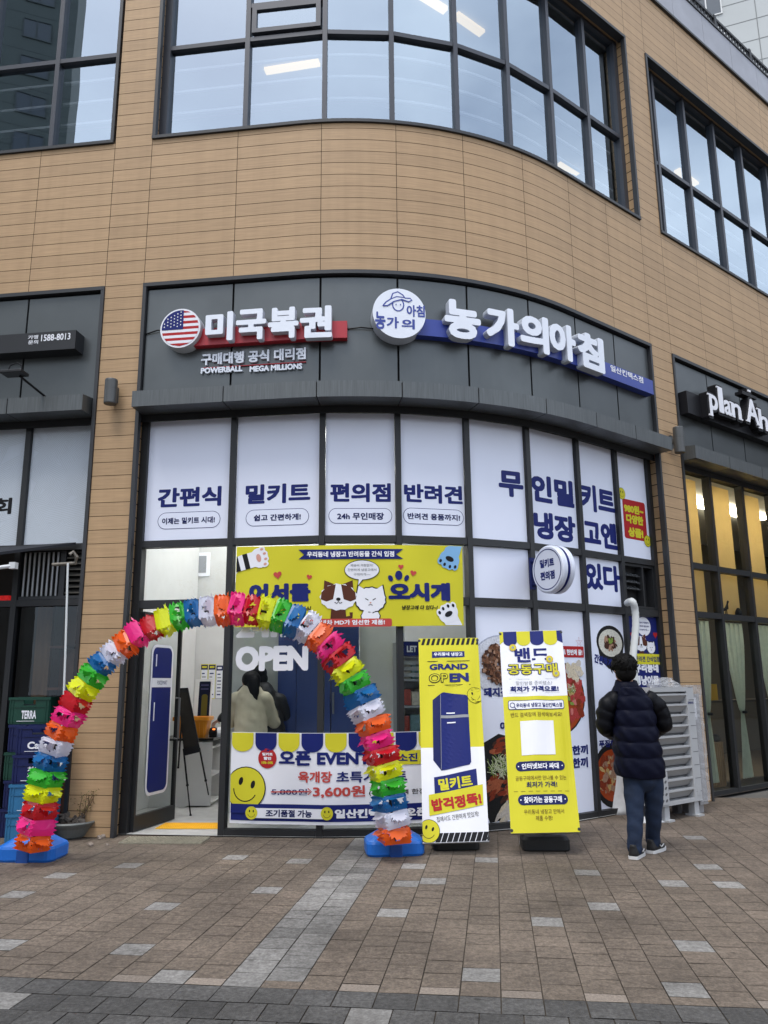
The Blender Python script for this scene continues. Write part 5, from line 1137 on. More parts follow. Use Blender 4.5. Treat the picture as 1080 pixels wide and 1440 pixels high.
for k in range(7):
    p = pc_+V3(.08+rp.uniform(-.03, .05), rp.uniform(-.05, .05), .15); path = [p]; dx = rp.uniform(-.02, .03)
    for q in range(6): path.append(path[-1]+V3(dx+rp.uniform(-.02, .02), rp.uniform(-.015, .015), rp.uniform(.03, .06)))
    mb.tube(path, [.006, .005, .005, .004, .003, .003, .002], 5)
    for q in path[2:]:
        for _ in range(5):
            c = q+V3(rp.uniform(-.03, .03), rp.uniform(-.03, .03), rp.uniform(-.02, .03)); a = V3(rp.uniform(-1, 1), rp.uniform(-1, 1), rp.uniform(-1, 1)).normalized(); b = a.cross(V3(rp.random(), rp.random(), rp.random())).normalized(); ml.face([c-a*.014, c+b*.006, c+a*.014, c-b*.006])
mb.build("stem", mat("twig", (.09, .055, .035), .9, var=.2), pt_); ml.build("foliage", mat("dry_leaf", (.11, .10, .03), .7, var=.4, scale=40), pt_)
# rubble and mat by the entrance
rr = random.Random(2)
for k in range(7):
    p = gr(rr.uniform(118, 152), rr.uniform(1176, 1190)); mb = MB(); s_ = rr.uniform(.018, .045); rg = []
    for z, q in ((0, .8), (.4, 1), (.8, .8), (1, .35)): rg.append([p+V3(s_*q*math.cos(t)*rr.uniform(.7, 1.2), s_*q*math.sin(t)*rr.uniform(.7, 1.2), z*s_) for t in [6.283*j/8 for j in range(8)]])
    mb.rings(rg); tag(mb.build("stone", mat("rubble", (.24, .20, .17), .9, var=.3, scale=20)), "loose stone among the rubble at the foot of the left pillar", "stone", "loose stones by the left pillar")
mb = MB(); q = [gr(*p) for p in ((166, 1187), (283, 1187), (296, 1178.5), (182, 1178.5))]; mb.box8([p+V3(0, 0, .001) for p in q]+[p+V3(0, 0, .012) for p in q])
for i in range(26):
    for j in range(5):
        a, b = (i+.5)/26, (j+.5)/5; p = (q[0]*(1-a)+q[1]*a)*(1-b)+(q[3]*(1-a)+q[2]*a)*b; mb.box(p+V3(0, 0, .015), .022, .026, .01, .1*(1 if (i+j) % 2 else -1))
tag(mb.build("door_mat", mat("mat_tan", (.27, .25, .19), .9, var=.2, scale=30)), "thin tan rubber mat lying on the paving before the open door", "door mat")
# ---- shop door (open), fridge film, things inside
hp = F(.115, 0, GL-.02); hp.z = 0; fp = gr(243, 1150, .03); fp.z = 0; dd_ = (fp-hp); dl = dd_.length; dd_.normalize(); dn = Vector((dd_.y, -dd_.x, 0))
def DR(u, v, d): return hp+dd_*u+dn*d+V3(0, 0, v)
M_doorglass = glass("door_glass", .05, (.80, .83, .82))
mb = MB()
for v0, v1 in ((.02, .17), (2.21, 2.28)): mb.slab(lambda s_, z, d: DR(s_, z, d), 0, dl, v0, v1, -.022, .022)
for u0, u1 in ((0, .035), (dl-.035, dl)): mb.slab(lambda s_, z, d: DR(s_, z, d), u0, u1, .17, 2.21, -.02, .02)
dr = mb.build("door", M_frame, bld); mb = MB(); mb.sheet(DR, .035, dl-.035, .17, 2.21, 0); mb.build("door_glass", M_doorglass, dr)
mb = MB(); mb.tube([DR(dl-.09, .9, .02), DR(dl-.09, .9, .07), DR(dl-.09, 1.35, .07), DR(dl-.09, 1.35, .02)], .012, 8); mb.build("door_handle", M_metal, dr)
def DP(x, y): p = onplane(x, y, hp+dn*.006, dn); return (p-hp).dot(dd_), p.z
tl, br_ = DP(214, 906), DP(237.5, 1112); tr_ = DP(244.5, 908); bl_ = DP(203, 1121)
u0, u1 = bl_[0], tr_[0]; v0, v1 = (bl_[1]+br_[1])/2, (tl[1]+tr_[1])/2
u0 = max(.05, u0); u1 = min(dl-.05, u1)
mb = MB(); mb.rrect(DR, u0, u1, v0, v1, .10, .006, WH); mb.rrect(DR, u0+.03, u1-.03, v0+.03, v1-.03, .08, .0075, NA); vb = DP(228, 960)[1]; mb.poly(DR, [(u0+.03, vb-.05), (u1-.03, vb-.05), (u1-.03, vb+.05), (u0+.03, vb+.05)], .009, WH)
mb.text(DR, "FOODMART", u0+.14, u1-.12, vb-.022, vb+.022, .0105, NA, .0)
for a, b in ((DP(217, 937)[1], DP(217, 920)[1]), (DP(212, 1014)[1], DP(212, 988)[1])): mb.line(DR, [(u0+.10, a), (u0+.10, b)], .022, .010, WH)
mb.rrect(DR, u0, u1, v0, v1, .10, -.004, WH)
tag(mb.build("fridge_sticker", PAL), "tall navy fridge-shaped sticker with white outline on the open glass door", "sticker")
mb = MB(); q = [gr(x, y, .016) for x, y in ((218, 1165.5), (309, 1165.5), (309, 1157.5), (233, 1157.5))]; mb.box8([p for p in q]+[p+V3(0, 0, .004) for p in q])
n1, n2 = 26, 5
for i in range(n1):
    for j in range(n2):
        a, b = (i+.5)/n1, (j+.5)/n2; p = (q[0]*(1-a)+q[1]*a)*(1-b)+(q[3]*(1-a)+q[2]*a)*b; mb.box(p+V3(0, 0, .007), .018, .018, .006)
tag(mb.build("tactile_strip", mat("tactile_yellow", (.80, .45, .02), .55, var=.08)), "yellow dotted tactile strip on the floor inside the doorway", "tactile paving")
# counter
ct = thing("counter", "white counter with open side shelves and black top inside the doorway", "counter", (-2.45, 10.8, .012))
zc_ = aty(270, 1040, 10.47).z; x0, x1, y0, y1 = -3.25, -2.19, 10.47, 11.17; M_wh = mat("laminate_white", (.66, .66, .65), .4, var=.02)
mb = MB()
mb.box(((x0+x1-.30)/2, (y0+y1)/2, zc_/2), x1-.30-x0, y1-y0, zc_-.03); bd = mb.build("cabinet", M_wh, ct)
mb = MB()
for z in (.05, .38, .72): mb.box((x1-.15, (y0+y1)/2, z), .298, y1-y0-.04, .02)
mb.box((x1-.15, y1-.01, zc_/2), .298, .018, zc_-.06); mb.box((x1-.15, y0+.01, zc_/2), .298, .018, zc_-.06); mb.build("shelf", M_wh, ct)
mb = MB(); mb.box(((x0+x1)/2, (y0+y1)/2, zc_), x1-x0+.03, y1-y0+.04, .028); mb.build("counter_top", mat("top_black", (.012, .012, .013), .3, var=0), ct)
zt = zc_+.014
bk = thing("basket", "orange plastic basket standing on the counter", "basket", (aty(270, 1036, 10.68).x, 10.68, zt)); c = aty(271, 1036, 10.68); c.z = zt
mb = MB(); R_ = lambda w, d, z: [V3(c.x+u, c.y+v, z) for u, v in rrpts(-w, w, -d, d, .03, 3)]
mb.rings([R_(.18, .12, zt), R_(.215, .145, zt+.21), R_(.235, .165, zt+.215), R_(.235, .165, zt+.26), R_(.212, .142, zt+.262), R_(.175, .115, zt+.02)]); M_or = mat("basket_orange", (.72, .27, .015), .4, var=.06); mb.build("basket_body", M_or, bk)
mb = MB()
for k in range(-3, 4): mb.box((c.x+k*.055, c.y-.139, zt+.11), .008, .012, .19)
mb.build("rib", M_or, bk)
ks = thing("payment_kiosk", "slim white payment kiosk with dark screen behind the orange basket", "kiosk", (aty(284, 1010, 10.98).x, 10.98, zt)); k0 = aty(285, 1012, 10.98)
ztop = aty(284, 955, 10.98).z; mb = MB(); mb.rings([[V3(k0.x+u, k0.y+v+(z-zt)*.12, z) for u, v in rrpts(-.14, .095, -.03, .03, .02, 3)] for z in (zt, zt+.03, ztop-.03, ztop)]); bd = mb.build("kiosk_body", M_wh, ks)
mb = MB(); fnk = lambda u, v, d: V3(k0.x+u, k0.y-.031-d+(v-zt)*.12, v); mb.rrect(fnk, -.072, .082, zt+.05, ztop-.03, .015, .002, 0); mb.rrect(fnk, -.03, .05, zt+.16, ztop-.2, .03, .004, 1); mb.line(fnk, [(-.05, ztop-.08), (.055, ztop-.08)], .02, .004, 2); mb.line(fnk, [(-.05, ztop-.13), (.055, ztop-.13)], .02, .004, 2); mb.build("screen", [mat("screen_dark", (.012, .014, .03), .15, var=0), mat("screen_olive", (.12, .10, .02), .2, var=0), mat("screen_violet", (.05, .05, .12), .2, var=0)], bd)
tm = thing("card_terminal", "small black card terminal with an orange light on the counter end", "terminal", (aty(300, 1036, 10.7).x, 10.7, zt)); c2 = aty(300, 1036, 10.7)
mb = MB(); mb.rings([[V3(c2.x+u, c2.y+v, z) for u, v in rrpts(-k, k, -k, k, k*.5, 3)] for z, k in ((zt, .05), (zt+.06, .055), (zt+.11, .045), (zt+.13, .02))]); mb.build("terminal_body", M_blk, tm)
mb = MB(); mb.box((c2.x+.015, c2.y-.055, zt+.10), .03, .012, .015); mb.build("indicator", mat("indicator_orange", (1, .2, .03), .4, var=0, emit=1.5), tm)
mb = MB(); c3 = aty(309, 1034, 10.75); mb.rings([[V3(c3.x+u+rr.uniform(-.006, .006), c3.y+v, z) for u, v in rrpts(-k, k, -k, k, k*.6, 3)] for z, k in ((zt, .08), (zt+.05, .085), (zt+.09, .06), (zt+.12, .02))]); tag(mb.build("receipt_bag", mat("paper_bag_white", (.6, .62, .66), .6, var=.15, scale=20)), "crumpled white bag on the counter beside the card terminal", "bag")
# easel with black board
ez = thing("easel", "black folding easel holding a tall dark board inside the doorway", "easel", gr(270, 1145, .015))
tl, tr_, br_, bl_ = aty(249.5, 968, 10.0), aty(264, 967, 9.98), aty(281.5, 1057, 9.80), aty(259, 1062.5, 9.82); n_ = (br_-bl_).cross(tl-bl_).normalized()
mb = MB(); mb.box8([bl_-n_*.02, br_-n_*.02, tr_-n_*.02, tl-n_*.02, bl_, br_, tr_, tl], 0); e = .1
mb.face([bl_*.9+tr_*.1+n_*.004, br_*.9+tl*.1+n_*.004, tr_*.93+bl_*.07+n_*.004, tl*.93+br_*.07+n_*.004], 1); mb.build("board", [M_blk, mat("board_dark", (.03, .027, .024), .22, var=.2, scale=5)], ez)
for q in ((tl+bl_)/2*.5+bl_*.5, (tr_+br_)/2*.5+br_*.5):
    pass
for top, ft in ((bl_*.9+tl*.1, gr(268, 1147, .015)), (br_*.95+tr_*.05, gr(296, 1132, .015)), (tl*.5+bl_*.5-n_*.03, gr(247, 1128, .015))):
    mid = top*.45+ft*.55; mb = MB(); mb.tube([top, mid], .011, 8); mb.tube([mid, ft], .008, 8); mb.tube([mid-V3(0, 0, .012), mid+V3(0, 0, .012)], .016, 8); mb.tube([ft, ft+V3(0, 0, .015)], .013, 8); mb.build("leg", M_blk, ez)
# notices on the back wall
FWf = lambda s_, z, d: F(s_, z, DB+.082+d)
for k, (xa, xb, ya, yb, head, labx) in enumerate(((283, 293, 934, 983, YE, "narrow notice with navy head on the shop's back wall, leftmost of three"), (293.7, 303.8, 934, 983, YE, "narrow notice with navy head on the back wall, middle of three"), (304.6, 314, 935.5, 983, WH, "narrow notice with round navy head on the back wall, rightmost of three"))):
    u0, v1 = sz(xa, ya, DB+.08); u1 = sz(xb, ya, DB+.08)[0]; v0 = sz(xa, yb, DB+.08)[1]; mb = MB(); mb.slab(FWf, u0, u1, v0, v1, 0, .003, YE if k < 2 else GY)
    mb.poly(FWf, [(u0+.006, v0+.01), (u1-.006, v0+.01), (u1-.006, v1-.01), (u0+.006, v1-.01)], .004, WH); h_ = (v1-v0)
    mb.poly(FWf, [(u0+.004, v1-.16*h_), (u1-.004, v1-.16*h_), (u1-.004, v1-.01), (u0+.004, v1-.01)], .0055, ND)
    mb.line(FWf, [(u0+.02, v1-.085*h_), (u1-.02, v1-.085*h_)], .028, .007, head)
    for q in range(7): mb.line(FWf, [(u0+.02, v1-(.27+.1*q)*h_), (u1-rr.uniform(.02, .05), v1-(.27+.1*q)*h_)], .016, .006, GY if q % 2 else NA)
    tag(mb.build("wall_notice", PAL), labx, "notice", "notices on the shop's back wall")
u0, v1 = sz(265, 778, DB+.08); u1 = sz(296, 778, DB+.08)[0]; v0 = sz(265, 811, DB+.08)[1]
mb = MB(); mb.slab(FWf, u0, u1, v0, v1, 0, .02, WH); mb.poly(FWf, [(u0+.05, v0+.05), (u1-.05, v0+.05), (u1-.05, v1-.05), (u0+.05, v1-.05)], .022, GY); tag(mb.build("wall_panel", PAL), "pale square panel with white border high on the back wall, seen over the door", "panel")
# fixtures behind bays two to four
def wallpx(xa, xb, off): return sz(xa, 960, off)[0], sz(xb, 960, off)[0]
of = -1.55
a, b = wallpx(318, 394, of); mb = MB(); mb.slab(F, a, b, .02, 2.75, of-.05, of, 0, .2); tag(mb.build("partition", mat("partition_grey", (.46, .48, .45), .6, var=.08)), "tall grey partition board behind the bending customers", "partition")
cab = thing("display_cabinet", "tall navy cabinet wall with silver seams behind the shop windows", "cabinet", F(2.4, .02, of))
a, b = wallpx(394.3, 420, of); c, e = wallpx(420.6, 505, of)
for k, (p, q) in enumerate(((a, b), (c, (c+e)/2-.01), ((c+e)/2+.01, e))):
    mb = MB(); mb.slab(F, p, q, .02, 2.75, of-.05, of+.12, 0, .2); mb.build("door_panel", mat("cabinet_navy", (.020, .045, .17), .35, var=.1, scale=2), cab)
mb = MB(); mb.tube([F(c+.55, 1.15, of+.16), F(c+.55, 1.4, of+.16)], .012, 8); mb.build("handle", M_metal, cab)
a, b = wallpx(506, 570, of); mb = MB(); mb.slab(F, a, b, .02, 2.75, of-.05, of, 0, .2); tag(mb.build("partition", mat("partition_pale", (.56, .57, .54), .6, var=.05)), "tall pale partition board beside the navy cabinet", "partition")
fr_ = thing("display_fridge", "open display fridge with navy LET header and rows of packaged food", "fridge", F(3.35, .02, -1.2)); of2 = -1.1
a, b = sz(566, 960, of2)[0], sz(640, 960, of2)[0]; zt2 = sz(580, 902, of2)[1]; zb2 = sz(580, 922, of2)[1]
mb = MB(); mb.slab(F, a, b, .02, zb2, of2-.5, of2-.45, 0, .3); mb.slab(F, a-.03, a, .02, zt2, of2-.5, of2, 0); mb.slab(F, b, b+.03, .02, zt2, of2-.5, of2, 0); mb.slab(F, a, b, .02, .35, of2-.45, of2, 0, .3)
for z in (.62, .92, 1.22, 1.52): mb.slab(F, a, b, z, z+.02, of2-.45, of2-.02, 0, .3)
for z in (zb2-.10, zb2-.17, zb2-.24): mb.slab(F, a, b, z, z+.045, of2-.1, of2-.05, 0, .3)
mb.build("cabinet", mat("fridge_grey", (.30, .31, .32), .4, var=.05), fr_)
mb = MB(); mb.slab(F, a, b, zb2, zt2, of2-.4, of2, 0, .3); hd = mb.build("header", M_navy, fr_); mb = MB(); u0 = sz(572, 914, of2)[0]; u1 = sz(586, 914, of2)[0]; mb.text(F, "LET", u0, u1, zb2+.04, zt2-.05, of2+.004, 0, .05); mb.build("lettering", M_white, hd)
pk = [mat("pack_%s" % n, c, .45, var=.3, scale=25) for n, c in (("red", (.35, .05, .03)), ("grey", (.22, .24, .25)), ("teal", (.10, .19, .20)), ("cream", (.5, .46, .36)))]
for z in (.37, .645, .945, 1.245, 1.545):
    x = a+.03
    while x < b-.14:
        w_ = rr.uniform(.10, .16); h_ = rr.uniform(.13, .2); mb = MB(); mb.slab(F, x, x+w_, z+.001, z+h_, of2-.3, of2-.08-rr.uniform(0, .03)); mb.build("package", rr.choice(pk), fr_); x += w_+.012
# shop ceiling lamps
M_shoplamp = mat("shop_lamp", (1, .98, .95), .5, var=0, emit=17.0)
for s_, d in ((.6, -1.5), (1.9, -.9), (3.1, -2.3), (.5, -2.8), (4.4, -1.4)):
    mb = MB(); p = F(s_, 4.405, d); mb.box(p, .9, .25, .03, -.13); mb.build("ceiling_lamp", M_shoplamp, bld)
# ---- louvre in the eighth bay, hose, air conditioner, plastic
mb = MB(); a, b = MS[7]+.036, MS[8]-.036; mb.slab(G, a, b, Z2[0], Z2[1], -.10, -.085, 1)
for x0, x1, z0, z1 in ((a, b, Z2[0], Z2[0]+.03), (a, b, Z2[1]-.03, Z2[1]), (a, a+.03, Z2[0]+.03, Z2[1]-.03), (b-.03, b, Z2[0]+.03, Z2[1]-.03), (a+.40, a+.43, Z2[0]+.03, Z2[1]-.03)): mb.slab(G, x0, x1, z0, z1, -.08, .02, 0)
ms_ = mat("louvre_slat", (.5, .52, .54), .25, .9, var=.1)
for k in range(3):
    z = Z2[0]+.24+.085*k; q = [G(a+.05, z, .0), G(a+.38, z, .0), G(a+.38, z+.05, -.06), G(a+.05, z+.05, -.06)]; mb.face(q, 2); mb.face([p+V3(0, 0, -.008) for p in q[::-1]], 0)
mb.build("vent_louvre", [M_frame, M_black, ms_], bld)
hs_ = [(884, 848), (889, 846), (893, 858), (894, 880), (892, 905), (890, 930), (893, 960), (896, 1000), (893, 1050), (890, 1100), (889, 1130)]
hp_ = []
for k, (x, y) in enumerate(hs_):
    s_, z = sz(x, y, -.08 if k == 0 else .03); hp_.append(F(s_, z, -.10 if k == 0 else .03))
mb = MB(); rs = []; hp2 = []
for k in range(60):
    t_ = k/59*(len(hp_)-1); i = min(int(t_), len(hp_)-2); f = t_-i; p0, p1, p2, p3 = hp_[max(i-1, 0)], hp_[i], hp_[i+1], hp_[min(i+2, len(hp_)-1)]
    hp2.append(.5*((2*p1)+(p2-p0)*f+(2*p0-5*p1+4*p2-p3)*f*f+(3*p1-p0-3*p2+p3)*f**3)); rs.append(.042+.003*(k % 2))
mb.tube(hp2, rs, 12); tag(mb.build("hose", mat("hose_white", (.60, .62, .61), .5, var=.06), smooth=True), "white wrapped pipe running from the louvre down behind the walking person", "hose")
# plastic sheet heap
def heap(c, w_, d_, h_, seed, n=26, k_=14):
    r_ = random.Random(seed); mb = MB(); rg = []
    ph = [r_.uniform(0, 6.28) for _ in range(6)]
    for i in range(k_):
        t_ = i/(k_-1); sc = (1-t_)**.45*(1-.25*math.sin(t_*3)); row = []
        for j in range(n):
            a = 6.283*j/n; f = 1+.16*math.sin(5*a+ph[0]+t_*3)+.11*math.sin(9*a+ph[1]-t_*5)+.07*math.sin(14*a+ph[2]); row.append(c+V3(w_*sc*f*math.cos(a)+.04*t_, d_*sc*f*math.sin(a), h_*t_))
        rg.append(row)
    mb.rings(rg); return mb
c = gr(882, 1146); M_plas = mat("plastic_white", (.58, .60, .62), .35, var=.12, scale=12, bump=.4, bscale=14)
tag(heap(c+V3(.0, .12, 0), .23, .15, .60, 4).build("plastic_sheet", M_plas, smooth=True), "crumpled white plastic sheet bundled behind the walking person's legs", "plastic sheet")
c = gr(915, 1157); tag(heap(c+V3(.0, .05, 0), .16, .10, .07, 9, 20, 6).build("plastic_scrap", M_plas, smooth=True), "flat white plastic scrap on the paving by the air conditioner's foot", "plastic sheet")
# outdoor unit
h0 = heading(plan(8)[1]); hN = nrm(plan(8)[1]); A0 = gr(990, 1146); ax0 = Vector((h0.x, h0.y, 0)); an = Vector((hN.x, hN.y, 0))
WA = .86; zb_, zt_ = .16, aty(977, 966, A0.y-.05).z
def AC(u, z, d): return Vector((A0.x, A0.y, 0))+ax0*(u)+an*d+V3(0, 0, z)
ac = thing("air_conditioner", "grey outdoor air conditioner with ten horizontal slats standing on metal feet", "air conditioner", AC(-WA/2, 0, -.15))
M_ac = mat("ac_grey", (.42, .43, .44), .42, var=.05); M_acd = mat("ac_dark", (.10, .10, .105), .6, var=.1); M_acs = mat("ac_slat", (.30, .295, .29), .5, var=.06)
mb = MB(); mb.slab(AC, -WA, 0, zb_, zt_, -.32, -.10, 0); mb.slab(AC, -.15, 0, zb_, zt_, -.10, 0, 0); mb.slab(AC, -WA, -WA+.05, zb_, zt_, -.10, 0, 0); mb.slab(AC, -WA+.05, -.15, zt_-.05, zt_, -.10, 0, 0); mb.slab(AC, -WA+.05, -.15, zb_, zb_+.04, -.10, 0, 0)
bd = mb.build("casing", M_ac, ac, bevel=.006)
mb = MB(); nS = 10; zz0, zz1 = zb_+.05, zt_-.06
for k in range(nS):
    z = zz0+(zz1-zz0)*(k+.0)/nS; hh_ = (zz1-zz0)/nS; q0, q1 = -WA+.05, -.15
    mb.face([AC(q0, z+.01, -.07), AC(q1, z+.01, -.07), AC(q1, z+hh_*.72, -.01), AC(q0, z+hh_*.72, -.01)], 1); mb.slab(AC, q0, q1, z+hh_*.72, z+hh_*.9, -.06, -.005, 0); mb.slab(AC, q0, q1, z-.005, z+.01, -.09, -.085, 2)
mb.build("slat", [M_ac, M_acs, M_acd], ac)
mb = MB(); mb.slab(AC, -.10, -.03, zb_+.06, zb_+.16, .0, .004, 0); mb.build("cover_plate", M_ac, bd)
mb = MB(); mb.slab(AC, -WA+.0, -WA+.17, zb_+.02, zb_+.36, .0, .012, 0)
for k in range(5):
    for j in range(2): mb.ell(AC, -WA+.05+.07*j, zb_+.06+.065*k, .024, .014, .0135, 2, 12, .4)
mb.build("vent_panel", [M_ac, M_acs, M_acd], ac)
for k in range(9):
    z = zb_+.10+k*.145; mb = MB(); mb.slab(AC, -.11, -.001, z, z+.006, -.002, .0015); mb.build("seam", M_acd, bd)
mb = MB(); mb.text(AC, "SAMSUNG", -.135, -.02, zt_-.19, zt_-.165, .003, 0, .03); mb.build("lettering", M_navy, bd)
for u in (-WA+.16, -.10):
    mb = MB(); mb.slab(AC, u-.045, u+.045, 0.02, zb_, -.10, -.02); mb.slab(AC, u-.06, u+.06, 0.0, .02, -.14, .03); mb.build("foot", M_ac, ac)
    mb = MB(); mb.slab(AC, u-.045, u+.045, 0.0, zb_, -.31, -.24); mb.build("foot", M_acd, ac)
M_wrap = bpy.data.materials.new("clear_wrap"); M_wrap.use_nodes = True
_t = M_wrap.node_tree; _b = _t.nodes["Principled BSDF"]; _b.inputs["Base Color"].default_value = (.55, .56, .58, 1); _b.inputs["Roughness"].default_value = .28; _tr = _t.nodes.new("ShaderNodeBsdfTransparent"); _m = _t.nodes.new("ShaderNodeMixShader"); _n = _t.nodes.new("ShaderNodeTexNoise"); _n.inputs["Scale"].default_value = 9; _r = _t.nodes.new("ShaderNodeMapRange"); _r.inputs["To Min"].default_value = .1; _r.inputs["To Max"].default_value = .6
_t.links.new(_n.outputs["Fac"], _r.inputs[0]); _t.links.new(_r.outputs[0], _m.inputs[0]); _t.links.new(_tr.outputs[0], _m.inputs[1]); _t.links.new(_b.outputs[0], _m.inputs[2]); _t.links.new(_m.outputs[0], _t.nodes["Material Output"].inputs[0])
ac2 = thing("wrapped_unit", "slim grey unit wrapped in clear crinkled plastic behind the air conditioner", "air conditioner", AC(.12, 0, -.3))
mb = MB(); mb.slab(AC, .03, .20, .10, zt_-.08, -.34, -.05); mb.slab(AC, .05, .18, 0, .10, -.3, -.1, 0); mb.slab(AC, .03, .12, 1.05, 1.30, -.049, -.047, 1); mb.build("unit_body", [mat("unit_grey", (.33, .33, .34), .5, var=.1), M_white], ac2)
mb = MB(); rg = []; rw = random.Random(3)
for i in range(26):
    z = .14+(zt_-.02)*i/25*.93; row = []
    for (u, d) in rrpts(.0, .23, -.37, -.02, .03, 3): row.append(AC(u+rw.uniform(-.008, .008), z, d+rw.uniform(-.008, .008)))
    rg.append(row)
mb.rings(rg); mb.build("plastic_wrap", M_wrap, ac2)
mb = MB()
cc = AC(-.28, zt_, -.2); rg = []
for i in range(7):
    t_ = i/6; rg.append([cc+ax0*((.30+.04*math.sin(7*a+i))*math.cos(a)*(1-t_*.55)+rw.uniform(-.02, .02))+an*(.12*math.sin(a)*(1-t_*.6)+rw.uniform(-.015, .015))+V3(0, 0, .002+.10*t_+rw.uniform(-.006, .012)) for a in [6.283*j/22 for j in range(22)]])
mb.rings(rg); tag(mb.build("plastic_wrap", M_wrap), "loose clear plastic wrap lying on top of the air conditioner", "plastic sheet")
# ---- left shop front: awning, crank rod, grilles, red lamp, door panels
aw = thing("awning", "dark folded awning under the left canopy with a white end cap and crank eye", "awning", F(-1.6, 2.9, .1))
mb = MB(); q0, z0 = sz(-10, 790, .25), 0
pA = [F(s_, z, d) for s_, z, d in ((-3.2, 2.95, -.1), (-.66, 3.02, -.1), (-1.35, 2.80, .55), (-3.2, 2.72, .75))]; mb.box8(pA+[p+V3(0, 0, .03) for p in pA]); mb.build("awning_cloth", mat("awning_cloth", (.008, .010, .016), .8, var=.2), aw)
mb = MB(); e0 = aty(0, 798, 7.9); e1 = aty(19, 795.5, 7.95); mb.tube([e0+(e0-e1)*4, e1], .02, 8); mb.box(e1, .065, .06, .065, -.1); mb.build("front_bar", mat("awning_white", (.6, .62, .63), .5, var=.05), aw)
mb = MB(); c = aty(102, 782, 8.1); mb.tube([aty(74, 794, 8.2), aty(106, 792, 8.15), aty(108, 783, 8.12), aty(103, 776, 8.1), aty(98, 780, 8.08)], .018, 8); mb.build("crank_eye", mat("awning_metal", (.22, .20, .17), .5, .5, var=.2), aw)
mb = MB(); r0, r1 = aty(95.5, 792, 8.06), gr(84, 1166); r1 = aty(86, 1075, 7.98); mb.tube([r0, r0*.5+r1*.5+V3(.005, 0, 0), r1], .011, 8); mb.tube([r1, r1+V3(-.005, 0, -.12), r1+V3(.05, 0, -.14)], .010, 8); mb.build("crank_rod", mat("rod_white", (.6, .62, .62), .4, var=0), aw)
GLl = lambda s_, z, d: GLf(s_, z, d)
a, b = nL[4]+.036, nL[5]-.036; z0, z1 = 2.435, 2.975
mb = MB(); mb.slab(GLf, a, b, z0, z1, -.09, -.075, 1); am = a+.47
mb.slab(GLf, am, am+.06, z0, z1, -.075, .02, 0); mb.slab(GLf, a, b, z0, z0+.035, -.07, .025, 0)
for k in range(8): x = a+.02+.056*k; mb.tube([GLf(x+.015, z0+.04, .0), GLf(x+.015, z1-.01, .0)], .013, 8, 2)
for k in range(8):
    z = z0+.06+.065*k; mb.face([GLf(am+.065, z, .015), GLf(b, z, .015), GLf(b, z+.05, -.05), GLf(am+.065, z+.05, -.05)], 3)
mb.build("vent_grille", [M_trim, M_black, mat("grille_bar", (.42, .43, .44), .35, .6, var=.05), mat("grille_louvre", (.09, .085, .075), .5, .3, var=.1)], bld)
rl_ = thing("red_lamp_sign", "small glowing red lamp sign behind the left edge of the restaurant front", "lamp", F(-1.6, 2.5, -.5)); mb = MB(); u0, v1 = sz(-14, 838, -.5); u1 = sz(13, 838, -.5)[0]; v0 = sz(0, 853, -.5)[1]; mb.slab(F, u0, u1, v0, v1, -.58, -.5); mb.build("lamp_box", mat("red_glow", (.75, .02, .02), .5, var=.6, scale=25, emit=.2), rl_)
lp = thing("wooden_panel", "tall reddish wooden screen with shelves inside the dark left restaurant", "panel", F(-1.1, .02, -1.2)); mb = MB(); a, b = sz(50, 900, -1.2)[0], sz(93, 900, -1.2)[0]; mb.slab(F, a, a+(b-a)*.5, .02, 2.7, -1.25, -1.2, 0); mb.build("screen_board", mat("panel_wood", (.16, .075, .025), .5, var=.3, scale=4, stretch=(6, 6, .6)), lp)
mb = MB(); mb.slab(F, a+(b-a)*.5, b, .02, 2.7, -1.5, -1.45, 0)
for z in (1.0, 1.45, 1.95): mb.slab(F, a+(b-a)*.5, b, z, z+.03, -1.45, -1.2, 0)
mb.build("shelf", mat("panel_redwood", (.13, .035, .014), .5, var=.3), lp)
# ---- right restaurant: roller blinds, curtains, furniture
M_blind = mat("blind_yellow", (.72, .60, .36), .8, var=.03, trans=.65)
for i, (nm) in enumerate(("first", "second", "third", "fourth", "fifth", "sixth")):
    a, b = nR[i]+.04, nR[i+1]-.04; mb = MB(); o_ = -.34; w_ = (b-a)*.64; mb.slab(lambda s_, z, d: F(s_, z, o_+d), a+.26, a+.26+w_, 2.36, 4.40, -.004, .004, 0); bo = mb.build("roller_blind", M_blind)
    tag(bo, "yellow roller blind drawn down inside the right restaurant's upper panes", "blind", "yellow roller blinds of the right restaurant")
def curtain(sa, sb, zt_, zb_, ztie, side):
    mb = MB(); nu, nz = 30, 34; mid = (sa+sb)/2; g = []
    for j in range(nz+1):
        z = zt_+(zb_-zt_)*j/nz; dz = z-ztie
        wf = .20+.80*min(1, abs(dz)/(.95 if dz > 0 else 1.1))**(.75 if dz > 0 else .9)
        if dz < 0: wf *= .62
        row = []
        for i in range(nu+1):
            u = i/nu; pinch = sa+(sb-sa)*side; x = pinch+(sa+(sb-sa)*u-pinch)*wf; row.append(F(x, z, -.33+.028*math.sin(u*26)*(.4+.6*wf)))
        g.append(row)
    for j in range(nz):
        for i in range(nu): mb.face([g[j+1][i], g[j+1][i+1], g[j][i+1], g[j][i]])
    return mb
M_cur = mat("curtain_mint", (.60, .69, .61), .85, var=.08, scale=12, trans=.45)
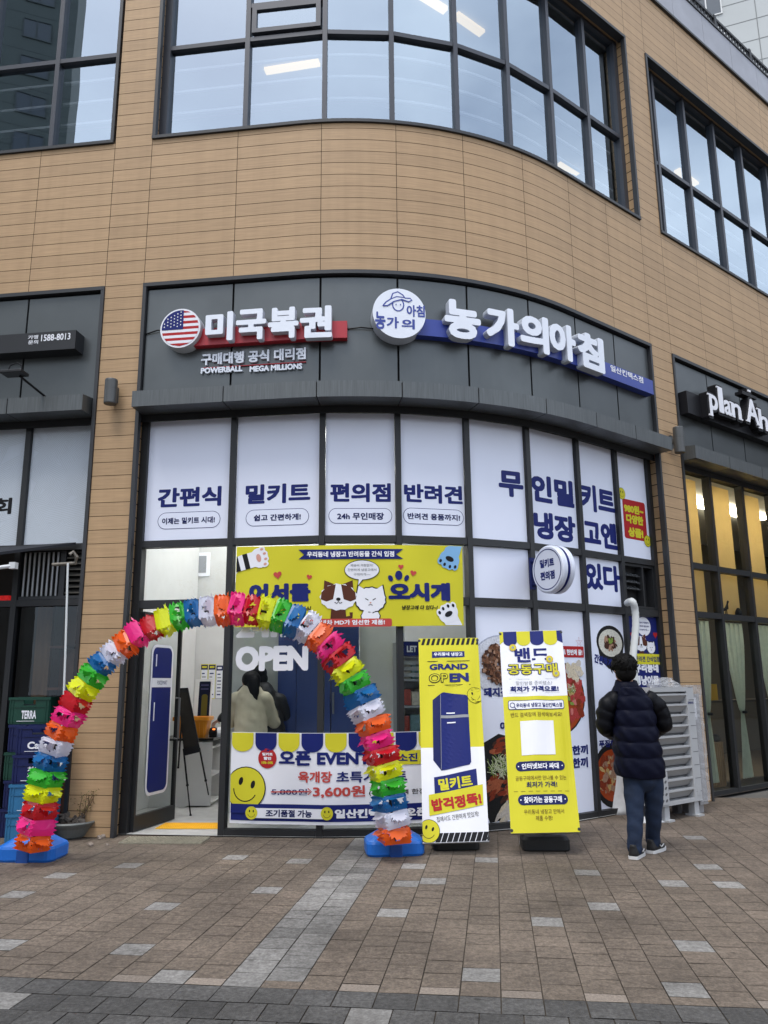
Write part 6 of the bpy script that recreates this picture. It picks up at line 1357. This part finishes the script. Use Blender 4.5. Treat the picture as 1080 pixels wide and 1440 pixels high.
for k in range(4):
    a, b = nR[k]+.05, nR[k+1]-.05; o = thing("curtain", "pale mint sheer curtain tied at its waist inside the right restaurant window", "curtain", F(a, .1, -.33), "mint curtains of the right restaurant")
    curtain(a+.24, a+.24+(b-a)*.62, 2.33, .14, 1.05, .62).build("curtain_cloth", M_cur, o, smooth=True); mb = MB(); p = F(a+.24+(b-a)*.62*.62, 1.05, -.30); mb.lathe([(.03, -.02), (.045, 0), (.03, .02)], p, 10, 0, (0, 0, 1)); mb.build("tie", M_blk, o)
def lattice():
    o = thing("lattice_screen", "low wooden lattice screen inside the right restaurant window", "screen", F(8.15, .02, -.75)); mb = MB(); a, b = sz(999, 1070, -.6)[0], sz(1018, 1070, -.6)[0]; zt_ = sz(1005, 1047, -.6)[1]; n1, n2 = 7, 11
    f = lambda s_, z, d: F(s_, z, -.6+d)
    for i in range(n1+1): x = a+(b-a)*i/n1; mb.slab(f, x-.018, x+.018, .02, zt_, -.03, 0)
    for j in range(n2+1): z = .03+(zt_-.06)*j/n2; mb.slab(f, a, b, z-.022, z+.022, -.032, -.004)
    mb.build("lattice", mat("lattice_wood", (.26, .16, .07), .6, var=.15), o)
    mb = MB(); mb.slab(f, a-.02, b+.02, zt_, zt_+.025, -.035, .003); mb.build("top_rail", MATS["lattice_wood"], o)
lattice()
st_ = thing("bar_stool", "dark cushioned wooden stool inside the right restaurant behind the curtain", "stool", F(9.25, .02, -.9)); c = F(9.25, 0, -.9)
mb = MB(); mb.lathe([(.16, .62), (.18, .64), (.18, .69), (.15, .71)], Vector((c.x, c.y, 0)), 24); mb.build("seat", mat("stool_cushion", (.05, .04, .03), .6, var=.1), st_)
for a in range(4):
    t_ = a*math.pi/2+.4; mb = MB(); mb.tube([c+V3(.13*math.cos(t_), .13*math.sin(t_), .62), c+V3(.18*math.cos(t_), .18*math.sin(t_), .015)], .017, 8); mb.build("leg", MATS["lattice_wood"], st_)
mb = MB(); u0, v1 = sz(998, 962, -.7); u1 = sz(1008, 962, -.7)[0]; v0 = sz(1000, 985, -.7)[1]; mb.slab(F, u0, u1, v0, v1, -.8, -.7); sb = thing("wall_shelf", "dark shelf board running behind the right restaurant's window", "shelf", F(8.5, v0-.04, -.8)); yb_ = mb.build("storage_box", mat("box_yellow", (.75, .42, .03), .5, var=.08)); tag(yb_, "yellow box on the shelf inside the right restaurant", "box")
mb = MB(); mb.slab(F, 8.0, 11.5, v0-.035, v0-.003, -.95, -.62, 0, .4); mb.build("shelf_board", mat("shelf_dark", (.03, .02, .015), .6, var=.2), sb)
# little bird figures on the transom
for (x, y, lab) in ((1019.5, 858, "small black bird figure on the window transom, the one with a raised tail"), (1038, 860, "small black rounded figure on the window transom right of the bird")):
    s_, z = sz(x, y+6, -.28); c = F(s_, 2.435, -.27); mb = MB(); ex = ax0
    if x < 1030: mb.tube([c+ex*-.09+V3(0, 0, .05), c+ex*-.02+V3(0, 0, .075), c+ex*.05+V3(0, 0, .10), c+ex*.075+V3(0, 0, .16), c+ex*.10+V3(0, 0, .20), c+ex*.125+V3(0, 0, .195)], [.004, .022, .028, .013, .016, .005], 8); mb.tube([c+ex*.0, c+ex*.01+V3(0, 0, .07)], .007, 6); mb.tube([c+ex*.045, c+ex*.04+V3(0, 0, .08)], .007, 6)
    else: mb.lathe([(.03, 0), (.05, .02), (.05, .06), (.03, .10), (.015, .12)], c, 12)
    tag(mb.build("figurine", M_blk, smooth=True), lab, "figurine")
# ================================================================== PEOPLE
M_skin = mat("skin", (.42, .23, .16), .5, var=.06, scale=12); M_hair = mat("hair_black", (.005, .0045, .0045), .6, var=.3, scale=60, spec=.12)
def remesh(o, vox, smooth=4, fac=.5):
    md = o.modifiers.new("r", 'REMESH'); md.mode = 'VOXEL'; md.voxel_size = vox; md.use_smooth_shade = True
    if smooth: sm = o.modifiers.new("s", 'SMOOTH'); sm.iterations = smooth; sm.factor = fac
    dg = bpy.context.evaluated_depsgraph_get(); me = bpy.data.meshes.new_from_object(o.evaluated_get(dg), depsgraph=dg)
    mats = [m_ for m_ in o.data.materials]; o.modifiers.clear(); old = o.data; o.data = me; me.name = old.name
    if not me.materials:
        for m_ in mats: me.materials.append(m_)
    bpy.data.meshes.remove(old)
    me.polygons.foreach_set("use_smooth", [True]*len(me.polygons)); me.polygons.foreach_set("material_index", [0]*len(me.polygons)); return o
def ellipsoid(mb, c, rx, ry, rz, n=16, m=0, tilt=None):
    R = []; q = Matrix.Identity(3) if tilt is None else tilt
    for i in range(1, n):
        t = math.pi*i/n; R.append([Vector(c)+q @ Vector((rx*math.sin(t)*math.cos(a), ry*math.sin(t)*math.sin(a), -rz*math.cos(t))) for a in [2*math.pi*j/n for j in range(n)]])
    mb.rings(R, m)
def limb(mb, pts, rad, n=14, flat=1.0):
    P_, R_ = [], []
    for i in range(len(pts)-1):
        a, b = Vector(pts[i]), Vector(pts[i+1]); k = max(2, int((b-a).length/.03))
        for j in range(k): t = j/k; P_.append(a*(1-t)+b*t); R_.append(rad[i]*(1-t)+rad[i+1]*t)
    P_.append(Vector(pts[-1])); R_.append(rad[-1])
    for _ in range(2):
        P_ = [P_[0]]+[(P_[i-1]+P_[i]*2+P_[i+1])/4 for i in range(1, len(P_)-1)]+[P_[-1]]
    mb.tube(P_, R_, n, 0, True, flat=flat)
    for e, r in ((P_[0], R_[0]), (P_[-1], R_[-1])): ellipsoid(mb, e, r*.98, r*.98, r*.98, 10)
def hand(mb, wrist, d, pn, s=1.0, curl=.6):
    """palm plus five separate bent fingers; d along the forearm, pn palm normal"""
    d = d.normalized(); sd = d.cross(pn).normalized(); pn = sd.cross(d).normalized(); c = wrist+d*.05*s
    R_ = [[wrist+d*(t*.095*s)+sd*(math.cos(a)*w_*s)+pn*(math.sin(a)*.014*s) for a in [6.283*j/12 for j in range(12)]] for t, w_ in ((-.1, .026), (.2, .034), (.6, .041), (1.0, .040))]
    mb.rings(R_)
    for k, (off, ln) in enumerate(((-.030, .066), (-.010, .078), (.011, .073), (.030, .056))):
        p = wrist+d*.090*s+sd*off*s; dirs = d; pts = [p-d*.012]
        for q in range(3):
            an = curl*(q+.6)*.55; dirs = d*math.cos(an)+pn*math.sin(an); pts.append(pts[-1]+dirs*ln*s*(.42, .32, .26)[q])
        limb(mb, pts, [.0095*s, .0092*s, .0085*s, .007*s], 8)
    p = wrist+d*.03*s-sd*.03*s; limb(mb, [p, p+(d*.5-sd*.7+pn*.35).normalized()*.035*s, p+(d*.5-sd*.7+pn*.35).normalized()*.035*s+(d*.85+pn*.45-sd*.1).normalized()*.032*s], [.012*s, .0105*s, .008*s], 8)
def face_parts(root, c, fwd, r, eyes=True):
    """eyes, brows and mouth set on the head; the nose and ears are part of the body mesh"""
    fwd = fwd.normalized(); sd = Vector((fwd.y, -fwd.x, 0)).normalized(); up = sd.cross(fwd).normalized()
    if up.z < 0: up = -up
    for s_ in (-1, 1):
        mb = MB(); ellipsoid(mb, c+fwd*r*.80+sd*s_*r*.36+up*r*.05, r*.13, r*.13, r*.10, 10); mb.build("eye", mat("eye_white", (.6, .58, .55), .3, var=0), root)
        mb = MB(); ellipsoid(mb, c+fwd*r*.905+sd*s_*r*.36+up*r*.05, r*.055, r*.055, r*.06, 8); mb.build("pupil", M_hair, root)
        mb = MB(); limb(mb, [c+fwd*r*.86+sd*s_*r*.20+up*r*.26, c+fwd*r*.84+sd*s_*r*.52+up*r*.27], [r*.035, r*.02], 6); mb.build("eyebrow", M_hair, root)
    mb = MB(); limb(mb, [c+fwd*r*.86-sd*r*.22-up*r*.52, c+fwd*r*.92-up*r*.50, c+fwd*r*.86+sd*r*.22-up*r*.52], [r*.03, r*.06, r*.03], 6); mb.build("mouth", mat("lips", (.36, .12, .10), .5, var=0), root)
def head_body(mb, c, r, fwd, neck_to):
    fwd = fwd.normalized(); sd = Vector((fwd.y, -fwd.x, 0)).normalized(); up = sd.cross(fwd).normalized()
    if up.z < 0: up = -up
    ellipsoid(mb, c+up*r*.18, r*.86, r*.96, r*.98, 18); ellipsoid(mb, c+fwd*r*.22-up*r*.42, r*.66, r*.66, r*.68, 16); ellipsoid(mb, c+fwd*r*.50-up*r*.85, r*.34, r*.34, r*.25, 12)
    limb(mb, [c+fwd*r*.86+up*r*.08, c+fwd*r*1.10-up*r*.22], [r*.09, r*.16], 8)
    for s_ in (-1, 1): ellipsoid(mb, c+sd*s_*r*.88-up*r*.08-fwd*r*.05, r*.10, r*.18, r*.27, 10)
    limb(mb, [c-up*r*.4, Vector(neck_to)], [r*.52, r*.58], 14)
def shoe(root, ankle, toe_dir, mat_u, mat_s, lift=0.0):
    td_ = Vector((toe_dir.x, toe_dir.y, 0)).normalized(); sd = Vector((td_.y, -td_.x, 0)); o = Vector((ankle.x, ankle.y, lift))
    prof = [(-.085, .030), (-.07, .040), (0, .042), (.08, .047), (.13, .046), (.165, .036), (.185, .015)]
    loop = [(x, w_) for x, w_ in prof]+[(x, -w_) for x, w_ in prof[::-1]]
    up_ = MB(); rg = []
    for z, k, dx in ((.022, .97, 0), (.05, .95, 0), (.075, .80, -.012), (.10, .55, -.035), (.115, .48, -.045)): rg.append([o+td_*((x-.0)*k+dx)+sd*(w_*k*(1 if z < .08 else 1.1))+V3(0, 0, z-(.02*max(0, x)/.18 if z > .06 else 0)) for x, w_ in loop])
    up_.rings(rg); sh = up_.build("shoe", mat_u, root, smooth=True)
    sl = MB(); sl.rings([[o+td_*(x*1.03)+sd*(w_*1.06)+V3(0, 0, z+(.006 if x > .13 else 0)) for x, w_ in loop] for z in (0.0, .012, .026)]); sl.build("sole", mat_s, sh)
    st = MB()
    for s_ in (-1, 1): st.tube([o+td_*.02+sd*s_*.049+V3(0, 0, .065), o+td_*.05+sd*s_*.0505+V3(0, 0, .045), o+td_*.10+sd*s_*.049+V3(0, 0, .062)], .005, 6); 
    st.build("side_mark", mat_s, sh); return sh
# ---- the man walking towards the shop, seen from behind
Yb = 7.42; A = lambda x, y, Y_=Yb: aty(x, y, Y_)
hd = A(877.5, 941); sL, sR = A(861, 983), A(914, 983); hipL, hipR = A(891, 1092), A(918, 1092)
fl, fr2 = gr(895, 1207), gr(921, 1199); kL, kR = A(893, 1142, 7.40), A(919, 1140, 7.50); aL, aR = fl+V3(0, .03, .10), fr2+V3(0, .03, .115)
eL, eR = A(851, 1022, 7.43), A(933, 1019, 7.43); wL, wR = A(862, 1032, 7.68), A(918, 1030, 7.70)
r_h = .108
body = MB(); fwd = Vector((-.25, 1, -.12))
head_body(body, hd, r_h, fwd, (sL+sR)/2+V3(0, 0, .0))
limb(body, [(sL+sR)/2+V3(0, 0, .0), (sL+sR)/2*.5+(hipL+hipR)/2*.5, (hipL+hipR)/2+V3(0, 0, .06)], [.095, .12, .105], 16); limb(body, [sL+V3(.02, 0, -.05), sR+V3(-.02, 0, -.05)], [.06, .06])
for s_, e, w_ in ((sL, eL, wL), (sR, eR, wR)): limb(body, [s_+V3(0, 0, -.035), e, w_], [.048, .040, .030]); hand(body, w_, (w_-e), V3(0, 0, -1) if False else (hd-w_).normalized()*-1, 1.0, .8)
for h_, k_, a_ in ((hipL, kL, aL), (hipR, kR, aR)): limb(body, [h_, k_, a_], [.068, .050, .038])
o = body.build("person", M_skin, None, org=((hipL.x+hipR.x)/2, Yb, 0)); remesh(o, .0085, 3)
man = tag(o, "man in dark navy padded jacket and jeans seen from behind, walking towards the windows", "person"); ORG[man.as_pointer()] = Vector(((hipL.x+hipR.x)/2, Yb, 0))
face_parts(man, hd, fwd, r_h)
# hair
mb = MB(); ellipsoid(mb, hd+V3(0, -.012, .035), .114, .122, .105, 22); ellipsoid(mb, hd+V3(0, -.05, -.03), .094, .066, .085, 16)
rh = random.Random(6); n0 = len(mb.v)
for i in range(n0):
    mb.v[i] = mb.v[i]+V3(rh.uniform(-.003, .003), rh.uniform(-.003, .003), rh.uniform(-.002, .004))
for k in range(300):
    a = rh.uniform(0, 6.28); t = rh.uniform(.0, 1.9); dv = Vector((math.sin(t)*math.cos(a), math.sin(t)*math.sin(a), math.cos(t)))
    if dv.y > .35 and dv.z < .45: continue
    p = hd+V3(0, -.012, .035)+Vector((dv.x*.112, dv.y*.12, dv.z*.104)); tg = dv.cross(V3(rh.uniform(-1, 1), rh.uniform(-1, 1), .3)).normalized()
    mb.tube([p-dv*.012, p+dv*.006+tg*.014-V3(0, 0, .004), p+dv*.008+tg*.034-V3(0, 0, .014)], [.006, .0045, .001], 5)
mb.build("hair", M_hair, man, smooth=True)
# jacket: padded rolls between stitched lines
M_puf = mat("puffer_navy", (.0045, .0055, .016), .5, var=.12, scale=14, bump=.45, bscale=16, spec=.1); M_pufd = mat("puffer_black", (.0035, .0038, .006), .5, var=.1, scale=14, bump=.4, bscale=18, spec=.15)
zc_t = A(880, 966).z; zh = A(900, 1092).z; seams_y = [966, 977, 998, 1020.5, 1042, 1064, 1092]; seams = [A(895, y).z for y in seams_y]
mb = MB(); rg = []; wr = random.Random(12)
def jprof(z):                                               # left and right edge (picture) -> centre and half width
    t = (zc_t-z)/(zc_t-zh)
    xl = 864-3.5*min(1, t*2)+1*t if t > .15 else 869-6*t/.15; xr = 914+14*t if t > .15 else 902+14*t/.15
    a, b = A(xl, 1000).x, A(xr, 1000).x
    return (a+b)/2, (b-a)/2
nz = 90
for i in range(nz+1):
    z = zc_t+(zh-zc_t)*i/nz; cx_, hw = jprof(z)
    for q in range(len(seams)-1):
        if seams[q] >= z >= seams[q+1]-1e-6: f = (seams[q]-z)/(seams[q]-seams[q+1]); break
    puff = .018*(math.sin(math.pi*f)**.6)-.009 if q > 0 else .0
    t = i/nz; row = []
    for j in range(56):
        a = 2*math.pi*j/56; ca, sa = math.cos(a), math.sin(a); e = .78
        x = hw*math.copysign(abs(ca)**e, ca); y = (.150+.015*math.sin(t*3))*math.copysign(abs(sa)**e, sa)
        k = 1+(puff+.006*math.sin(a*9+z*30+q)*abs(math.sin(math.pi*f)))/.2
        row.append(V3(cx_+x*k, Yb+.01+y*k, z+.010*math.sin(a*2+1.2)*t+.004*math.sin(a*7+q*2)))
    rg.append(row)
mb.rings(rg); jk = mb.build("jacket", M_puf, man, smooth=True)
mb = MB(); nk = A(881, 962); c0 = jprof(zc_t)[0]; rg = []
for z, rx, ry in ((zc_t-.03, .135, .105), (zc_t+.015, .108, .095), (zc_t+.055, .095, .09), (zc_t+.06, .085, .08), (zc_t+.02, .085, .08)): rg.append([V3(c0-.012+rx*math.cos(a), Yb+.005+ry*math.sin(a), z+.012*math.sin(a)) for a in [6.283*j/28 for j in range(28)]])
mb.rings(rg, cap=False); mb.build("collar", M_puf, jk, smooth=True)
for s_, e, w_, sgn in ((sL, eL, wL, -1), (sR, eR, wR, 1)):
    mb = MB(); pts = [s_+V3(-sgn*.045, 0, .01), s_+V3(sgn*.045, -.01, -.045), e*.5+s_*.5+V3(sgn*.035, -.005, 0), e+V3(sgn*.01, 0, 0), e*.45+w_*.55, w_]
    P_, R_ = [], []
    for i in range(len(pts)-1):
        for j in range(10): P_.append(pts[i].lerp(pts[i+1], j/10))
    P_.append(pts[-1])
    for _ in range(6): P_ = [P_[0]]+[(P_[i-1]+P_[i]*2+P_[i+1])/4 for i in range(1, len(P_)-1)]+[P_[-1]]
    for i in range(len(P_)):
        t = i/(len(P_)-1); R_.append(.080-.020*t+.007*abs(math.sin(t*math.pi*6.0)))
    mb.tube(P_, R_, 20); n0 = 0
    for i in range(len(mb.v)): mb.v[i] = mb.v[i]+V3(.004*math.sin(mb.v[i].z*60), .004*math.sin(mb.v[i].x*70), 0)
    mb.build("sleeve", M_pufd, jk, smooth=True)
# jeans
M_jean = mat("denim_dark", (.007, .019, .050), .8, var=.3, scale=9, bump=.25, bscale=26)
mb = MB(); limb(mb, [hipL.lerp(hipR, .5)+V3(0, 0, .10), hipL.lerp(hipR, .5)-V3(0, 0, .0)], [.138, .136], 18)
for h_, k_, a_, sg_ in ((hipL, kL, aL, -1), (hipR, kR, aR, 1)): limb(mb, [h_+V3(0, 0, .03), h_.lerp(k_, .5)+V3(sg_*.004, 0, 0), k_, k_.lerp(a_, .5)+V3(0, -.008, 0), a_+V3(0, 0, .015), a_-V3(0, 0, .03)], [.092, .088, .074, .068, .063, .066], 18)
jn = mb.build("jeans", M_jean, man); remesh(jn, .010, 3)
for v in jn.data.vertices: v.co.x += .0022*math.sin(v.co.z*46+v.co.y*20); v.co.y += .002*math.sin(v.co.z*57+v.co.x*30)
M_shu = mat("shoe_black", (.008, .008, .009), .6, var=.1); M_shs = mat("shoe_white", (.62, .62, .62), .5, var=.05)
shoe(man, fl+V3(0, .02, 0), V3(.45, .7, 0), M_shu, M_shs); shoe(man, fr2+V3(0, .02, 0), V3(.55, .6, 0), M_shu, M_shs)
# ---- customers inside
def indoor_person(label, J, jacket, hair_c, fwd, long_hair=False, cap=None, seated=False):
    body = MB(); r = .105; head_body(body, J['head'], r, fwd, J['neck']); m_ = (J['sL']+J['sR'])/2; h_ = (J['hL']+J['hR'])/2
    limb(body, [m_, h_], [.12, .13]); limb(body, [J['sL'], J['sR']], [.06, .06])
    for a in 'LR': limb(body, [J['s'+a], J['e'+a], J['w'+a]], [.05, .04, .028]); hand(body, J['w'+a], J['w'+a]-J['e'+a], V3(0, 0, -1) if abs((J['w'+a]-J['e'+a]).normalized().z) < .8 else V3(0, 1, 0), .95, .7); limb(body, [J['h'+a], J['k'+a], J['a'+a]], [.08, .055, .036])
    org = V3(h_.x, h_.y, 0.012); o = body.build("person", M_skin, None, org=org); remesh(o, .011, 3); tag(o, label, "person"); ORG[o.as_pointer()] = org
    face_parts(o, J['head'], fwd, r)
    mb = MB(); limb(mb, [m_+V3(0, 0, .03), m_.lerp(h_, .5), h_-V3(0, 0, .08)], [.155, .185, .19], 18); limb(mb, [J['sL'], J['sR']], [.085, .085])
    for a in 'LR': limb(mb, [J['s'+a], J['e'+a], J['w'+a].lerp(J['e'+a], .15)], [.085, .072, .052])
    jk = mb.build("jacket", jacket, o); remesh(jk, .014, 4)
    for v in jk.data.vertices: n_ = .003*math.sin(v.co.z*55+v.co.x*22); v.co.x += n_; v.co.y += .003*math.sin(v.co.z*48+v.co.x*31)
    mb = MB()
    for a in 'LR': limb(mb, [J['h'+a], J['k'+a], J['a'+a]-V3(0, 0, .02)], [.10, .075, .062])
    tr_ = mb.build("trousers", mat("trousers_dark", (.02, .02, .024), .8, var=.15), o); remesh(tr_, .014, 3)
    for a in 'LR': shoe(o, Vector((J['a'+a].x, J['a'+a].y, 0)), V3(fwd.x, fwd.y, 0), M_shu, M_shs, .012)
    f2 = Vector((fwd.x, fwd.y, 0)).normalized(); mb = MB(); ellipsoid(mb, J['head']-f2*.018+V3(0, 0, .035), .108, .112, .10, 18); ellipsoid(mb, J['head']-f2*.06-V3(0, 0, .03), .088, .07, .085, 14)
    if long_hair: limb(mb, [J['head']-f2*.08+V3(0, 0, .02), J['head']-f2*.12-V3(0, 0, .10), J['head']-f2*.13-V3(-.03, 0, .25)], [.07, .065, .03], 12)
    if cap is None: hr = mb.build("hair", hair_c, o); remesh(hr, .008, 1)
    else:
        hr = mb.build("hair", hair_c, o, smooth=True); mb = MB(); ellipsoid(mb, J['head']+V3(0, 0, .06), .116, .118, .085, 16); limb(mb, [J['head']+f2*.08+V3(-.06, 0, .045), J['head']+f2*.15+V3(0, 0, .035), J['head']+f2*.08+V3(.06, 0, .045)], [.012, .012, .012], 8); mb.build("cap", cap, o, smooth=True)
    return o
def joints(X, Y_, hz, lean=(0, 0), face=-1, wid=.17, arm=((-.24, .1, -.28), (.24, .1, -.28)), fore=((-.18, .35, -.22), (.18, .35, -.22)), z0=.012):
    """standing figure from head height; lean moves the shoulders and head sideways/forwards; face +1 looks away from the street"""
    f = face; hp_ = hz*.52; hd_ = V3(X+lean[0], Y_+lean[1], hz-.11); sh = hz-.29
    J = dict(head=hd_, neck=V3(X+lean[0]*.8, Y_+lean[1]*.8, sh+.03), sL=V3(X+lean[0]*.75-wid, Y_+lean[1]*.75, sh), sR=V3(X+lean[0]*.75+wid, Y_+lean[1]*.75, sh), hL=V3(X-.09, Y_, hp_), hR=V3(X+.09, Y_, hp_), kL=V3(X-.10, Y_+.02*f, hp_*.53), kR=V3(X+.10, Y_+.02*f, hp_*.53), aL=V3(X-.10, Y_, .10), aR=V3(X+.10, Y_, .10))
    for a, i in (('L', 0), ('R', 1)):
        d = arm[i]; J['e'+a] = J['s'+a]+V3(d[0]*.4, d[1]*f, d[2]); d = fore[i]; J['w'+a] = J['s'+a]+V3(d[0]*.4, d[1]*f, d[2])
    return J
Yw = 9.25; wx = aty(354, 1000, Yw).x; wz = aty(352, 946, Yw).z
indoor_person("woman with long dark hair in a beige jacket seen from behind through the window", joints(wx, Yw, wz, (-.03, .06), 1, .165), mat("jacket_beige", (.50, .45, .32), .75, var=.1, scale=8, bump=.3, bscale=20), M_hair, V3(-.5, 1, -.35), True)
Ym = 9.62; mx_ = aty(377, 1000, Ym).x; mz = aty(352, 945, Ym).z
Jm = joints(mx_+.05, Ym, mz+.06, (-.20, .05), 1, .19, ((-.35, .2, -.2), (.24, .1, -.28)), ((-.9, .35, -.33), (.0, .35, -.3))); Jm['sR'] = Jm['sR']+V3(.04, 0, -.10)
indoor_person("man in a black coat bending over the counter behind the woman in beige", Jm, mat("coat_black", (.012, .012, .013), .6, var=.15, bump=.3, bscale=18), M_hair, V3(-.8, .5, -.35))
Yc = 10.1; cx2 = aty(464, 1000, Yc).x; cz2 = aty(464, 991, Yc).z
Jc = joints(cx2, Yc, cz2+.02, (0, 0), -1, .15)
for a, sg_ in (('L', -1), ('R', 1)): Jc['h'+a] = V3(cx2+sg_*.09, Yc, .46); Jc['k'+a] = V3(cx2+sg_*.12, Yc-.36, .47); Jc['a'+a] = V3(cx2+sg_*.11, Yc-.34, .10)
seat = thing("stool", "small round stool under the seated person inside the shop", "stool", (cx2, Yc+.04, .012)); mb = MB(); mb.lathe([(.16, .34), (.17, .36), (.16, .375)], V3(cx2, Yc+.04, 0), 20); mb.build("seat", M_navy, seat)
for k in range(4): a = k*math.pi/2+.6; mb = MB(); mb.tube([V3(cx2+.11*math.cos(a), Yc+.04+.11*math.sin(a), .345), V3(cx2+.15*math.cos(a), Yc+.04+.15*math.sin(a), .013)], .012, 8); mb.build("leg", M_metal, seat)
indoor_person("person in dark cap and vest with pale scarf, sitting inside and facing the street", Jc, mat("vest_dark", (.02, .024, .035), .7, var=.2), M_hair, V3(.15, -1, .05), False, mat("cap_dark", (.02, .018, .018), .8, var=.1))
# ================================================================== SURROUNDINGS
M_apt = mat("apartment_wall", (.42, .44, .44), .85, var=.05, scale=.4); M_apt2 = mat("tower_wall", (.105, .125, .118), .85, var=.08, scale=.3); M_aj = mat("wall_joint", (.20, .21, .21), .9, var=0); M_aw = mat("apartment_window", (.06, .075, .09), .15, var=0, spec=.8); M_af = mat("window_white", (.55, .56, .56), .5, var=0); M_ad = mat("band_dark", (.07, .085, .085), .7, var=.05)
def tower(name, label, corner, dirx, W_, D_, Hh, wall, floors=3.0, bays=4.2, band=False):
    o = thing(name, label, "building", corner); ux = Vector((dirx[0], dirx[1], 0)).normalized(); uy = Vector((-ux.y, ux.x, 0))
    def fn(u, z, d): return Vector(corner)+ux*u-uy*d+V3(0, 0, z)
    mb = MB(); mb.box8([fn(0, 0, 0), fn(W_, 0, 0), fn(W_, 0, -D_), fn(0, 0, -D_), fn(0, Hh, 0), fn(W_, Hh, 0), fn(W_, Hh, -D_), fn(0, Hh, -D_)]); mb.build("wall", wall, o)
    mb = MB(); z = 1.5
    while z < Hh: mb.slab(fn, 0, W_, z, z+.05, -.01, .012, 0); z += floors/2
    u = bays
    while u < W_-.5: mb.slab(fn, u, u+.05, 0, Hh, -.01, .014, 0); u += bays
    mb.build("panel_joint", M_aj if not band else M_ad, o)
    mb = MB(); mg = MB(); z = 1.1; k = 0
    while z < Hh-2.5:
        u = bays*.30
        while u < W_-2:
            w_ = 1.7; mb.slab(fn, u-.08, u+w_+.08, z-.08, z, 0, .08, 0); mb.slab(fn, u-.08, u+w_+.08, z+1.4, z+1.48, 0, .08, 0)
            for q in (u-.08, u+w_*.5-.03, u+w_): mb.slab(fn, q, q+.08, z, z+1.4, 0, .08, 0)
            mg.slab(fn, u, u+w_, z, z+1.4, 0, .03, 0); u += bays
        z += floors
    fr = mb.build("window", M_af if not band else M_ad, o); mg.build("pane", M_aw, fr); return o
tower("apartment_block", "pale grey apartment block with jointed panels rising behind the railing at top right", (9.0, 48, 0), (.93, -.36), 46, 14, 66, M_apt, 3.0, 5.2)
# the tower across the street, mirrored in the upper left windows
p_, a_ = plan(-1.25, GL); P3 = V3(p_.x, p_.y, 9.4); v = (P3-Vector((0, 0, H))).normalized(); n3 = Vector((nrm(AZ).x, nrm(AZ).y, 0)); rfl = v-n3*2*v.dot(n3); k = 42/math.hypot(rfl.x, rfl.y); E0 = P3+rfl*k
tower("apartment_tower", "dark grey-green apartment tower across the street, mirrored in the upper left windows", (E0.x, E0.y, 0), (-.80, .60), 30, 16, 78, M_apt2, 2.9, 5.0, True)
tower("shop_row", "low grey building across the street behind the viewer", (26, -27, 0), (-1, .02), 44, 10, 12, mat("row_wall", (.16, .155, .15), .85, var=.1, scale=.3), 3.4, 4.4, True)
tower("reflection_block", "dark office block further along the street on the right, mirrored in the right shopfront", (38, 2, 0), (.25, .97), 46, 12, 13, mat("reflection_block_wall", (.10, .10, .095), .85, var=.1, scale=.3), 3.4, 4.4, True)  # added out of view so the right-hand glass mirrors something dark
M_bark = mat("bark", (.085, .066, .052), .9, var=.3, scale=14, bump=.5, bscale=20); M_leaf = mat("leaf_green", (.050, .062, .022), .7, var=.5, scale=4, trans=.25)
def tree(loc, hgt, seed, label, leaves=1500):
    r_ = random.Random(seed); o = thing("street_tree", label, "tree", loc, "street trees opposite the shops"); mb = MB(); ml = MB(); tips = []
    def branch(p, d, l, r, lev):
        pts = [p]; dd = d.copy()
        for q in range(4): dd = (dd+Vector((r_.uniform(-.22, .22), r_.uniform(-.22, .22), r_.uniform(-.05, .15)))).normalized(); pts.append(pts[-1]+dd*l/4)
        mb.tube(pts, [r, r*.9, r*.78, r*.66, r*.55], 7 if lev < 2 else 4)
        if lev >= 3: tips.append(pts[-1]); tips.append(pts[-2]); return
        for q in range(4 if lev else 6):
            a = r_.uniform(0, 6.28); k = r_.uniform(.5, 1.0); b = pts[2+r_.randint(0, 2)] if lev else pts[3].lerp(pts[4], r_.random()); nd = (dd*.55+Vector((math.cos(a), math.sin(a), r_.uniform(-.1, .5)))*.75).normalized(); branch(b, nd, l*.62*k+.2, r*.5, lev+1)
    branch(Vector(loc), Vector((0, 0, 1)), hgt*.45, hgt*.020, 0); mb.build("trunk", M_bark, o)
    for q in range(leaves):
        c = r_.choice(tips)+Vector((r_.gauss(0, .28), r_.gauss(0, .28), r_.gauss(0, .22))); a = Vector((r_.uniform(-1, 1), r_.uniform(-1, 1), r_.uniform(-1, 1))).normalized(); b = a.cross(Vector((r_.random(), r_.random(), r_.random()))).normalized(); s_ = r_.uniform(.07, .13); ml.face([c-a*s_, c+b*s_*.5, c+a*s_, c-b*s_*.5])
    ml.build("crown", M_leaf, o)
for k, (x, y, h_, lab) in enumerate(((11.5, 13.5, 7.5, "tall leafy street tree right of the shops, nearest to the glazed corner"), (16.5, 17.0, 8.5, "taller street tree further right along the pavement"), (9.5, -9.0, 8.0, "street tree behind the viewer on the right"), (-7.5, -8.5, 7.0, "street tree behind the viewer on the left"), (20.0, 10.0, 8.0, "street tree across from the right restaurant"))): tree((x, y, 0), h_, 40+k, lab)
# lamps added in the right restaurant to make its blinds glow
M_backlight = mat("blind_backlight", (1, .90, .68), .5, var=0, emit=17.0)
for s_ in (8.4, 9.5, 10.6, 11.7):
    mb = MB(); p = F(s_, 4.39, -1.1); mb.box(p, .9, .3, .04, .7); mb.build("ceiling_lamp", M_backlight, bld)
bpy.data.scenes.remove(_TS)
